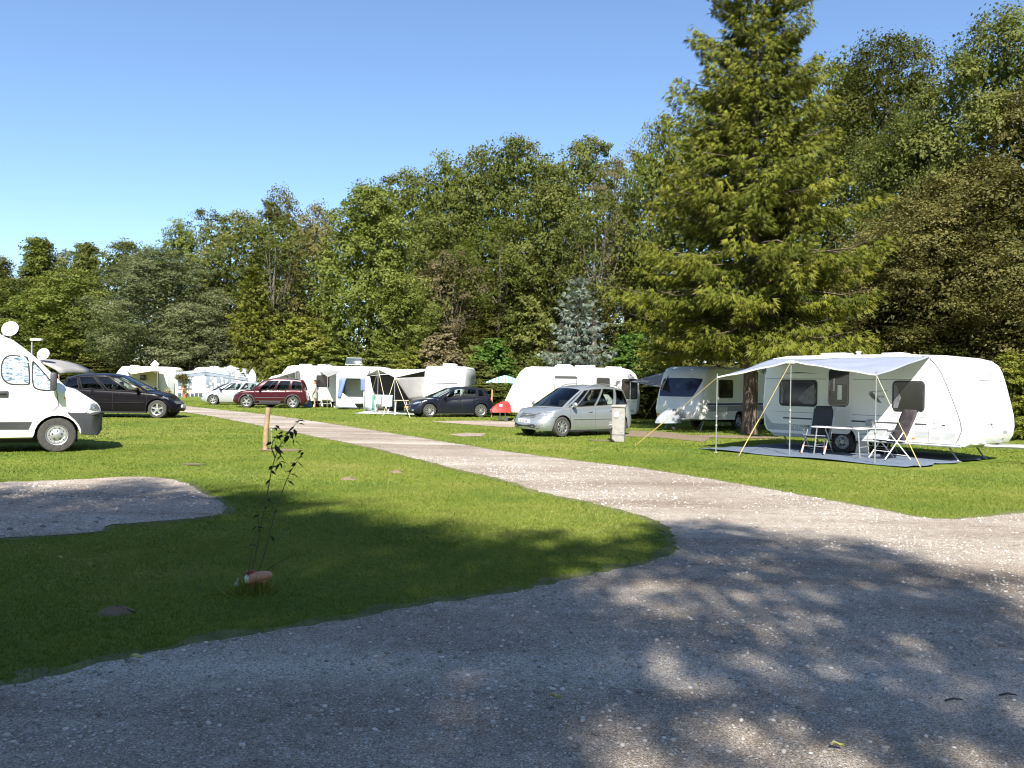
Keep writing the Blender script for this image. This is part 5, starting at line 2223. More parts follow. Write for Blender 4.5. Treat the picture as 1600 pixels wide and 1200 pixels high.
# local frame: x forward (front = -E1), y left, so the door side is y = -W/2
W1 = 2.30
S0 = 1.95                                       # axle position along the wall
a1 = math.atan2(-E1.y, -E1.x)
c1 = wallpt(S0, -W1 / 2)
cv1 = thing('caravan', 'large white caravan with a grey sunshade, windows and table at the right', 'caravan', (c1.x, c1.y, 0), a1, CG)
X = lambda s: S0 - s                            # wall coordinate -> local x
zb = .36
pr = [(X(4.30), .66), (X(4.20), .50), (X(3.95), zb + .04), (X(3.6), zb), (X(-.80), zb), (X(-1.05), .37), (X(-1.25), .45), (X(-1.35), .62), (X(-1.38), .85), (X(-1.36), 1.10),
      (X(-1.28), 1.45), (X(-1.18), 1.85), (X(-1.09), 2.15), (X(-1.0), 2.32), (X(-.84), 2.44), (X(-.55), 2.515), (X(.4), 2.56), (X(2.0), 2.57), (X(3.6), 2.56), (X(4.05), 2.50),
      (X(4.22), 2.35), (X(4.30), 2.0), (X(4.34), 1.2)]
pr, keep = arch_prof(pr, 0.0, .40, zb)
b1 = rounded_prism(pr, W1, .20, .42, .12, .10, keep, n=7)
M_ham = mat('hammered_white_sheet', (.80, .80, .785), .34, var=.03, scale=2, coat=.25, bump=.05, bscale=120)
b1.build('body', M_ham, cv1, ang=30)
ys = -W1 / 2
k1 = Caster(b1)


def c1patch(nm, poly, m, off=.004, nr=3, cast=None):
    v, f_ = ring_patch(poly, cast or k1.side(-1), off, nr)
    g = MB()
    g.add(v, f_)
    return g.build(nm, m, cv1)


caravan_window(cv1, X(3.72), 1.22, X(2.66), 1.88, ys, r=.08)
caravan_window(cv1, X(.62), 1.18, X(-.10), 1.88, ys, r=.08)
for (q_, m_) in (([(X(3.04), 1.28), (X(2.70), 1.26), (X(2.70), 1.80), (X(2.80), 1.74), (X(3.06), 1.52), (X(3.16), 1.38)], mat('grey_curtain_and_reflection', (.17, .17, .18), .3, var=.5, scale=7)),
                 ([(X(3.69), 1.26), (X(3.62), 1.26), (X(3.60), 1.6), (X(3.66), 1.84), (X(3.69), 1.84)], MATS['grey_curtain_and_reflection']),
                 ([(X(.60), 1.24), (X(.50), 1.24), (X(.42), 1.5), (X(.52), 1.76), (X(.60), 1.82)], MATS['grey_curtain_and_reflection'])):
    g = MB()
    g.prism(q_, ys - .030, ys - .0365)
    g.build('curtain', m_, cv1, smooth=False)  # first piece is a pane reflection put in as colour, the rest curtain edges
# entrance door: upper half open dark, lower half white
door = flat(cv1, 'door', rr(X(2.36), .52, X(1.70), 2.28, .10), ys, -1, M_white, .020)
g = MB()
g.prism(rr(X(2.31), 1.22, X(1.75), 2.22, .12), ys - .012, ys - .030, .008)
dw = g.build('door_window', M_dpane, door)
g = MB()
g.prism(rr(X(2.25), 1.30, X(1.81), 1.80, .06), ys - .026, ys - .038, .005)
g.build('inner_pane', mat('smoked_pane', (.06, .055, .05), .12, var=.5, scale=6), dw)
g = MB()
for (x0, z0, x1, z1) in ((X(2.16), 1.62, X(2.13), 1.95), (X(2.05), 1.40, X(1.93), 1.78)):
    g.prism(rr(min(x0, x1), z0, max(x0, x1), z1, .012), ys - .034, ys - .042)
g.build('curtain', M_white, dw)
g = MB()
g.prism(rr(X(2.33), .97, X(2.25), 1.16, .035), ys - .016, ys - .045, .01)
g.build('door_handle', M_trim, door)
for (z0, z1, s0, s1, nm, m_) in ((1.925, 1.940, 4.18, 2.40, 'seam', M_gprint), (1.925, 1.940, 1.66, -.62, 'seam', M_gprint), (1.02, 1.035, 4.24, 2.40, 'seam', M_gprint), (1.02, 1.035, 1.66, -.98, 'seam', M_gprint),
                                 (.845, .885, 3.62, 2.38, 'side_stripe', mat('anthracite_print', (.06, .065, .08), .5)), (.845, .885, 1.68, .22, 'side_stripe', MATS['anthracite_print']),
                                 (.845, .885, .10, -.18, 'side_stripe', MATS['anthracite_print']), (.845, .880, -.52, -.60, 'side_stripe', MATS['anthracite_print']),
                                 (.53, .70, 3.95, 2.4, 'grey_band', M_grey), (.53, .70, 1.66, .5, 'grey_band', M_grey), (.53, .70, -.42, -.98, 'grey_band', M_grey), (.53, .70, .10, -.24, 'grey_band', M_grey)):
    c1patch(nm, [(X(s0) + (X(s1) - X(s0)) * t / 10, z0) for t in range(11)] + [(X(s1) + (X(s0) - X(s1)) * t / 10, z1) for t in range(11)], m_, .003, 1)
g = MB()
g.prism([(X(3.72), 2.075), (X(3.2), 2.115), (X(2.60), 2.075), (X(3.1), 2.085)], ys - .001, ys - .006)
g.build('swoosh', MATS['anthracite_print'], cv1)
# grey wedge at the rear lower corner
c1patch('corner_panel', [(X(4.20), .98), (X(4.05), .80), (X(3.95), .70), (X(3.90), .53), (X(4.08), .53), (X(4.20), .72)], M_grey, .003)
# gas locker / service hatch
c1patch('service_hatch', rr(X(-.24), .46, X(-.56), .84, .04), M_white, .016)
c1patch('vent_grille', rr(X(-.30), .52, X(-.50), .60, .015), M_grey, .020)
c1patch('hatch_grip', rr(X(-.32), .775, X(-.50), .79, .006), M_gprint, .020)
c1patch('marker_lamp', rr(X(.16), .50, X(.08), .54, .015), M_orange, .012)
# lower skirt rail
g = MB()
for off_, z_, r_ in ((.012, .43, .022), (.016, .385, .030)):
    g.tube([(X(3.9), ys - off_, z_), (X(2.2), ys - off_, z_)], r_, 6)
    g.tube([(X(1.50), ys - off_, z_), (X(-.95), ys - off_, z_)], r_, 6)
g.build('skirt_rail', M_grey, cv1)
# curved joint between the side wall and the front cap, and the awning rail that follows it
jp = [(X(-.02), 2.50), (X(-.22), 2.45), (X(-.36), 2.33), (X(-.50), 2.12), (X(-.62), 1.85), (X(-.76), 1.5), (X(-.89), 1.15), (X(-.95), .95), (X(-.97), .76), (X(-.90), .55), (X(-.82), .42)]
pts = []
for i in range(len(jp) - 1):
    for j in range(6):
        h = k1.side(-1)(jp[i][0] + (jp[i + 1][0] - jp[i][0]) * j / 6, jp[i][1] + (jp[i + 1][1] - jp[i][1]) * j / 6)
        if h:
            pts.append(h[0] + h[1] * .004)
g = MB()
g.tube(pts, .014, 6, cap=False)
g.build('awning_rail', M_steel, cv1)
# front cap details
for (s, z, w_, h_, m_, nm) in ((.10, 2.10, .22, .05, M_gprint, 'maker_badge'), (.0, 1.46, .14, .022, M_gprint, 'cap_latch'), (.10, 1.22, .04, .03, M_gprint, 'cap_latch'), (-.62, .92, .42, .022, M_gprint, 'grip_line'),
                               (.38, .72, .26, .07, M_gprint, 'maker_badge'), (.40, .56, .12, .025, M_gprint, 'cap_latch')):
    c1patch(nm, [(s - w_ / 2, z - h_ / 2), (s + w_ / 2, z - h_ / 2), (s + w_ / 2, z + h_ / 2), (s - w_ / 2, z + h_ / 2)], m_, .006, 2, k1.front())
g = MB()
g.tube([h_[0] + h_[1] * .004 for h_ in (k1.front()(-.75 + 1.5 * t / 12, 1.94) for t in range(13)) if h_], .011, 5)
g.build('seam', M_gprint, cv1)
h = k1.front()(-.55, .98)
g = MB()
g.box(h[0] + Vector((.06, -.02, 0)), (.14, .05, .05), bev=.02)
g.build('grab_handle', M_wp, cv1)
# roof parts
for (x, w_, d_, h_) in ((X(2.7), .7, .55, .09), (X(1.1), .55, .5, .07)):
    g = MB()
    g.box((x, 0, 2.57 + h_ / 2), (w_, d_, h_), bev=.03)
    g.build('roof_hatch', M_wp, cv1)
g = MB()
g.lathe([(.05, 0), (.05, .09), (.07, .10), (.07, .13), (.001, .14)], 12, Matrix.Translation((X(1.9), -.4, 2.55)))
g.build('roof_vent', M_wp, cv1)
text_obj('470', .125, 'model_lettering', M_gprint, cv1, Matrix.Translation((X(-.35), ys - .003, .865)) @ SIDE_R, sx=1.25)
# faint brand swash near the middle of the wall
lg = text_obj('SAPHIR', .085, 'wall_lettering', M_gprint, cv1, Matrix.Translation((X(.98), ys - .003, 1.50)) @ SIDE_R, sx=1.0)
g = MB()
g.prism([(X(1.22), 1.63), (X(.78), 1.665), (X(.76), 1.65), (X(1.16), 1.615), (X(1.20), 1.50), (X(1.02), 1.36), (X(.90), 1.35), (X(1.10), 1.44), (X(1.24), 1.54)], ys - .001, ys - .005)
g.build('wall_emblem', M_gprint, cv1, smooth=False)
text_obj('FENDT', .15, 'rear_lettering', M_wp, cv1, Matrix.Translation((X(3.05), ys - .008, .615)) @ SIDE_R, sx=1.5)
# bottle holders clipped to the wall, step
g = MB()
g.box((X(1.16), ys - .08, .84), (.17, .14, .14), rot=Euler((R(20), 0, 0)), bev=.02)
g.build('clip_shelf', M_grey, cv1)
axle(cv1, W1)
drawbar(cv1, X(-1.20), .42, 1.45)
for s, y in ((-.55, -.8), (-.55, .8), (3.8, -.8), (3.8, .8)):
    corner_steady(cv1, X(s), y)

# ---- sunshade of the large caravan
aw = thing('sunshade', 'grey-white fabric sunshade stretched on three poles from the large caravan', 'awning', wallpt(2, 1.2, 0))
O_ = aw.location.copy()
A0, A1 = wallpt(4.05, -.02, 2.47), wallpt(-.24, -.02, 2.50)
BL, BM, BR = Vector((5.22, 20.85, 1.91)), Vector((6.82, 20.05, 2.33)), Vector((8.13, 18.29, 2.00))
NU, NV = 36, 14
rows = []
for i in range(NU + 1):
    u = i / NU
    if u < .46:
        t = u / .46
        b = BL.lerp(BM, t)
        sagb = .015 * math.sin(PI * t)
    else:
        t = (u - .46) / .54
        b = BM.lerp(BR, t)
        sagb = .015 * math.sin(PI * t)
    a_pt = A0.lerp(A1, u)
    row = []
    for j in range(NV + 1):
        v = j / NV
        p = a_pt.lerp(b, v)
        wr = .012 * math.sin(9 * v + 23 * u) * v * (1 - v) * 4 + .008 * math.sin(31 * u) * v
        p.z += -.025 * math.sin(PI * v) * (1 - .4 * abs(2 * u - 1)) - sagb * v ** 2 + wr
        row.append(p - O_)
    rows.append(row)
M_awn = mat('blue_grey_awning_fabric', (.29, .32, .41), .8, var=.08, scale=3, bump=.1, bscale=90)
MATS.pop('blue_grey_awning_fabric')
nt = M_awn.node_tree
tr = nt.nodes.new('ShaderNodeBsdfTranslucent')
tr.inputs['Color'].default_value = (.5, .53, .60, 1)
mx = nt.nodes.new('ShaderNodeMixShader')
mx.inputs[0].default_value = .22
nt.links.new(nt.nodes['Principled BSDF'].outputs[0], mx.inputs[1])
nt.links.new(tr.outputs[0], mx.inputs[2])
nt.links.new(mx.outputs[0], nt.nodes['Material Output'].inputs['Surface'])
g = MB()
g.grid(rows)
cn = g.build('canopy', M_awn, aw)
so = cn.modifiers.new('thick', 'SOLIDIFY')
so.thickness = .006
g = MB()
g.tube([r_[-1] for r_ in rows], .020, 6)
g.build('canopy_hem', M_wp, cn)
for b in (BL, BM, BR):
    g = MB()
    base = Vector((b.x, b.y, 0)) - O_
    g.tube([base, base + Vector((0, 0, b.z * .5))], .017, 8)
    g.tube([base + Vector((0, 0, b.z * .5)), b - O_ + Vector((0, 0, .10 if b is not BM else .03))], .013, 8)
    for z in (b.z * .48, b.z * .36):
        g.box(base + Vector((0, 0, z)), (.05, .05, .06), bev=.015)
    g.lathe([(.001, .02), (.05, .012), (.055, 0)], 10, Matrix.Translation(base), cap=False)
    g.build('pole', M_steel, aw)
g = MB()
g.tube([BM - O_, A0.lerp(A1, .46) - O_], .012, 6)
g.build('ridge_pole', M_steel, aw)
g = MB()
g.box(BM - O_ + Vector((0, 0, -.03)), (.22, .10, .05), rot=Euler((0, 0, a1)), bev=.015)
g.build('pole_cap', M_wp, aw)
for top, gp in ((BL, (3.40, 22.37)), (BM, (5.42, 19.48)), (BR, (8.79, 17.57))):
    t0 = top - O_
    g0 = Vector((gp[0], gp[1], .03)) - O_
    g = MB()
    g.tube([t0, t0.lerp(g0, .5) + Vector((0, 0, -.015)), g0], .006, 6)
    gr = g.build('guy_rope', M_ropew if top is BR else M_rope, aw)
    g = MB()
    g.tube([t0.lerp(g0, .62), t0.lerp(g0, .97)], .011, 6)
    g.build('rope_spring', M_rope, gr)
    g = MB()
    g.tube([g0 + Vector((0, 0, .08)), g0 + Vector((.02, .02, -.07))], .010, 6)
    g.build('peg', M_steel, gr)

# ---- mat
M_mat = stripe_mat('woven_mat_blue_grey', (.075, .10, .145), (.12, .15, .20), 22, .95, 'X', 1.5)
g = MB()
rows = []
for i in range(30):
    s = -.85 + 5.4 * i / 29
    rows.append([tuple(wallpt(s + .10 * math.sin(j * 1.3), -2.2 + j * (4.55 / 16) + .03 * math.sin(2.1 * s + j), .030 + .016 * math.sin(2.3 * s + 1.7 * j) * math.sin(1.1 * j))) for j in range(17)])
g.grid(rows)
mt = g.build('ground_mat', M_mat)
so = mt.modifiers.new('thick', 'SOLIDIFY')
so.thickness = .012
tag(mt, 'blue-grey woven awning mat lying under the sunshade of the large caravan', 'mat')

# ---- camping furniture
M_cloth = mat('charcoal_chair_fabric', (.055, .058, .072), .8, var=.12, scale=20, bump=.2, bscale=120)
M_lcloth = mat('light_grey_chair_fabric', (.55, .56, .57), .8, var=.08, scale=15)


def camp_chair(name, label, loc, rz, fab, frame, group, recl=20, legcap=None, hb=.80):
    root = thing(name, label, 'chair', (loc[0], loc[1], .045), rz, group)
    # seat, x forwards
    t = R(recl)
    bx, bz = -.24, .44
    tip = Vector((bx - hb * math.sin(t), 0, bz + hb * math.cos(t)))
    g = MB()
    g.grid([[Vector((.26 - .50 * i / 6, (k - 3) / 3 * .235, .47 - .03 * i / 6 - .02 * math.sin(PI * i / 6))) for k in range(7)] for i in range(7)])
    o = g.build('seat', fab, root)
    so = o.modifiers.new('thick', 'SOLIDIFY')
    so.thickness = .03
    g = MB()
    rows = []
    for i in range(9):
        v = i / 8
        p = Vector((bx, 0, bz)).lerp(tip, v)
        hw_ = .235 - (.05 * max(0, v - .85) / .15)
        rows.append([(p.x - .03 * math.sin(PI * v) + .02 * (1 - abs(k - 3) / 3), (k - 3) / 3 * hw_, p.z) for k in range(7)])
    g.grid(rows)
    o = g.build('backrest', fab, root)
    so = o.modifiers.new('thick', 'SOLIDIFY')
    so.thickness = .045
    g = MB()
    for s in (1, -1):
        y = s * .255
        g.tube([(.27, y, .47), (bx, y, bz), tuple(Vector((tip.x, y, tip.z - .03)))], .013, 6)
    g.tube([(.27, -.255, .47), (.27, .255, .47)], .013, 6)
    g.build('frame', frame, root)
    for s in (1, -1):
        y = s * .275
        for (p, q) in (((-.16, y, .66), (.34, y, .02)), ((.20, y, .60), (-.36, y, .02))):
            g = MB()
            g.tube([p, q], .014, 7)
            lg_ = g.build('leg', frame, root)
            if legcap and q[0] > 0:
                g = MB()
                g.tube([Vector(q).lerp(Vector(p), .30), Vector(q)], .022, 7)
                g.build('leg_sleeve', legcap, lg_)
        g = MB()
        g.box((.06, y, .68), (.46, .05, .03), bev=.012)
        g.build('armrest', M_trim, root)
    for x in (.30, -.30):
        g = MB()
        g.tube([(x, -.275, .10), (x, .275, .10)] if x < 0 else [(.20, -.275, .195), (.20, .275, .195)], .010, 6)
        g.build('stretcher', frame, root)
    return root


CHG = 'camping chairs under the sunshade'
M_wf = mat('white_enamelled_tube', (.78, .78, .78), .35, var=.04)
M_cap = mat('reddish_leg_sleeve', (.70, .38, .30), .6)
q = G(1262, 713)
q1 = Vector((q[0], q[1]))
camp_chair('camping_chair', 'charcoal high-backed camping chair with pale leg sleeves left of the table', (q1.x + .34, q1.y + .30), R(-128), M_cloth, M_alu, CHG, 22, M_cap)
q = G(1404, 723)
camp_chair('camping_chair', 'dark-backed camping chair with white legs seen edge-on right of the table', (q[0] - .06, q[1] + .35), R(-165), mat('dark_patterned_fabric', (.05, .04, .045), .8, var=.5, scale=8), M_wf, CHG, 26, None)
q = G(1385, 715)
camp_chair('camping_chair', 'light grey low camping chair between the table and the dark-backed chair', (q[0] + .18, q[1] + .75), R(-140), M_lcloth, M_wf, CHG, 18, None, .55)


def camp_table(name, label, c, rz, L, Wd, H, topm, legm, grp=None):
    root = thing(name, label, 'table', (c[0], c[1], .045), rz, grp)
    g = MB()
    g.box((0, 0, H - .015), (L, Wd, .03), bev=.012)
    g.build('tabletop', topm, root)
    for sx in (1, -1):
        for sy in (1, -1):
            g = MB()
            g.tube([(sx * (L / 2 - .12), sy * (Wd / 2 - .06), H - .02), (sx * (L / 2 - .06), sy * (Wd / 2 - .04), .0)], .016, 7)
            g.build('leg', legm, root)
        g = MB()
        g.tube([(sx * (L / 2 - .09), -(Wd / 2 - .06), .24), (sx * (L / 2 - .09), Wd / 2 - .06, .24)], .010, 6)
        g.build('stretcher', legm, root)
    return root


tq = Vector(G(1322, 717))
camp_table('camping_table', 'white folding camping table standing on the mat under the sunshade', (tq.x + .05, tq.y + .42), a1 + R(6), 1.24, .66, .70, M_wp, M_alu)
# wheel cover / bag and white carrier under the table
bq = Vector(G(1340, 712))
g = MB()
g.box((0, 0, .20), (.42, .22, .38), bev=.08)
o = g.build('bag', M_grey)
o.location = (bq.x + .10, bq.y + .75, .05)
o.rotation_euler = (0, 0, a1)
tag(o, 'grey soft bag leaning by the caravan wheel under the table', 'bag')
g = MB()
g.prism([(-.16, 0), (.16, 0), (.10, .46), (-.02, .52), (-.10, .40)], -.09, .09, .03)
o = g.build('folded_stool', M_wp)
o.location = (bq.x + .30, bq.y + .42, .05)
o.rotation_euler = (0, 0, a1 + .3)
tag(o, 'white folded stool standing under the right end of the table', 'stool')

# ---- shaded caravan by the spruce
cv2 = thing('caravan', 'shaded white caravan with a dark blue stripe beside the big spruce trunk', 'caravan', (0, 0, 0), 0, CG)
h2 = Vector((-.707, -.707))
Fl = Vector((7.22, 30.9))                      # front left corner on the ground
l2 = Vector((-h2.y, h2.x))
W2 = 2.2
ax2 = 2.75
c2 = Fl - h2 * ax2 - l2 * (W2 / 2)
cv2.location = (c2.x, c2.y, 0)
cv2.rotation_euler = (0, 0, math.atan2(h2.y, h2.x))
zb = .40
pr = [(-2.6, .55), (-2.5, zb), (2.45, zb), (2.70, .44), (2.80, .60), (2.84, .80), (2.76, 1.15), (2.62, 1.55), (2.46, 1.95), (2.34, 2.2), (2.15, 2.38), (1.8, 2.47), (-2.2, 2.47), (-2.5, 2.36), (-2.62, 2.1)]
pr, keep = arch_prof(pr, 0, .40, zb)
b2 = rounded_prism(pr, W2, .16, .30, .1, .10, keep, n=6)
b2.build('body', M_white, cv2, ang=30)
k2 = Caster(b2)
v_, f_ = ring_patch(chaikin([(-.92, 1.30), (-.80, 1.28), (.52, 1.28), (.64, 1.32), (.90, 1.90), (.86, 2.0), (-.80, 2.0), (-.90, 1.94)], 1, True), k2.front(), .016, 5)
g = MB()
g.add(v_, f_)
g.build('front_window', M_bpane, cv2)
y2 = W2 / 2
caravan_window(cv2, .62, 1.28, 1.62, 1.94, y2, r=.06, sg=1)
for z0, z1, m_, nm in ((.98, 1.05, mat('dark_blue_print', (.03, .03, .16), .5), 'blue_stripe'), (.74, .96, mat('mid_grey_print', (.30, .31, .35), .5), 'grey_band')):
    v_, f_ = ring_patch([(-2.3 + 4.7 * t / 12, z0) for t in range(13)] + [(2.5 - 4.8 * t / 12, z1) for t in range(13)], k2.side(1), .005, 1)
    g = MB()
    g.add(v_, f_)
    g.build(nm, m_, cv2)
g = MB()
g.prism(rr(.95, .70, 1.75, .94, .03), y2 + .002, y2 + .014, .004)
g.build('side_hatch', M_grey, cv2)
text_obj('HOBBY', .16, 'side_lettering', M_wp, cv2, Matrix.Translation((1.35, y2 + .016, .82)) @ SIDE_L, sx=1.1)
v_, f_ = ring_patch(rr(-.72, .62, .72, 1.12, .08), k2.front(), .010, 3)
g = MB()
g.add(v_, f_)
g.build('gas_locker_lid', M_white, cv2)
for sy in (1, -1):
    v_, f_ = ring_patch([(sy * .92 + .06 * math.cos(t), .58 + .035 * math.sin(t)) for t in np.linspace(0, 6.28, 11)[:-1]], k2.front(), .012, 2)
    g = MB()
    g.add(v_, f_)
    g.build('marker_lamp', M_orange if sy < 0 else M_wp, cv2)
axle(cv2, W2)
drawbar(cv2, 2.62, .44, 1.2)
for x in (2.2, -2.2):
    for y in (-.8, .8):
        corner_steady(cv2, x, y)
# cover over its hitch
hp = c2 + h2 * 3.55
g = MB()
rows = []
for i, (x, hh, ww) in enumerate(((-.55, .42, .55), (-.45, .50, .60), (-.15, .46, .52), (.2, .34, .40), (.45, .22, .26), (.55, .12, .16))):
    rows.append([(x, -ww / 2 - .04, -.02), (x, -ww / 2, .10), (x, -ww * .42, hh * .8), (x, -ww * .2, hh), (x, ww * .2, hh), (x, ww * .42, hh * .8), (x, ww / 2, .10), (x, ww / 2 + .04, -.02)])
g.grid(rows)
g.f += [tuple(range(8)), tuple(range(40, 48))[::-1]]
o = g.build('hitch_cover', mat('pale_silver_cover', (.30, .33, .38), .55, var=.1, bump=.4, bscale=9))
hc_mesh = o.data
o.location = (hp.x, hp.y, .30)
o.rotation_euler = (0, 0, math.atan2(h2.y, h2.x))
tag(o, 'pale silvery hitch cover on the shaded caravan with the dark blue stripe', 'hitch cover', 'hitch covers on caravan drawbars')
# grey canopy towards the middle caravan
cn2 = thing('canopy_sail', 'dark grey canopy stretched between the shaded caravan and the middle one', 'canopy', (6.2, 33.6, 0))
O_ = Vector(cn2.location)
pA, pB = P3(1047, 579, 32.6), P3(1036, 606, 32.0)
pC, pD = P3(985, 596, 35.0), P3(1046, 579, 36.4)
g = MB()
g.grid([[(pC.lerp(pB, u)).lerp(pD.lerp(pA, u), v) - O_ + Vector((0, 0, -.18 * math.sin(PI * u) * math.sin(PI * v))) for u in np.linspace(0, 1, 9)] for v in np.linspace(0, 1, 7)])
o = g.build('canopy', mat('grey_brown_canvas', (.20, .19, .175), .85, var=.1), cn2)
so = o.modifiers.new('thick', 'SOLIDIFY')
so.thickness = .008
g = MB()
g.tube([pC - O_, Vector((pC.x, pC.y, 0)) - O_], .016, 6)
g.build('pole', M_steel, cn2)
q = G(1003, 661)
g = MB()
g.tube([pB - O_, Vector((q[0], q[1], 0)) - O_], .007, 5)
g.build('guy_rope', M_rope, cn2)

# ---- middle white caravan (front to the left)
W3 = 2.25
cv3 = thing('caravan', 'plain white caravan behind the silver people carrier, its right end in shade', 'caravan', (2.70, 36.2 + W3 / 2, 0), R(180), CG)
# local x forward = -X world, visible side faces -Y = local +y
zb = .38
pr = [(-2.95, .62), (-2.85, .42), (-2.6, zb), (2.65, zb), (2.95, .45), (3.02, .66), (2.98, .95), (2.80, 1.35), (2.55, 1.85), (2.34, 2.2), (2.12, 2.38), (1.85, 2.44), (-2.2, 2.44), (-2.55, 2.37), (-2.80, 2.15), (-2.93, 1.8), (-2.99, 1.1)]
pr, keep = arch_prof(pr, -.2, .40, zb)
b3 = rounded_prism(pr, W3, .16, .34, .14, .10, keep, n=6)
b3.build('body', M_white, cv3, ang=30)
k3 = Caster(b3)
y3 = W3 / 2
X3 = lambda wx: 2.70 - wx
cl = caravan_window(cv3, X3(2.85), 1.30, X3(1.90), 2.02, y3, pane=mat('lowered_grey_blind', (.38, .40, .40), .4, var=.05), r=.05, sg=1)
g = MB()
g.prism(rr(X3(2.85), 1.93, X3(1.90), 2.03, .03), y3 + .01, y3 + .04, .01)
g.build('window_hood', M_trim, cl)
caravan_window(cv3, X3(4.30), 1.30, X3(3.75), 1.98, y3, r=.05, sg=1)
caravan_window(cv3, X3(5.52), 1.10, X3(4.88), 1.95, y3, r=.05, sg=1)
for z0, z1, x0, x1, nm, m_ in ((1.93, 1.945, -.0, 1.85, 'seam', M_gprint), (2.02, 2.035, 1.7, 5.3, 'seam', M_gprint), (.98, .99, -.0, 5.5, 'seam', M_gprint), (.50, .62, .0, 5.4, 'skirt', M_grey)):
    v_, f_ = ring_patch([(X3(x0) + (X3(x1) - X3(x0)) * t / 10, z0) for t in range(11)] + [(X3(x1) + (X3(x0) - X3(x1)) * t / 10, z1) for t in range(11)], k3.side(1), .004, 1)
    g = MB()
    g.add(v_, f_)
    g.build(nm, m_, cv3)
g = MB()
g.prism([(X3(.36), 1.10), (X3(.28), 1.14), (X3(.30), .98), (X3(.33), .95)], y3 + .001, y3 + .01)
g.build('emblem', M_gprint, cv3)
g = MB()
g.lathe([(.001, .16), (.30, .15), (.42, .08), (.46, 0)], 20, Matrix.Translation((X3(2.35), .1, 2.43)), cap=False)
g.build('roof_dome', M_wp, cv3)
g = MB()
g.box((X3(3.3), 0, 2.50), (.9, .6, .10), bev=.03)
g.box((X3(4.6), 0, 2.48), (.7, .6, .07), bev=.03)
g.build('roof_hatch', M_wp, cv3)
axle(cv3, W3, -.2)
drawbar(cv3, 2.75, .42, .85)
for x in (2.4, -2.4):
    corner_steady(cv3, x, .8)
o = obj_of('hitch_cover', hc_mesh.copy())
o.data.materials[0] = mat('red_cover_fabric', (.42, .028, .024), .55, var=.12, bump=.5, bscale=8)
o.location = (-.52, 35.9, .42)
o.rotation_euler = (0, 0, R(212))
o.scale = (.78, .95, .95)
tag(o, 'bright red hitch cover with white print in front of the middle caravan', 'hitch cover', 'hitch covers on caravan drawbars')
g = MB()
g.prism(rr(-.16, .20, .18, .30, .02), .250, .262)
g.build('white_print', M_wp, o).rotation_euler = (R(12), 0, 0)
g = MB()
Mj = Matrix.Translation((-.25, 35.75, .10)) @ Matrix.Rotation(R(90), 4, 'X')
g.lathe([(.001, -.03), (.10, -.03), (.11, 0), (.10, .03), (.001, .03)], 14, Mj)
g.tube([(-.25, 35.75, .10), (-.28, 35.78, .52)], .024, 8)
o = g.build('jockey_wheel', M_trim)
o.parent = cv3
o.matrix_parent_inverse = (Matrix.Translation((2.70, 36.2 + W3 / 2, 0)) @ Matrix.Rotation(R(180), 4, 'Z')).inverted()

# blue and white sunshade on a timber pole
up = P3(768, 640, 40.5)
us = thing('sunshade', 'blue and white parasol on a slim timber pole left of the middle caravan', 'parasol', (up.x, 40.5, 0))
g = MB()
g.tube([(0, 0, 0), (0.02, 0, 1.75)], .032, 8)
g.build('pole', mat('pale_orange_timber', (.55, .36, .20), .7, var=.15), us)
g = MB()
zc = 1.72
rows = [[(.65 + r_ * .98 * math.cos(2 * PI * k / 16), .3 + r_ * .98 * math.sin(2 * PI * k / 16), zc + .36 * (1 - r_ ** 1.3) - (.04 if r_ >= .99 and k % 2 else 0)) for k in range(17)] for r_ in (.02, .3, .6, .85, 1.0)]
g.grid(rows)
o = g.build('canopy', stripe_mat('blue_white_parasol_cloth', (.15, .33, .52), (.60, .64, .68), 1.9, .8, 'X', .6), us)
g = MB()
g.tube([(.02, 0, 1.72), (.65, .3, 1.80), (.65, .3, 2.14)], .014, 6)
for k in range(8):
    g.tube([(.65, .3, 2.02), (.65 + .95 * math.cos(k * PI / 4), .3 + .95 * math.sin(k * PI / 4), 1.715)], .008, 4)
g.build('frame', M_steel, us)

# ------------------------------------------------------------------ caravans in the middle distance


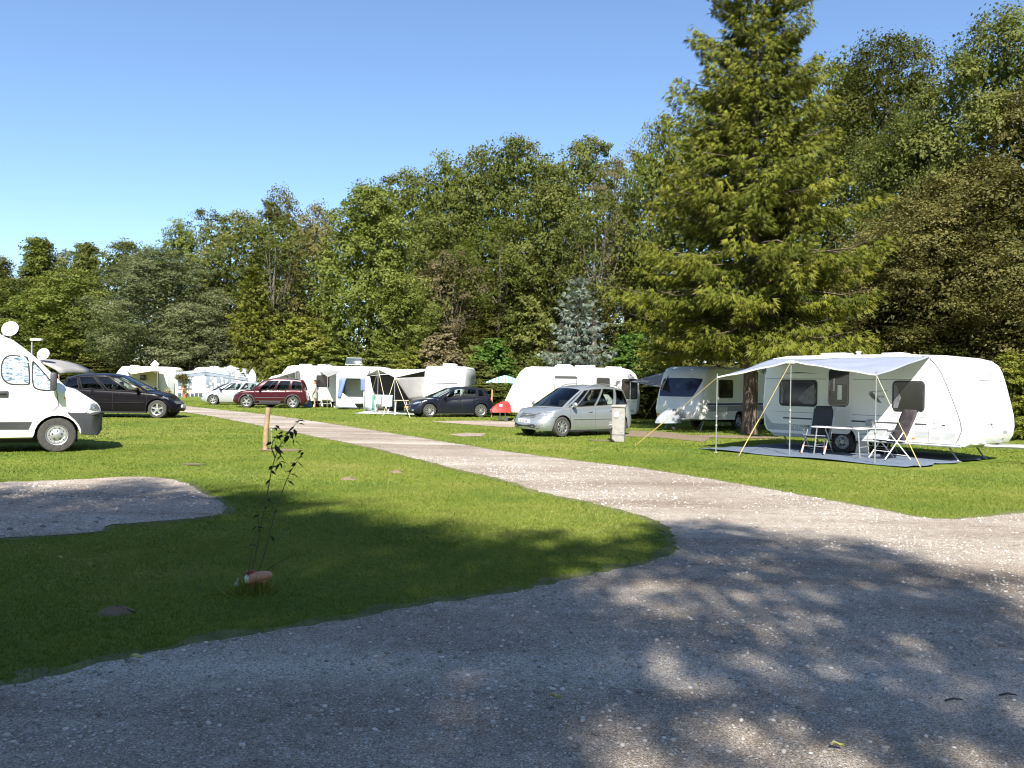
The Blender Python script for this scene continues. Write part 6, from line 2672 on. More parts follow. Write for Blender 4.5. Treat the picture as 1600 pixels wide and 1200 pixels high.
def simple_caravan(label, loc, rz, L, W, H, wins=(), roof=(), sc=1.0, m=None, door=None, stripes=(), endwin=None, ax_=0.0):
    """door side is local -y; windows given as (x0,z0,x1,z1,side,pane)"""
    root = thing('caravan', label, 'caravan', (loc[0], loc[1], 0), rz, CG, sc)
    h = L / 2
    zb = .38
    pr = [(-h, .60), (-h + .12, .42), (-h + .35, zb), (h - .3, zb), (h - .05, .46), (h, .7), (h - .04, 1.0), (h - .2, 1.5), (h - .40, 1.95), (h - .58, 2.22), (h - .85, H - .06), (h - 1.2, H),
          (-h + .7, H), (-h + .35, H - .05), (-h + .14, H - .22), (-h + .03, H - .6), (-h - .03, 1.2)]
    pr, keep = arch_prof(pr, ax_, .40, zb)
    b = rounded_prism(pr, W, .15, .28, .16, .10, keep, n=5)
    b.build('body', m or M_white, root, ang=30)
    k = Caster(b)
    for (x0, z0, x1, z1, sg, pane) in wins:
        caravan_window(root, x0, z0, x1, z1, sg * W / 2, pane=pane, r=.05, sg=sg)
    if door:
        g = MB()
        sg = door[2]
        g.prism(rr(door[0], .45, door[1], 2.1, .06), sg * (W / 2 - .002), sg * (W / 2 + .018), .006)
        d = g.build('door', M_white, root)
        g = MB()
        g.prism(rr(door[0] + .1, 1.25, door[1] - .1, 1.95, .05), sg * (W / 2 + .014), sg * (W / 2 + .03), .006)
        g.build('door_window', M_dpane, d)
    for sg in (1, -1):
        for (z0, z1, m_) in stripes:
            v, f_ = ring_patch([(-h + .3 + (L - 1.0) * t / 10, z0) for t in range(11)] + [(h - .7 - (L - 1.0) * t / 10, z1) for t in range(11)], k.side(sg), .004, 1)
            g = MB()
            g.add(v, f_)
            g.build('stripe', m_, root)
    if endwin:
        cast = k.rear() if endwin[4] < 0 else k.front()
        v, f_ = ring_patch(rr(*endwin[:4], .06), cast, .014, 3)
        g = MB()
        g.add(v, f_)
        g.build('end_window', endwin[5], root)
    for (x, w_, d_, h_, y_) in roof:
        g = MB()
        g.box((x, y_, H + h_ / 2 - .01), (w_, d_, h_), bev=.03)
        g.build('roof_hatch', M_wp, root)
    axle(root, W, ax_)
    drawbar(root, h - .1, .42, 1.2)
    return root


def fabric(name, quads, m, parent, off, sag=0.0, n=8, thick=.006):
    g = MB()
    for (a, b, c, d) in quads:
        a, b, c, d = [Vector(q) - off for q in (a, b, c, d)]
        g.grid([[a.lerp(b, u).lerp(d.lerp(c, u), v) - Vector((0, 0, sag * math.sin(PI * u) * math.sin(PI * v))) for u in np.linspace(0, 1, n + 1)] for v in np.linspace(0, 1, n + 1)])
    o = g.build(name, m, parent, fix=len(quads) == 1)
    s = o.modifiers.new('thick', 'SOLIDIFY')
    s.thickness = thick
    return o


def pole_part(parent, a, b, off, r=.018, m=None, name='pole'):
    g = MB()
    g.tube([Vector(a) - off, Vector(b) - off], r, 7)
    return g.build(name, m or M_steel, parent)


M_greyc = mat('grey_canvas', (.25, .245, .235), .85, var=.12, scale=2)
M_dgreyc = mat('dark_grey_canvas', (.12, .115, .11), .85, var=.12, scale=2)
M_bluec = mat('blue_curtain_cloth', (.16, .22, .50), .85, var=.12, scale=4)
M_wcloth = mat('white_tent_cloth', (.74, .75, .78), .8, var=.06, scale=3)
M_sheer = mat('pale_blue_tent_cloth', (.52, .60, .72), .8, var=.12, scale=2)
M_pblind = mat('pale_pane_blind', (.62, .62, .60), .4, var=.08)

# caravan with its end towards us, grey awning on the left side
cv4 = simple_caravan('white caravan with its end towards the road behind the dark blue hatchback', (-3.35, 44.6), R(-94), 5.2, 2.2, 2.52,
                     roof=((.2, .8, .7, .17, 0), (-1.4, .5, .5, .08, 0)), endwin=None, stripes=((.9, .94, M_gprint),),
                     wins=((-1.9, 1.25, -1.0, 1.9, -1, None), (.6, 1.25, 1.5, 1.9, -1, None)))
# end window towards us (front of the caravan)
v_, f_ = ring_patch(rr(-.72, 1.28, .72, 1.68, .06), lambda y, z: (Vector((2.6 - .0, y, z)) + Vector((-(z - .7) * .36 + .06, 0, 0)), Vector((1, 0, .3)).normalized()), .02, 3)
g = MB()
g.add(v_, f_)
ew = g.build('front_window', M_pblind, cv4)
g = MB()
g.box((2.44, 0, 1.70), (.05, 1.44, .03))
g.build('window_hood', mat('dusty_red_trim', (.30, .12, .12), .6), ew)
aw4 = thing('awning', 'grey canvas awning with an open dark front beside the white caravan', 'awning', (-6.0, 43.5, 0), 0)
o4 = Vector(aw4.location)
a1_, a2_ = P3(672, 578, 43.2), Vector((-4.55, 46.8, 2.45))
b1_, b2_ = P3(617, 590, 41.2), P3(570, 588, 46.0)
pk = P3(591, 577, 43.6)
fabric('canopy', [(a1_, b1_, pk, a2_.lerp(a1_, .45)), (a2_.lerp(a1_, .45), pk, b2_, a2_)], mat('white_topped_canvas', (.60, .60, .585), .8, var=.08), aw4, o4, .05)
fabric('back_wall', [((b2_.x, b2_.y, .05), (a2_.x, a2_.y + .05, .05), (a2_.x, a2_.y, 2.35), tuple(b2_))], M_dgreyc, aw4, o4)
fabric('side_wall', [((b2_.x, b2_.y, .05), (b2_.x * .55 + b1_.x * .45, b2_.y * .55 + b1_.y * .45, .05), tuple(b2_.lerp(b1_, .18)), tuple(b2_))], M_wcloth, aw4, o4)
ct = P3(675, 618, 42.4)
cb = P3(640, 625, 41.8)
fabric('hanging_panel', [(tuple(b1_ + Vector((.02, 0, -.02))), tuple(cb), tuple(ct), tuple(a1_ + Vector((0, -.05, -.35))))], M_greyc, aw4, o4)
pole_part(aw4, (b1_.x, b1_.y, 0), b1_, o4)
pole_part(aw4, (pk.x, pk.y, 0), pk, o4)
pole_part(aw4, (b2_.x, b2_.y, 0), b2_, o4)
for t0, gp in ((pk, (574, 641)), (pk, (606, 646)), (b1_, (598, 650)), (b1_, (641, 653))):
    q = G(*gp)
    pole_part(aw4, t0, (q[0], q[1], 0), o4, .012, M_ropew, 'guy_rope')
# grey awning underside groundsheet darkness is the shade itself; a light groundsheet shows at its edge
g = MB()
g.grid([[(x, y, .02 + .004 * math.sin(3 * x + 2 * y)) for x in np.linspace(-8.0, -4.6, 9)] for y in np.linspace(41.3, 46, 9)])
o = g.build('groundsheet', mat('pale_groundsheet', (.45, .46, .42), .9))
tag(o, 'pale groundsheet under the grey canvas awning', 'groundsheet')

# small blue and white porch tent
tp = G(549, 640)
tn = thing('porch_tent', 'small white tent with blue curtains and an open front beside the grey awning', 'tent', (tp[0], 47.2, 0), R(4))
of = Vector((0, 0, 0))
wA = .86
for x0, x1 in ((-wA, -wA + .14), (wA - .16, wA)):
    fabric('front_post', [((x0, 0, .08), (x1, 0, .08), (x1, 0, 1.85), (x0, 0, 1.85))], M_wcloth, tn, of, 0, 3)
fabric('valance', [((-wA, -.01, 1.80), (wA, -.01, 1.80), (wA, -.01, 1.98), (-wA, -.01, 1.98))], M_wcloth, tn, of, 0, 4)
fabric('roof', [((-wA - .04, -.04, 1.97), (wA + .04, -.04, 1.97), (wA - .05, 2.3, 2.42), (-wA + .05, 2.3, 2.42))], M_wcloth, tn, of, .05)
fabric('side_wall', [((wA, 0, .05), (wA + .25, 2.2, .05), (wA - .05, 2.2, 2.35), (wA, 0, 1.95))], M_sheer, tn, of)
fabric('side_wall', [((-wA, 0, .05), (-wA - .1, 2.2, .05), (-wA + .05, 2.2, 2.35), (-wA, 0, 1.95))], M_wcloth, tn, of)
fabric('skirt', [((wA, -.01, .05), (wA + .9, -.2, .05), (wA + .25, .3, .75), (wA, -.01, 1.9))], M_sheer, tn, of)
fabric('back_wall', [((-wA - .1, 2.2, .05), (wA + .25, 2.2, .05), (wA, 2.2, 2.3), (-wA, 2.2, 2.3))], M_wcloth, tn, of)
for sx in (-1, 1):
    xa = sx * (wA - .12)
    g = MB()
    rows = []
    for i in range(9):
        v = i / 8
        wv = (.46 - .30 * v if sx < 0 else .22)
        rows.append([(xa - sx * wv * u, -.03 - .035 * math.sin(9 * u + i * .3), 1.80 - v * (1.15 if sx < 0 else .72)) for u in np.linspace(0, 1, 9)])
    g.grid(rows)
    o = g.build('curtain', M_bluec, tn)
    so = o.modifiers.new('thick', 'SOLIDIFY')
    so.thickness = .01
fabric('half_wall', [((-wA + .1, .02, .12), (.35, .02, .12), (.05, .02, .55), (-wA + .1, .02, 1.15))], M_sheer, tn, of)
fabric('inner_sheet', [((-.5, 1.2, .3), (.6, 1.2, .3), (.6, 1.2, 1.75), (-.5, 1.2, 1.75))], M_wcloth, tn, of)
for x in (-wA, wA):
    pole_part(tn, (x, -.02, 0), (x, -.02, 1.98), of, .016)
g = MB()
for k in range(7):
    g.box((-wA + .15 + k * .22, -.03, .10), (.14, .02, .06), bev=.008)
g.build('skirt_window', M_trim, tn)

simple_caravan('white caravan with a tilted roof panel behind the small white tent', (-10.2, 51.2), R(180), 5.6, 2.2, 2.55,
               wins=((1.0, 1.25, 1.75, 1.95, 1, None), (-.1, 1.3, .3, 1.95, 1, None), (-1.9, 1.25, -1.1, 1.9, 1, None)), door=(-.9, -.3, 1), roof=((1.6, .5, .5, .1, .2),))
sp_ = P3(553, 574, 50.8)
pn = thing('solar_panel', 'dark tilted panel standing on the roof of the caravan behind the small tent', 'panel', (sp_.x, sp_.y, 2.54), 0)
g = MB()
g.box((0, 0, .33), (1.02, .04, .44), rot=Euler((R(-24), 0, 0)), bev=.01)
g.build('pane', mat('dark_blue_grey_panel', (.05, .065, .075), .15, var=.2), pn)
g = MB()
for (p_, q_) in (((-.52, -.10, .12), (.52, -.10, .12)), ((-.45, .10, .54), (.45, .10, .54)), ((-.52, -.10, .12), (-.45, .10, .54)), ((.52, -.10, .12), (.45, .10, .54)), ((-.4, .02, 0), (-.4, -.08, .14)), ((.4, .02, 0), (.4, -.08, .14))):
    g.tube([p_, q_], .018, 6)
g.build('frame', M_steel, pn)
# grey canopy between the two caravans
cn = thing('canopy_sail', 'pale canopy with a grey underside left of the small blue and white tent', 'canopy', (-11.5, 50, 0))
oc = Vector(cn.location)
p1, p2, p3_, p4 = P3(512, 589, 48.2), P3(540, 578, 48.8), P3(538, 577.5, 50.3), P3(498, 579, 50.3)
fabric('canopy', [(p1, p2, p3_, p4)], M_greyc, cn, oc, .04)
pole_part(cn, (p1.x, p1.y, 0), p1, oc)
pole_part(cn, (p2.x, p2.y, 0), p2, oc)

simple_caravan('white caravan with a fold-out white awning roof behind the dark red car', (-13.0, 53.2), R(180), 4.3, 2.2, 2.58,
               wins=((-.2, 1.3, .6, 1.9, 1, M_pblind), (1.3, 1.3, 2.0, 1.9, 1, M_pblind)), door=(-1.5, -.9, 1), roof=((.4, .7, .6, .12, 0), (-1.0, .5, .5, .1, .1)), stripes=((2.02, 2.035, M_gprint),))
fo = thing('roll_out_awning', 'white slanting fold-out awning roof rising above the dark red car', 'awning', (-17, 51, 0))
of_ = Vector(fo.location)
p1, p2, p3_, p4 = P3(420, 593, 48.8), P3(462, 580, 50.4), P3(468, 578, 52.0), P3(424, 588, 52.0)
fabric('canopy', [(p1, p2, p3_, p4)], M_wcloth, fo, of_, .03)
g = MB()
g.tube([p1 - of_, p2 - of_], .055, 8)
g.build('front_bar', M_wp, fo)
pole_part(fo, (p1.x, p1.y, 0), p1, of_)
pole_part(fo, (p2.x, p2.y, 0), p2, of_)
fabric('side_panel', [(p2, p3_, (p3_.x, p3_.y, p3_.z - .75), (p2.x, p2.y, p2.z - .7))], M_greyc, fo, of_)

# far left caravans and the awning with patterned windows
simple_caravan('cream caravan at the far left with a beige awning and one dark window', (-32.6, 73.5), R(183), 5.6, 2.3, 2.6, wins=((-1.2, 1.3, -.3, 1.95, 1, None),), m=M_cream, roof=((1.2, .6, .6, .12, 0),))
bw = thing('awning', 'low beige awning of the cream caravan at the far left', 'awning', (-31, 71, 0))
ob = Vector(bw.location)
p1, p2, p3_, p4 = P3(205, 584.5, 69.5), P3(246, 578.5, 69.5), P3(252, 576.5, 72.0), P3(196, 577, 72.2)
fabric('canopy', [(p1, p2, p3_, p4)], mat('beige_awning_cloth', (.62, .56, .42), .85), bw, ob, .05)
q1, q2 = P3(200, 612, 72.0), P3(247, 612, 72.0)
fabric('back_wall', [((q1.x, 72.1, .05), (q2.x, 72.1, .05), (q2.x, 72.1, 2.2), (q1.x, 72.1, 2.2))], mat('tan_wall_cloth', (.46, .40, .28), .85), bw, ob)
for p_ in (p1, p2):
    pole_part(bw, (p_.x, p_.y, 0), p_, ob, .025)
g = MB()
qq = P3(223, 590, 71.95)
g.box(qq - ob, (.5, .05, .45), bev=.02)
g.build('window', M_dpane, bw)

simple_caravan('white caravan with a long grey-topped awning behind the pale silver hatchback', (-26.6, 74.6), R(182), 5.4, 2.3, 2.62,
               wins=((1.75, 1.35, 2.2, 2.0, 1, None),), roof=((.5, .7, .6, .14, 0), (-1.0, 1.1, .6, .12, 0)))
la = thing('awning', 'long white awning with patterned windows and a grey roof at the left', 'awning', (-25, 71, 0))
ol = Vector(la.location)
Yf = 70.5


def LP(px, py, Y=Yf):
    return P3(px, py, Y)


ridge0, ridge1 = LP(322, 581), LP(322, 581, 73.4)
e0, e1 = LP(274, 587), LP(402, 593)
b0, b1 = LP(276, 586.5, 73.4), LP(398, 585, 73.4)
rf = mat('grey_awning_roof_cloth', (.33, .36, .41), .8, var=.1)
fabric('roof', [(tuple(e0 + Vector((0, -.1, 0))), tuple(ridge0 + Vector((0, -.1, 0))), tuple(ridge1 + Vector((0, 0, .25))), tuple(b0 + Vector((0, 0, .3)))),
                (tuple(ridge0 + Vector((0, -.1, 0))), tuple(e1 + Vector((0, -.1, 0))), tuple(b1), tuple(ridge1 + Vector((0, 0, .25))))], rf, la, ol)
fz = lambda p: Vector((p.x, p.y + .02, 0.0))
fabric('front_wall', [(tuple(fz(e0)), tuple(fz(ridge0)), tuple(ridge0 - Vector((0, -.02, .12))), tuple(e0 - Vector((0, -.02, .10)))),
                      (tuple(fz(ridge0)), tuple(fz(e1)), tuple(e1 - Vector((0, -.02, .08))), tuple(ridge0 - Vector((0, -.02, .12))))], M_wcloth, la, ol)
fabric('valance', [(tuple(e0 + Vector((0, -.06, -.26))), tuple(ridge0 + Vector((0, -.06, -.30))), tuple(ridge0 + Vector((0, -.06, 0))), tuple(e0 + Vector((0, -.06, 0)))),
                   (tuple(ridge0 + Vector((0, -.06, -.30))), tuple(e1 + Vector((0, -.06, -.22))), tuple(e1 + Vector((0, -.06, 0))), tuple(ridge0 + Vector((0, -.06, 0))))],
       mat('blue_grey_valance', (.20, .24, .30), .8, var=.1), la, ol)


def lattice_mat():
    m, t, N, L, p = nt_of('patterned_window_print')
    tc = N.new('ShaderNodeTexCoord')
    v = N.new('ShaderNodeTexVoronoi')
    v.inputs['Scale'].default_value = 3.0
    L.new(tc.outputs['Object'], v.inputs['Vector'])
    cr = N.new('ShaderNodeValToRGB')
    cr.color_ramp.elements[0].position = .28
    cr.color_ramp.elements[0].color = (.62, .63, .66, 1)
    cr.color_ramp.elements[1].position = .42
    cr.color_ramp.elements[1].color = (.16, .19, .23, 1)
    L.new(v.outputs['Distance'], cr.inputs[0])
    L.new(cr.outputs[0], p.inputs['Base Color'])
    p.inputs['Roughness'].default_value = .5
    return m


M_lat = lattice_mat()
for (x0, x1, y0, y1) in ((278, 288, 590, 609), (289, 300, 590, 609), (322, 335, 588, 606), (338, 352, 589, 606), (355, 366, 591, 606)):
    a_, b_ = LP(x0, y1), LP(x1, y0)
    g = MB()
    g.box(((a_.x + b_.x) / 2 - ol.x, Yf - .03 - ol.y, (a_.z + b_.z) / 2 - ol.z), (abs(b_.x - a_.x), .03, abs(b_.z - a_.z)), bev=.01)
    g.build('window', M_lat, la)
a_, b_ = LP(303, 614), LP(320, 587)
g = MB()
g.box(((a_.x + b_.x) / 2 - ol.x, Yf - .03 - ol.y, (a_.z + b_.z) / 2), (abs(b_.x - a_.x), .04, abs(b_.z - a_.z)), bev=.02)
g.build('door_panel', M_white, la)
g = MB()
for k in range(6):
    q = LP(281 + k * 6.5, 613)
    g.box((q.x - ol.x, Yf - .05 - ol.y, .22), (.26, .03, .26), bev=.03)
g.build('skirt_vent', mat('navy_skirt', (.05, .06, .09), .7), la)
a_, b_ = LP(262, 609, 71.6), LP(273, 588, 71.6)
g = MB()
g.box(((a_.x + b_.x) / 2 - ol.x, 71.6 - ol.y, 1.0), (.6, .05, 1.9), bev=.02)
g.build('side_screen', mat('grey_mesh_screen', (.26, .28, .29), .6), la)

# satellite dishes, closed parasol, lamp
for (px, py, Y, rad, lab, m_, sq) in ((359, 577, 60, .30, 'round grey satellite dish on a pole above the white car at the left', M_grey, False), (242, 569.5, 68, .30, 'square white satellite dish standing tilted above the cream caravan', M_wp, True),
                                      (67, 553, 44, .33, 'white satellite dish on the roof of the grey-roofed awning hut', M_wp, False)):
    p_ = P3(px, py, Y)
    dd = thing('satellite_dish', lab, 'satellite dish', (p_.x, p_.y, 0 if not sq and px > 100 else p_.z - .7), 0, None)
    zc = p_.z - dd.location.z
    g = MB()
    if sq:
        g.box((0, 0, zc), (.52, .06, .52), rot=Euler((R(-10), R(40), 0)), bev=.03)
    else:
        g.lathe([(.001, .05), (rad * .5, .035), (rad * .95, -.015), (rad, -.03), (rad * .5, .015), (.001, .03)], 24, Matrix.Translation((0, 0, zc)) @ Matrix.Rotation(R(74), 4, 'X'), cap=False)
    g.build('reflector', m_, dd)
    g = MB()
    g.tube([(0, .06, 0), (0, .06, zc + .05)], .03, 8)
    g.build('mast', M_steel, dd)
    g = MB()
    g.tube([(0, 0, zc - rad * .8), (0, -.35, zc - rad * .5)], .014, 6)
    g.box((0, -.37, zc - rad * .45), (.08, .08, .10), bev=.02)
    g.build('receiver_arm', M_steel, dd)
p_ = P3(394, 600, 55)
cp_ = thing('closed_parasol', 'closed white parasol standing upright behind the dark red car', 'parasol', (p_.x, 55, 0))
g = MB()
zt = P3(394, 577, 55).z
g.lathe([(.10, zt - 1.7), (.26, zt - 1.5), (.27, zt - .55), (.22, zt - .30), (.10, zt - .08), (.02, zt)], 14)
g.build('canopy', M_wcloth, cp_)
g = MB()
g.tube([(0, 0, 0), (0, 0, zt + .06)], .025, 8)
g.lathe([(.25, 0), (.25, .06), (.05, .1)], 14)
g.build('pole', M_steel, cp_)
p_ = P3(367, 585, 62)
cf = thing('pennant', 'small orange and white pennant right of the round grey satellite dish', 'flag', (p_.x, 62, 0))
g = MB()
g.tube([(0, 0, 0), (0, 0, p_.z + .3)], .02, 6)
g.build('pole', M_steel, cf)
g = MB()
g.prism([(0.01, p_.z - .35), (.26, p_.z - .3), (.05, p_.z + .28)], -.01, .01)
g.build('cloth', mat('pale_orange_cloth', (.75, .45, .28), .8), cf)

lp = P3(49, 590, 34)
sl = thing('lamp_post', 'slim lamp post with a flat pale head above the white van bonnet', 'lamp post', (lp.x, 34, 0))
zt = P3(49, 531.5, 34).z
g = MB()
g.tube([(0, 0, 0), (0, 0, 1.0), (0, 0, zt)], [.05, .045, .032], 10)
g.build('post', M_steel, sl)
g = MB()
g.box((.19, 0, zt + .02), (.46, .22, .09), bev=.03)
g.build('lamp_head', M_wp, sl)

# hut-like caravan awning with the grey roof behind the van
hb_ = P3(80, 600, 45)
ht = thing('awning_hut', 'caravan shelter with a drooping grey roof and brown walls behind the white van', 'shelter', (hb_.x - .6, 45.2, 0), R(-6))
g = MB()
rows = []
for y in (-1.2, -.6, 0, .8, 1.8):
    row = []
    for (x, z) in ((-2.6, 2.45), (-1.2, 2.50), (.2, 2.48), (1.0, 2.30), (1.62, 2.02), (1.90, 1.80)):
        row.append((x, y, z + .12 * math.cos((y - .3) * .7) - .05))
    rows.append(row)
g.grid(rows)
o = g.build('roof', mat('dusty_grey_roof_cloth', (.27, .26, .25), .85, var=.15, scale=2), ht)
so = o.modifiers.new('thick', 'SOLIDIFY')
so.thickness = .09
g = MB()
for k in range(9):
    g.box((-2.1 + k * .42, -.95, .95), (.40, .05, 1.9 + (.1 if k < 7 else -.2)), bev=.01)
g.build('wall', mat('brown_shelter_wall', (.17, .10, .06), .8, var=.35, scale=5), ht)
for k, x in enumerate((.1, .95)):
    g = MB()
    g.box((x, -.99, 1.35), (.30, .03, .55), bev=.02)
    g.build('window', M_pblind if k else M_dpane, ht)
g = MB()
g.tube([(1.7, -1.05, 0), (1.7, -1.05, 1.9)], .03, 8)
g.build('post', M_wood, ht)

# ------------------------------------------------------------------ small things of the middle distance
p_ = P3(224, 611, 62)
o = MB()
o.box((0, 0, .25), (1.2, .6, .30), bev=.06)
o.box((-.1, 0, .5), (.8, .5, .25), bev=.08)
yb = thing('yellow_box', 'yellow plastic tub standing before the beige awning at the far left', 'tub', (p_.x, 62, .35))
o.build('tub', mat('yellow_plastic', (.80, .45, .03), .5), yb)
g = MB()
for sx in (-.45, .45):
    for sy in (-.2, .2):
        g.tube([(sx, sy, -.35), (sx * .9, sy, .12)], .03, 6)
g.build('stand', M_steel, yb)
M_terra = mat('terracotta', (.42, .15, .07), .85, var=.15)
M_flower = leaf_mat('flower_mix', [(.08, .14, .03), (.14, .18, .04), (.55, .12, .05), (.7, .65, .6)], trans=.1, rnd=0)
for k, (px, py, Y, lab) in enumerate(((240, 620, 63, 'flowering pot plant just right of the yellow tub at the far left'), (262, 617, 66, 'red-flowered pot left of the patterned awning windows'),
                                      (289, 617, 69, 'white-flowered pot before the long patterned awning'))):
    p_ = P3(px, py, Y)
    pt = thing('potted_plant', lab, 'potted plant', (p_.x, Y, 0), 0, 'potted plants outside the far caravans')
    g = MB()
    g.lathe([(.14, 0), (.20, .28), (.22, .30), (.18, .30)], 14)
    g.build('pot', M_terra, pt)
    rg = np.random.default_rng(k)
    C = rg.normal(0, .16, (160, 3)) + np.array([0, 0, .55])
    V, Fc = leaf_quads(C, rg, .13)
    obj_of('foliage', np_mesh('foliage', V, Fc, M_flower, rg.random(160)), pt)

# hanging flower basket with dark plant on the patterned awning
p_ = LP(286, 590, 70.1)
hbk = thing('hanging_plant', 'dried brown hanging plant on the corner of the long patterned awning', 'hanging plant', (p_.x, 70.1, p_.z))
rg = np.random.default_rng(5)
C = rg.normal(0, 1, (500, 3)) * np.array([.26, .12, .12]) + np.array([-.1, 0, .05])
C2 = rg.normal(0, 1, (160, 3)) * np.array([.09, .06, .4]) + np.array([.05, 0, -.4])
V, Fc = leaf_quads(np.concatenate([C, C2]), rg, .14)
obj_of('foliage', np_mesh('foliage', V, Fc, LM['brown'], rg.random(660)), hbk)

# chairs and odds and ends before the middle caravans
FCH = 'chairs outside the middle caravans'
M_strp = stripe_mat('navy_white_stripe_cloth', (.03, .035, .07), (.72, .72, .72), 3.2, .8, 'Z')
q = G(507, 637)
camp_chair('camping_chair', 'navy and white striped deck chair right of the standing person', (q[0], q[1] + .3), R(-60), M_strp, M_wf, FCH, 28)
q = G(496, 637)
camp_chair('camping_chair', 'brown folding chair directly beside the standing person', (q[0] - .05, q[1] + .9), R(-110), mat('red_brown_chair_cloth', (.22, .06, .045), .8), M_wf, FCH, 15)
p_ = G(481, 636)
g = MB()
g.box((0, 0, .20), (.5, .35, .40), bev=.05)
o = g.build('cool_box', mat('blue_plastic', (.12, .28, .60), .5))
o.location = (p_[0], p_[1], 0)
tag(o, 'blue cool box on the grass left of the standing person', 'cool box')
p_ = G(524, 637)
g = MB()
for k in range(6):
    g.prism([(-.12, .1 + k * .17), (.12, .1 + k * .17), (.12, .2 + k * .17), (-.12, .2 + k * .17)], -.06, .06, .01)
o = g.build('crate_stack', M_trim)
g2 = MB()
g2.box((0, .02, .55), (.28, .08, 1.1), bev=.01)
o.location = (p_[0], p_[1] + .2, 0)
o2 = g2.build('shelf', M_wp, o)
tag(o, 'small black and white shelf rack left of the small tent', 'rack')
p_ = G(597, 645)
dr = thing('drying_rack', 'clothes drying rack with pale blue towels before the grey canvas awning', 'drying rack', (p_[0], p_[1], 0), R(8))
g = MB()
for sx in (1, -1):
    for sy in (1, -1):
        g.tube([(sx * .30, sy * .28, 0), (sx * .55, -sy * .20, .92)], .012, 6)
for k in range(6):
    y = -.25 + k * .1
    g.tube([(-.55, y, .93), (.55, y, .93)], .008, 5)
g.build('frame', M_wp, dr)
for (x0, x1, y_, ln, m_) in ((-.02, .52, -.26, .62, mat('pale_blue_towel', (.50, .62, .76), .9, var=.08)), (-.52, -.40, -.26, .80, mat('green_towel', (.06, .28, .20), .9)), (-.34, -.05, -.22, .5, M_wcloth)):
    g = MB()
    g.grid([[(x0 + (x1 - x0) * u, y_ - .02 - .03 * math.sin(8 * u + v * 2) * v, .95 - ln * v) for u in np.linspace(0, 1, 9)] for v in np.linspace(0, 1, 7)] )
    o = g.build('towel', m_, dr)
    so = o.modifiers.new('thick', 'SOLIDIFY')
    so.thickness = .02
q = G(626, 650)
camp_table('camping_table', 'small beige camping table in front of the dark blue hatchback', (q[0], q[1] + .15), R(4), .72, .5, .72, mat('beige_table_top', (.55, .40, .30), .6), M_wp)

# ------------------------------------------------------------------ the standing person
pp = G(490, 637)
pr_ = thing('person', 'person in a white top standing beside the brown chair before the white caravan', 'person', (pp[0], pp[1] + .2, 0), R(200), None, .94)


def skin_body(verts, edges, rad, name, m, parent, root=0, sub=2):
    me = bpy.data.meshes.new(name)
    bm = bmesh.new()
    ly = bm.verts.layers.skin.verify()
    bvs = [bm.verts.new(v) for v in verts]
    for e in edges:
        bm.edges.new((bvs[e[0]], bvs[e[1]]))
    for i, r_ in enumerate(rad):
        bvs[i][ly].radius = (r_, r_) if not isinstance(r_, tuple) else r_
        bvs[i][ly].use_root = (i == root)
    bm.to_mesh(me)
    bm.free()
    o = obj_of(name, me, parent)
    o.modifiers.new('skin', 'SKIN').use_smooth_shade = True
    sm = o.modifiers.new('sub', 'SUBSURF')
    sm.levels = sub
    sm.render_levels = sub
    me.materials.append(m)
    return o


M_skin = mat('skin', (.45, .25, .17), .55, var=.06)
bv = [(0, 0, .92), (0, .01, 1.08), (0, .0, 1.28), (0, -.01, 1.42), (0, .0, 1.50), (.0, .015, 1.57), (.01, .02, 1.66), (.0, .0, 1.74),
      (.0, .09, .88), (.02, .10, .50), (-.02, .10, .08), (.10, .11, .03), (.0, -.09, .88), (.01, -.11, .50), (-.04, -.11, .08), (.08, -.12, .03),
      (0, .17, 1.40), (.02, .22, 1.13), (.14, .21, .92), (.19, .20, .86), (0, -.17, 1.40), (.03, -.23, 1.13), (.20, -.20, 1.00), (.26, -.18, .98)]
be = [(0, 1), (1, 2), (2, 3), (3, 4), (4, 5), (5, 6), (6, 7), (0, 8), (8, 9), (9, 10), (10, 11), (0, 12), (12, 13), (13, 14), (14, 15), (3, 16), (16, 17), (17, 18), (18, 19), (3, 20), (20, 21), (21, 22), (22, 23)]
brd = [(.13, .15), (.105, .125), (.12, .155), (.08, .10), .05, .075, .095, .05, .085, .058, .04, .035, .085, .058, .04, .035, .055, .04, .032, .028, .055, .04, .032, .028]
skin_body(bv, be, brd, 'body', M_skin, pr_)
skin_body([(0, 0, .95), (0, .01, 1.08), (0, 0, 1.28), (0, -.01, 1.40), (0, .16, 1.40), (.01, .205, 1.24), (0, -.16, 1.40), (.01, -.205, 1.24)], [(0, 1), (1, 2), (2, 3), (3, 4), (4, 5), (3, 6), (6, 7)],
          [(.15, .17), (.125, .145), (.14, .175), (.10, .12), .07, .06, .07, .06], 'top', M_wcloth, pr_)
g = MB()
g.lathe([(.135, 1.0), (.165, .9), (.19, .75), (.205, .60), (.19, .60), (.14, .9)], 20, Matrix.Diagonal((.85, 1.1, 1, 1)), cap=False)
g.build('skirt', mat('grey_green_skirt', (.25, .28, .24), .85), pr_)
g = MB()
g.sphere((-.02, .0, 1.70), (.105, .10, .105), 14, 10)
g.sphere((-.09, .0, 1.63), (.06, .07, .10), 10, 8)
g.build('hair', mat('dark_brown_hair', (.035, .022, .015), .7), pr_)
g = MB()
for y in (-.035, .035):
    g.sphere((.103, y, 1.672), .012, 8, 6)
g.build('eyes', M_black, pr_)
g = MB()
g.tube([(.100, 0, 1.67), (.128, 0, 1.635), (.105, 0, 1.628)], [.010, .016, .008], 6)
g.tube([(.100, -.025, 1.605), (.110, 0, 1.602), (.100, .025, 1.605)], .007, 6)
g.build('nose_and_mouth', mat('lip', (.38, .16, .13), .5), pr_)

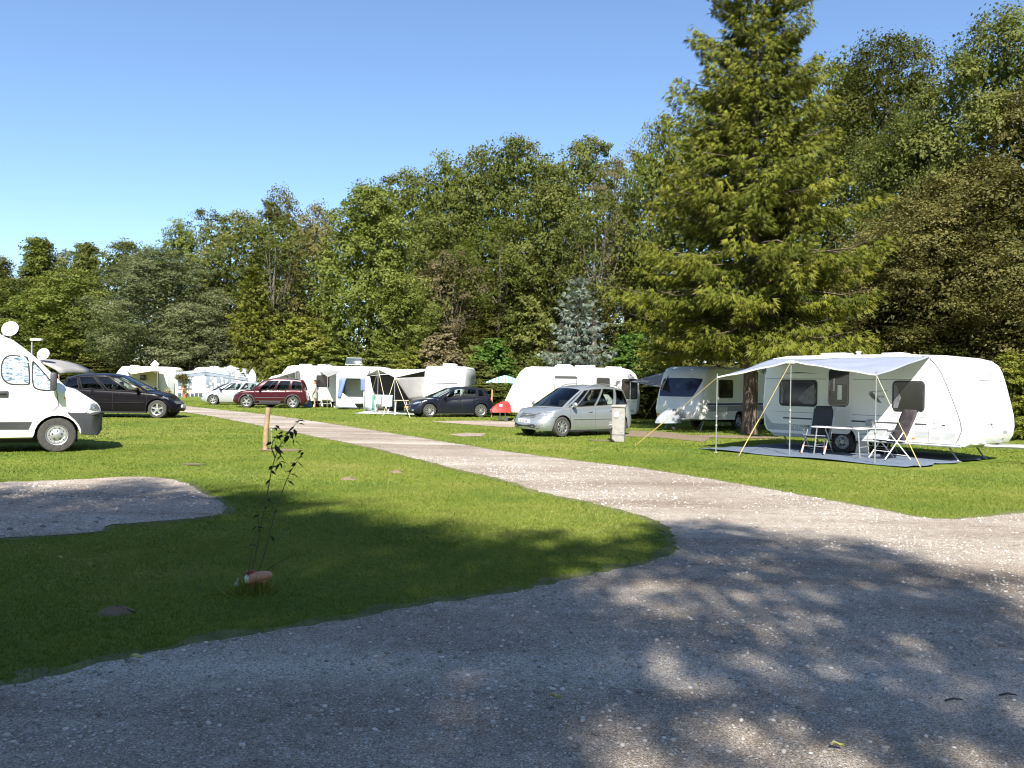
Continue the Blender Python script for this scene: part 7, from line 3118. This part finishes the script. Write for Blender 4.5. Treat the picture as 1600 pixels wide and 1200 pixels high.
# ------------------------------------------------------------------ posts and pillar
pg = G(414, 703)
wp_ = thing('wooden_post', 'short round timber post standing on a bare patch in the lawn', 'post', (pg[0], pg[1], 0))
g = MB()
g.tube([(0, 0, -.1), (.015, 0, .4), (.06, 0, .99)], [.062, .058, .055], 14)
g.build('post', M_wood, wp_)
g = MB()
g.tube([(.125, .06, -.05), (.13, .06, .46)], .014, 8)
g.box((.13, .05, .47), (.05, .05, .05), bev=.012)
g.build('standpipe', M_steel, wp_)

sg_ = G(966, 690.5)
M_conc = mat('weathered_grey_concrete', (.29, .28, .265), .85, var=.22, scale=7, bump=.35, bscale=50, dirt=.45)
spi = thing('service_pillar', 'grey weathered service pillar with a tap in front of the silver people carrier', 'pillar', (sg_[0], sg_[1], 0), R(-12))
g = MB()
bmq = bmesh.new()
bmesh.ops.create_cube(bmq, size=1)
for v in bmq.verts:
    z = (v.co.z + .5)
    w_ = .355 + .03 * z
    v.co = Vector((v.co.x * w_, v.co.y * (.30 + .02 * z), z * 1.02))
bmesh.ops.bevel(bmq, geom=bmq.edges[:], offset=.018, segments=2, affect='EDGES')
g.add([v.co.copy() for v in bmq.verts], [[v.index for v in f.verts] for f in bmq.faces])
bmq.free()
g.build('shaft', M_conc, spi)
g = MB()
g.box((0, 0, 1.055), (.44, .38, .075), bev=.03)
g.build('cap', M_conc, spi)
g = MB()
g.box((-.06, -.165, .80), (.14, .04, .16), bev=.01)
sk = g.build('socket_box', M_grey, spi)
g = MB()
g.tube([(-.185, -.08, .50), (-.26, -.08, .50), (-.285, -.08, .46)], .018, 8)
g.tube([(-.24, -.08, .50), (-.24, -.08, .545)], .010, 6)
g.box((-.24, -.08, .555), (.08, .02, .015), bev=.005)
g.build('tap', M_steel, spi)
g = MB()
g.tube([(-.17, -.15, .42), (-.215, -.16, .3), (-.20, -.17, .1), (-.10, -.25, .02)], .022, 8)
g.build('cable', M_black, spi)
g = MB()
for x, z in ((.08, .78), (.10, .30), (-.12, .28)):
    g.sphere((x, -.158, z), .014, 8, 6)
g.build('screw', M_steel, spi)
g = MB()
g.box((.0, -.161, .22), (.36, .008, .008))
g.build('joint', M_seam, spi)

# ------------------------------------------------------------------ sapling and the ornament at its foot
sb = G(386, 925)
sap = thing('sapling', 'thin young tree with a few dark pointed leaves growing in the shaded lawn', 'sapling', (sb[0], sb[1], 0))


def SP(px, py, dy=0.0):
    return P3(px, py, sb[1] + dy) - Vector((sb[0], sb[1], 0))


M_stem = mat('green_brown_stem', (.10, .09, .035), .7, var=.2)
stems = [[SP(386, 930), SP(397, 880), SP(408, 820), SP(418, 770), SP(424, 735), SP(430, 715), SP(437, 697), SP(450, 678), SP(457, 668), SP(468, 655)],
         [SP(390, 932, .03), SP(412, 870, .05), SP(430, 800, .06), SP(447, 752, .06), SP(455, 735, .06), SP(463, 723, .06), SP(472, 709, .06)],
         [SP(384, 930, -.05), SP(388, 895, -.05), SP(396, 845, -.06), SP(402, 822, -.05)],
         [SP(388, 930, .08), SP(420, 888, .1), SP(452, 870, .12), SP(462, 866, .12)],
         [SP(386, 930, .02), SP(399, 868, .02), SP(406, 838, .02), SP(402, 800, .03), SP(410, 762, .03)],
         [SP(430, 715, 0), SP(424, 700), SP(426, 690), SP(431, 683)]]
for st in stems:
    g = MB()
    k = len(st)
    g.tube(st, [.0058 * (1 - .75 * i / (k - 1)) for i in range(k)], 6)
    g.build('stem', M_stem, sap)
M_sleaf = leaf_mat('sapling_leaf', [(.022, .034, .012), (.045, .060, .02)], trans=.25, rnd=0)


def leaf_obj(c, d, L, w, roll, fold=.25):
    d = Vector(d).normalized()
    s = d.cross(Vector((0, 0, 1)))
    s = s.normalized() if s.length > .01 else Vector((1, 0, 0))
    s = Matrix.Rotation(roll, 3, d) @ s
    nrm = s.cross(d)
    rows = []
    for i, (t, ww) in enumerate(((0, .04), (.18, .7), (.38, 1), (.62, .78), (.84, .32), (1, .02))):
        bend = -.22 * t * t * L
        ctr = Vector(c) + d * L * t + Vector((0, 0, bend))
        rows.append([ctr - s * w * ww * .5 + nrm * fold * w * ww * .5, ctr, ctr + s * w * ww * .5 + nrm * fold * w * ww * .5])
    g = MB()
    g.grid(rows)
    o = g.build('leaf', M_sleaf, sap)
    a = o.data.attributes.new('tint', 'FLOAT', 'FACE')
    for q_ in a.data:
        q_.value = random.random()
    return o


rl = random.Random(12)
for (px, py, n_, L_) in ((422, 748, 2, .055), (420, 738, 1, .05), (430, 750, 1, .06), (427, 728, 2, .055), (437, 722, 3, .06), (438, 712, 2, .055), (431, 700, 4, .07), (426, 692, 2, .05), (441, 680, 3, .065),
                          (449, 683, 3, .07), (455, 672, 4, .06), (461, 668, 2, .055), (466, 660, 3, .045), (469, 654, 2, .03), (430, 667, 3, .05), (434, 683, 2, .045), (460, 686, 2, .045),
                          (448, 748, 2, .05), (453, 740, 3, .06), (457, 730, 2, .055), (463, 724, 3, .055), (470, 712, 3, .05), (474, 706, 2, .04), (402, 825, 3, .05), (396, 848, 2, .05),
                          (412, 790, 2, .045), (407, 805, 2, .05), (432, 800, 2, .04), (424, 835, 2, .045), (416, 780, 1, .04)):
    for k in range(n_):
        az = rl.uniform(0, 6.28)
        c = SP(px + rl.uniform(-3, 3), py + rl.uniform(-3, 3), rl.uniform(-.01, .05))
        leaf_obj(c, (math.cos(az), math.sin(az) * .6, rl.uniform(-.9, .25)), L_ * rl.uniform(.9, 1.3), L_ * rl.uniform(.42, .6), rl.uniform(-.9, .9))
# ragged weeds round its foot
rg = np.random.default_rng(9)
n = 420
bx = rg.normal(0, .10, n)
by = rg.normal(0, .09, n)
hh = rg.uniform(.05, .20, n) * np.exp(-(bx ** 2 + by ** 2) / .03)+.03
an = rg.uniform(0, 6.28, n)
B = np.stack([bx + sb[0] + .03, by + sb[1] + .02, np.zeros(n)], 1)
dv = np.stack([np.cos(an), np.sin(an), np.zeros(n)], 1) * .004
T_ = B + np.stack([rg.normal(0, .045, n), rg.normal(0, .045, n), hh], 1)
V = np.stack([B - dv, B + dv, T_], 1).reshape(-1, 3)
tag(obj_of('weeds', np_mesh('weeds', V, np.arange(3 * n).reshape(n, 3), M_grass, np.clip(rg.normal(.5, .2, n), 0, 1))), 'ragged tuft of taller weeds around the foot of the sapling', 'weeds', kind='stuff')

og = G(406, 924)
orn = thing('garden_ornament', 'small orange and white garden ornament lying at the foot of the sapling', 'ornament', (og[0], og[1] - .03, 0), R(14))
g = MB()
rows = []
for (x, r1, r2, zc) in ((-.105, .012, .010, .115), (-.095, .030, .034, .108), (-.07, .040, .046, .105), (-.03, .044, .048, .112), (.02, .042, .044, .120), (.06, .036, .037, .126), (.09, .024, .024, .130), (.10, .004, .004, .131)):
    rows.append([(x, r1 * math.cos(2 * PI * k / 16), zc + r2 * math.sin(2 * PI * k / 16)) for k in range(17)])
g.grid(rows)
g.build('body', mat('faded_orange_glaze', (.52, .26, .15), .5, var=.2, scale=14), orn)
g = MB()
g.grid([[(x, (r1 + .002) * math.cos(2 * PI * k / 16), zc + (r2 + .002) * math.sin(2 * PI * k / 16)) for k in range(17)] for (x, r1, r2, zc) in ((-.106, .012, .010, .115), (-.096, .030, .034, .108), (-.074, .040, .046, .105))])
g.build('white_end', mat('white_glaze', (.72, .72, .76), .4), orn)
g = MB()
g.prism([(-.10, .145), (-.06, .15), (-.03, .165), (-.07, .175), (-.095, .165)], -.02, .02, .006)
g.build('crest', mat('dull_red_glaze', (.28, .05, .035), .5), orn)
g = MB()
g.tube([(-.045, 0, .08), (-.05, 0, .0)], [.022, .016], 10)
g.tube([(.03, .01, .085), (.035, .01, .0)], [.014, .012], 10)
g.prism([(-.02, .082), (.06, .085), (.075, .10), (.05, .098)], -.03, .03, .004)
g.build('foot', MATS['faded_orange_glaze'], orn)
q = G(370, 918)
g = MB()
g.sphere((0, 0, .022), (.022, .02, .024), 12, 8)
g.tube([(0, 0, .03), (.012, 0, .075)], [.010, .005], 8)
o = g.build('plastic_scrap', mat('pale_turquoise_plastic', (.42, .62, .62), .4))
o.location = (q[0], q[1], 0)
tag(o, 'small pale turquoise plastic piece in the grass left of the orange ornament', 'litter')
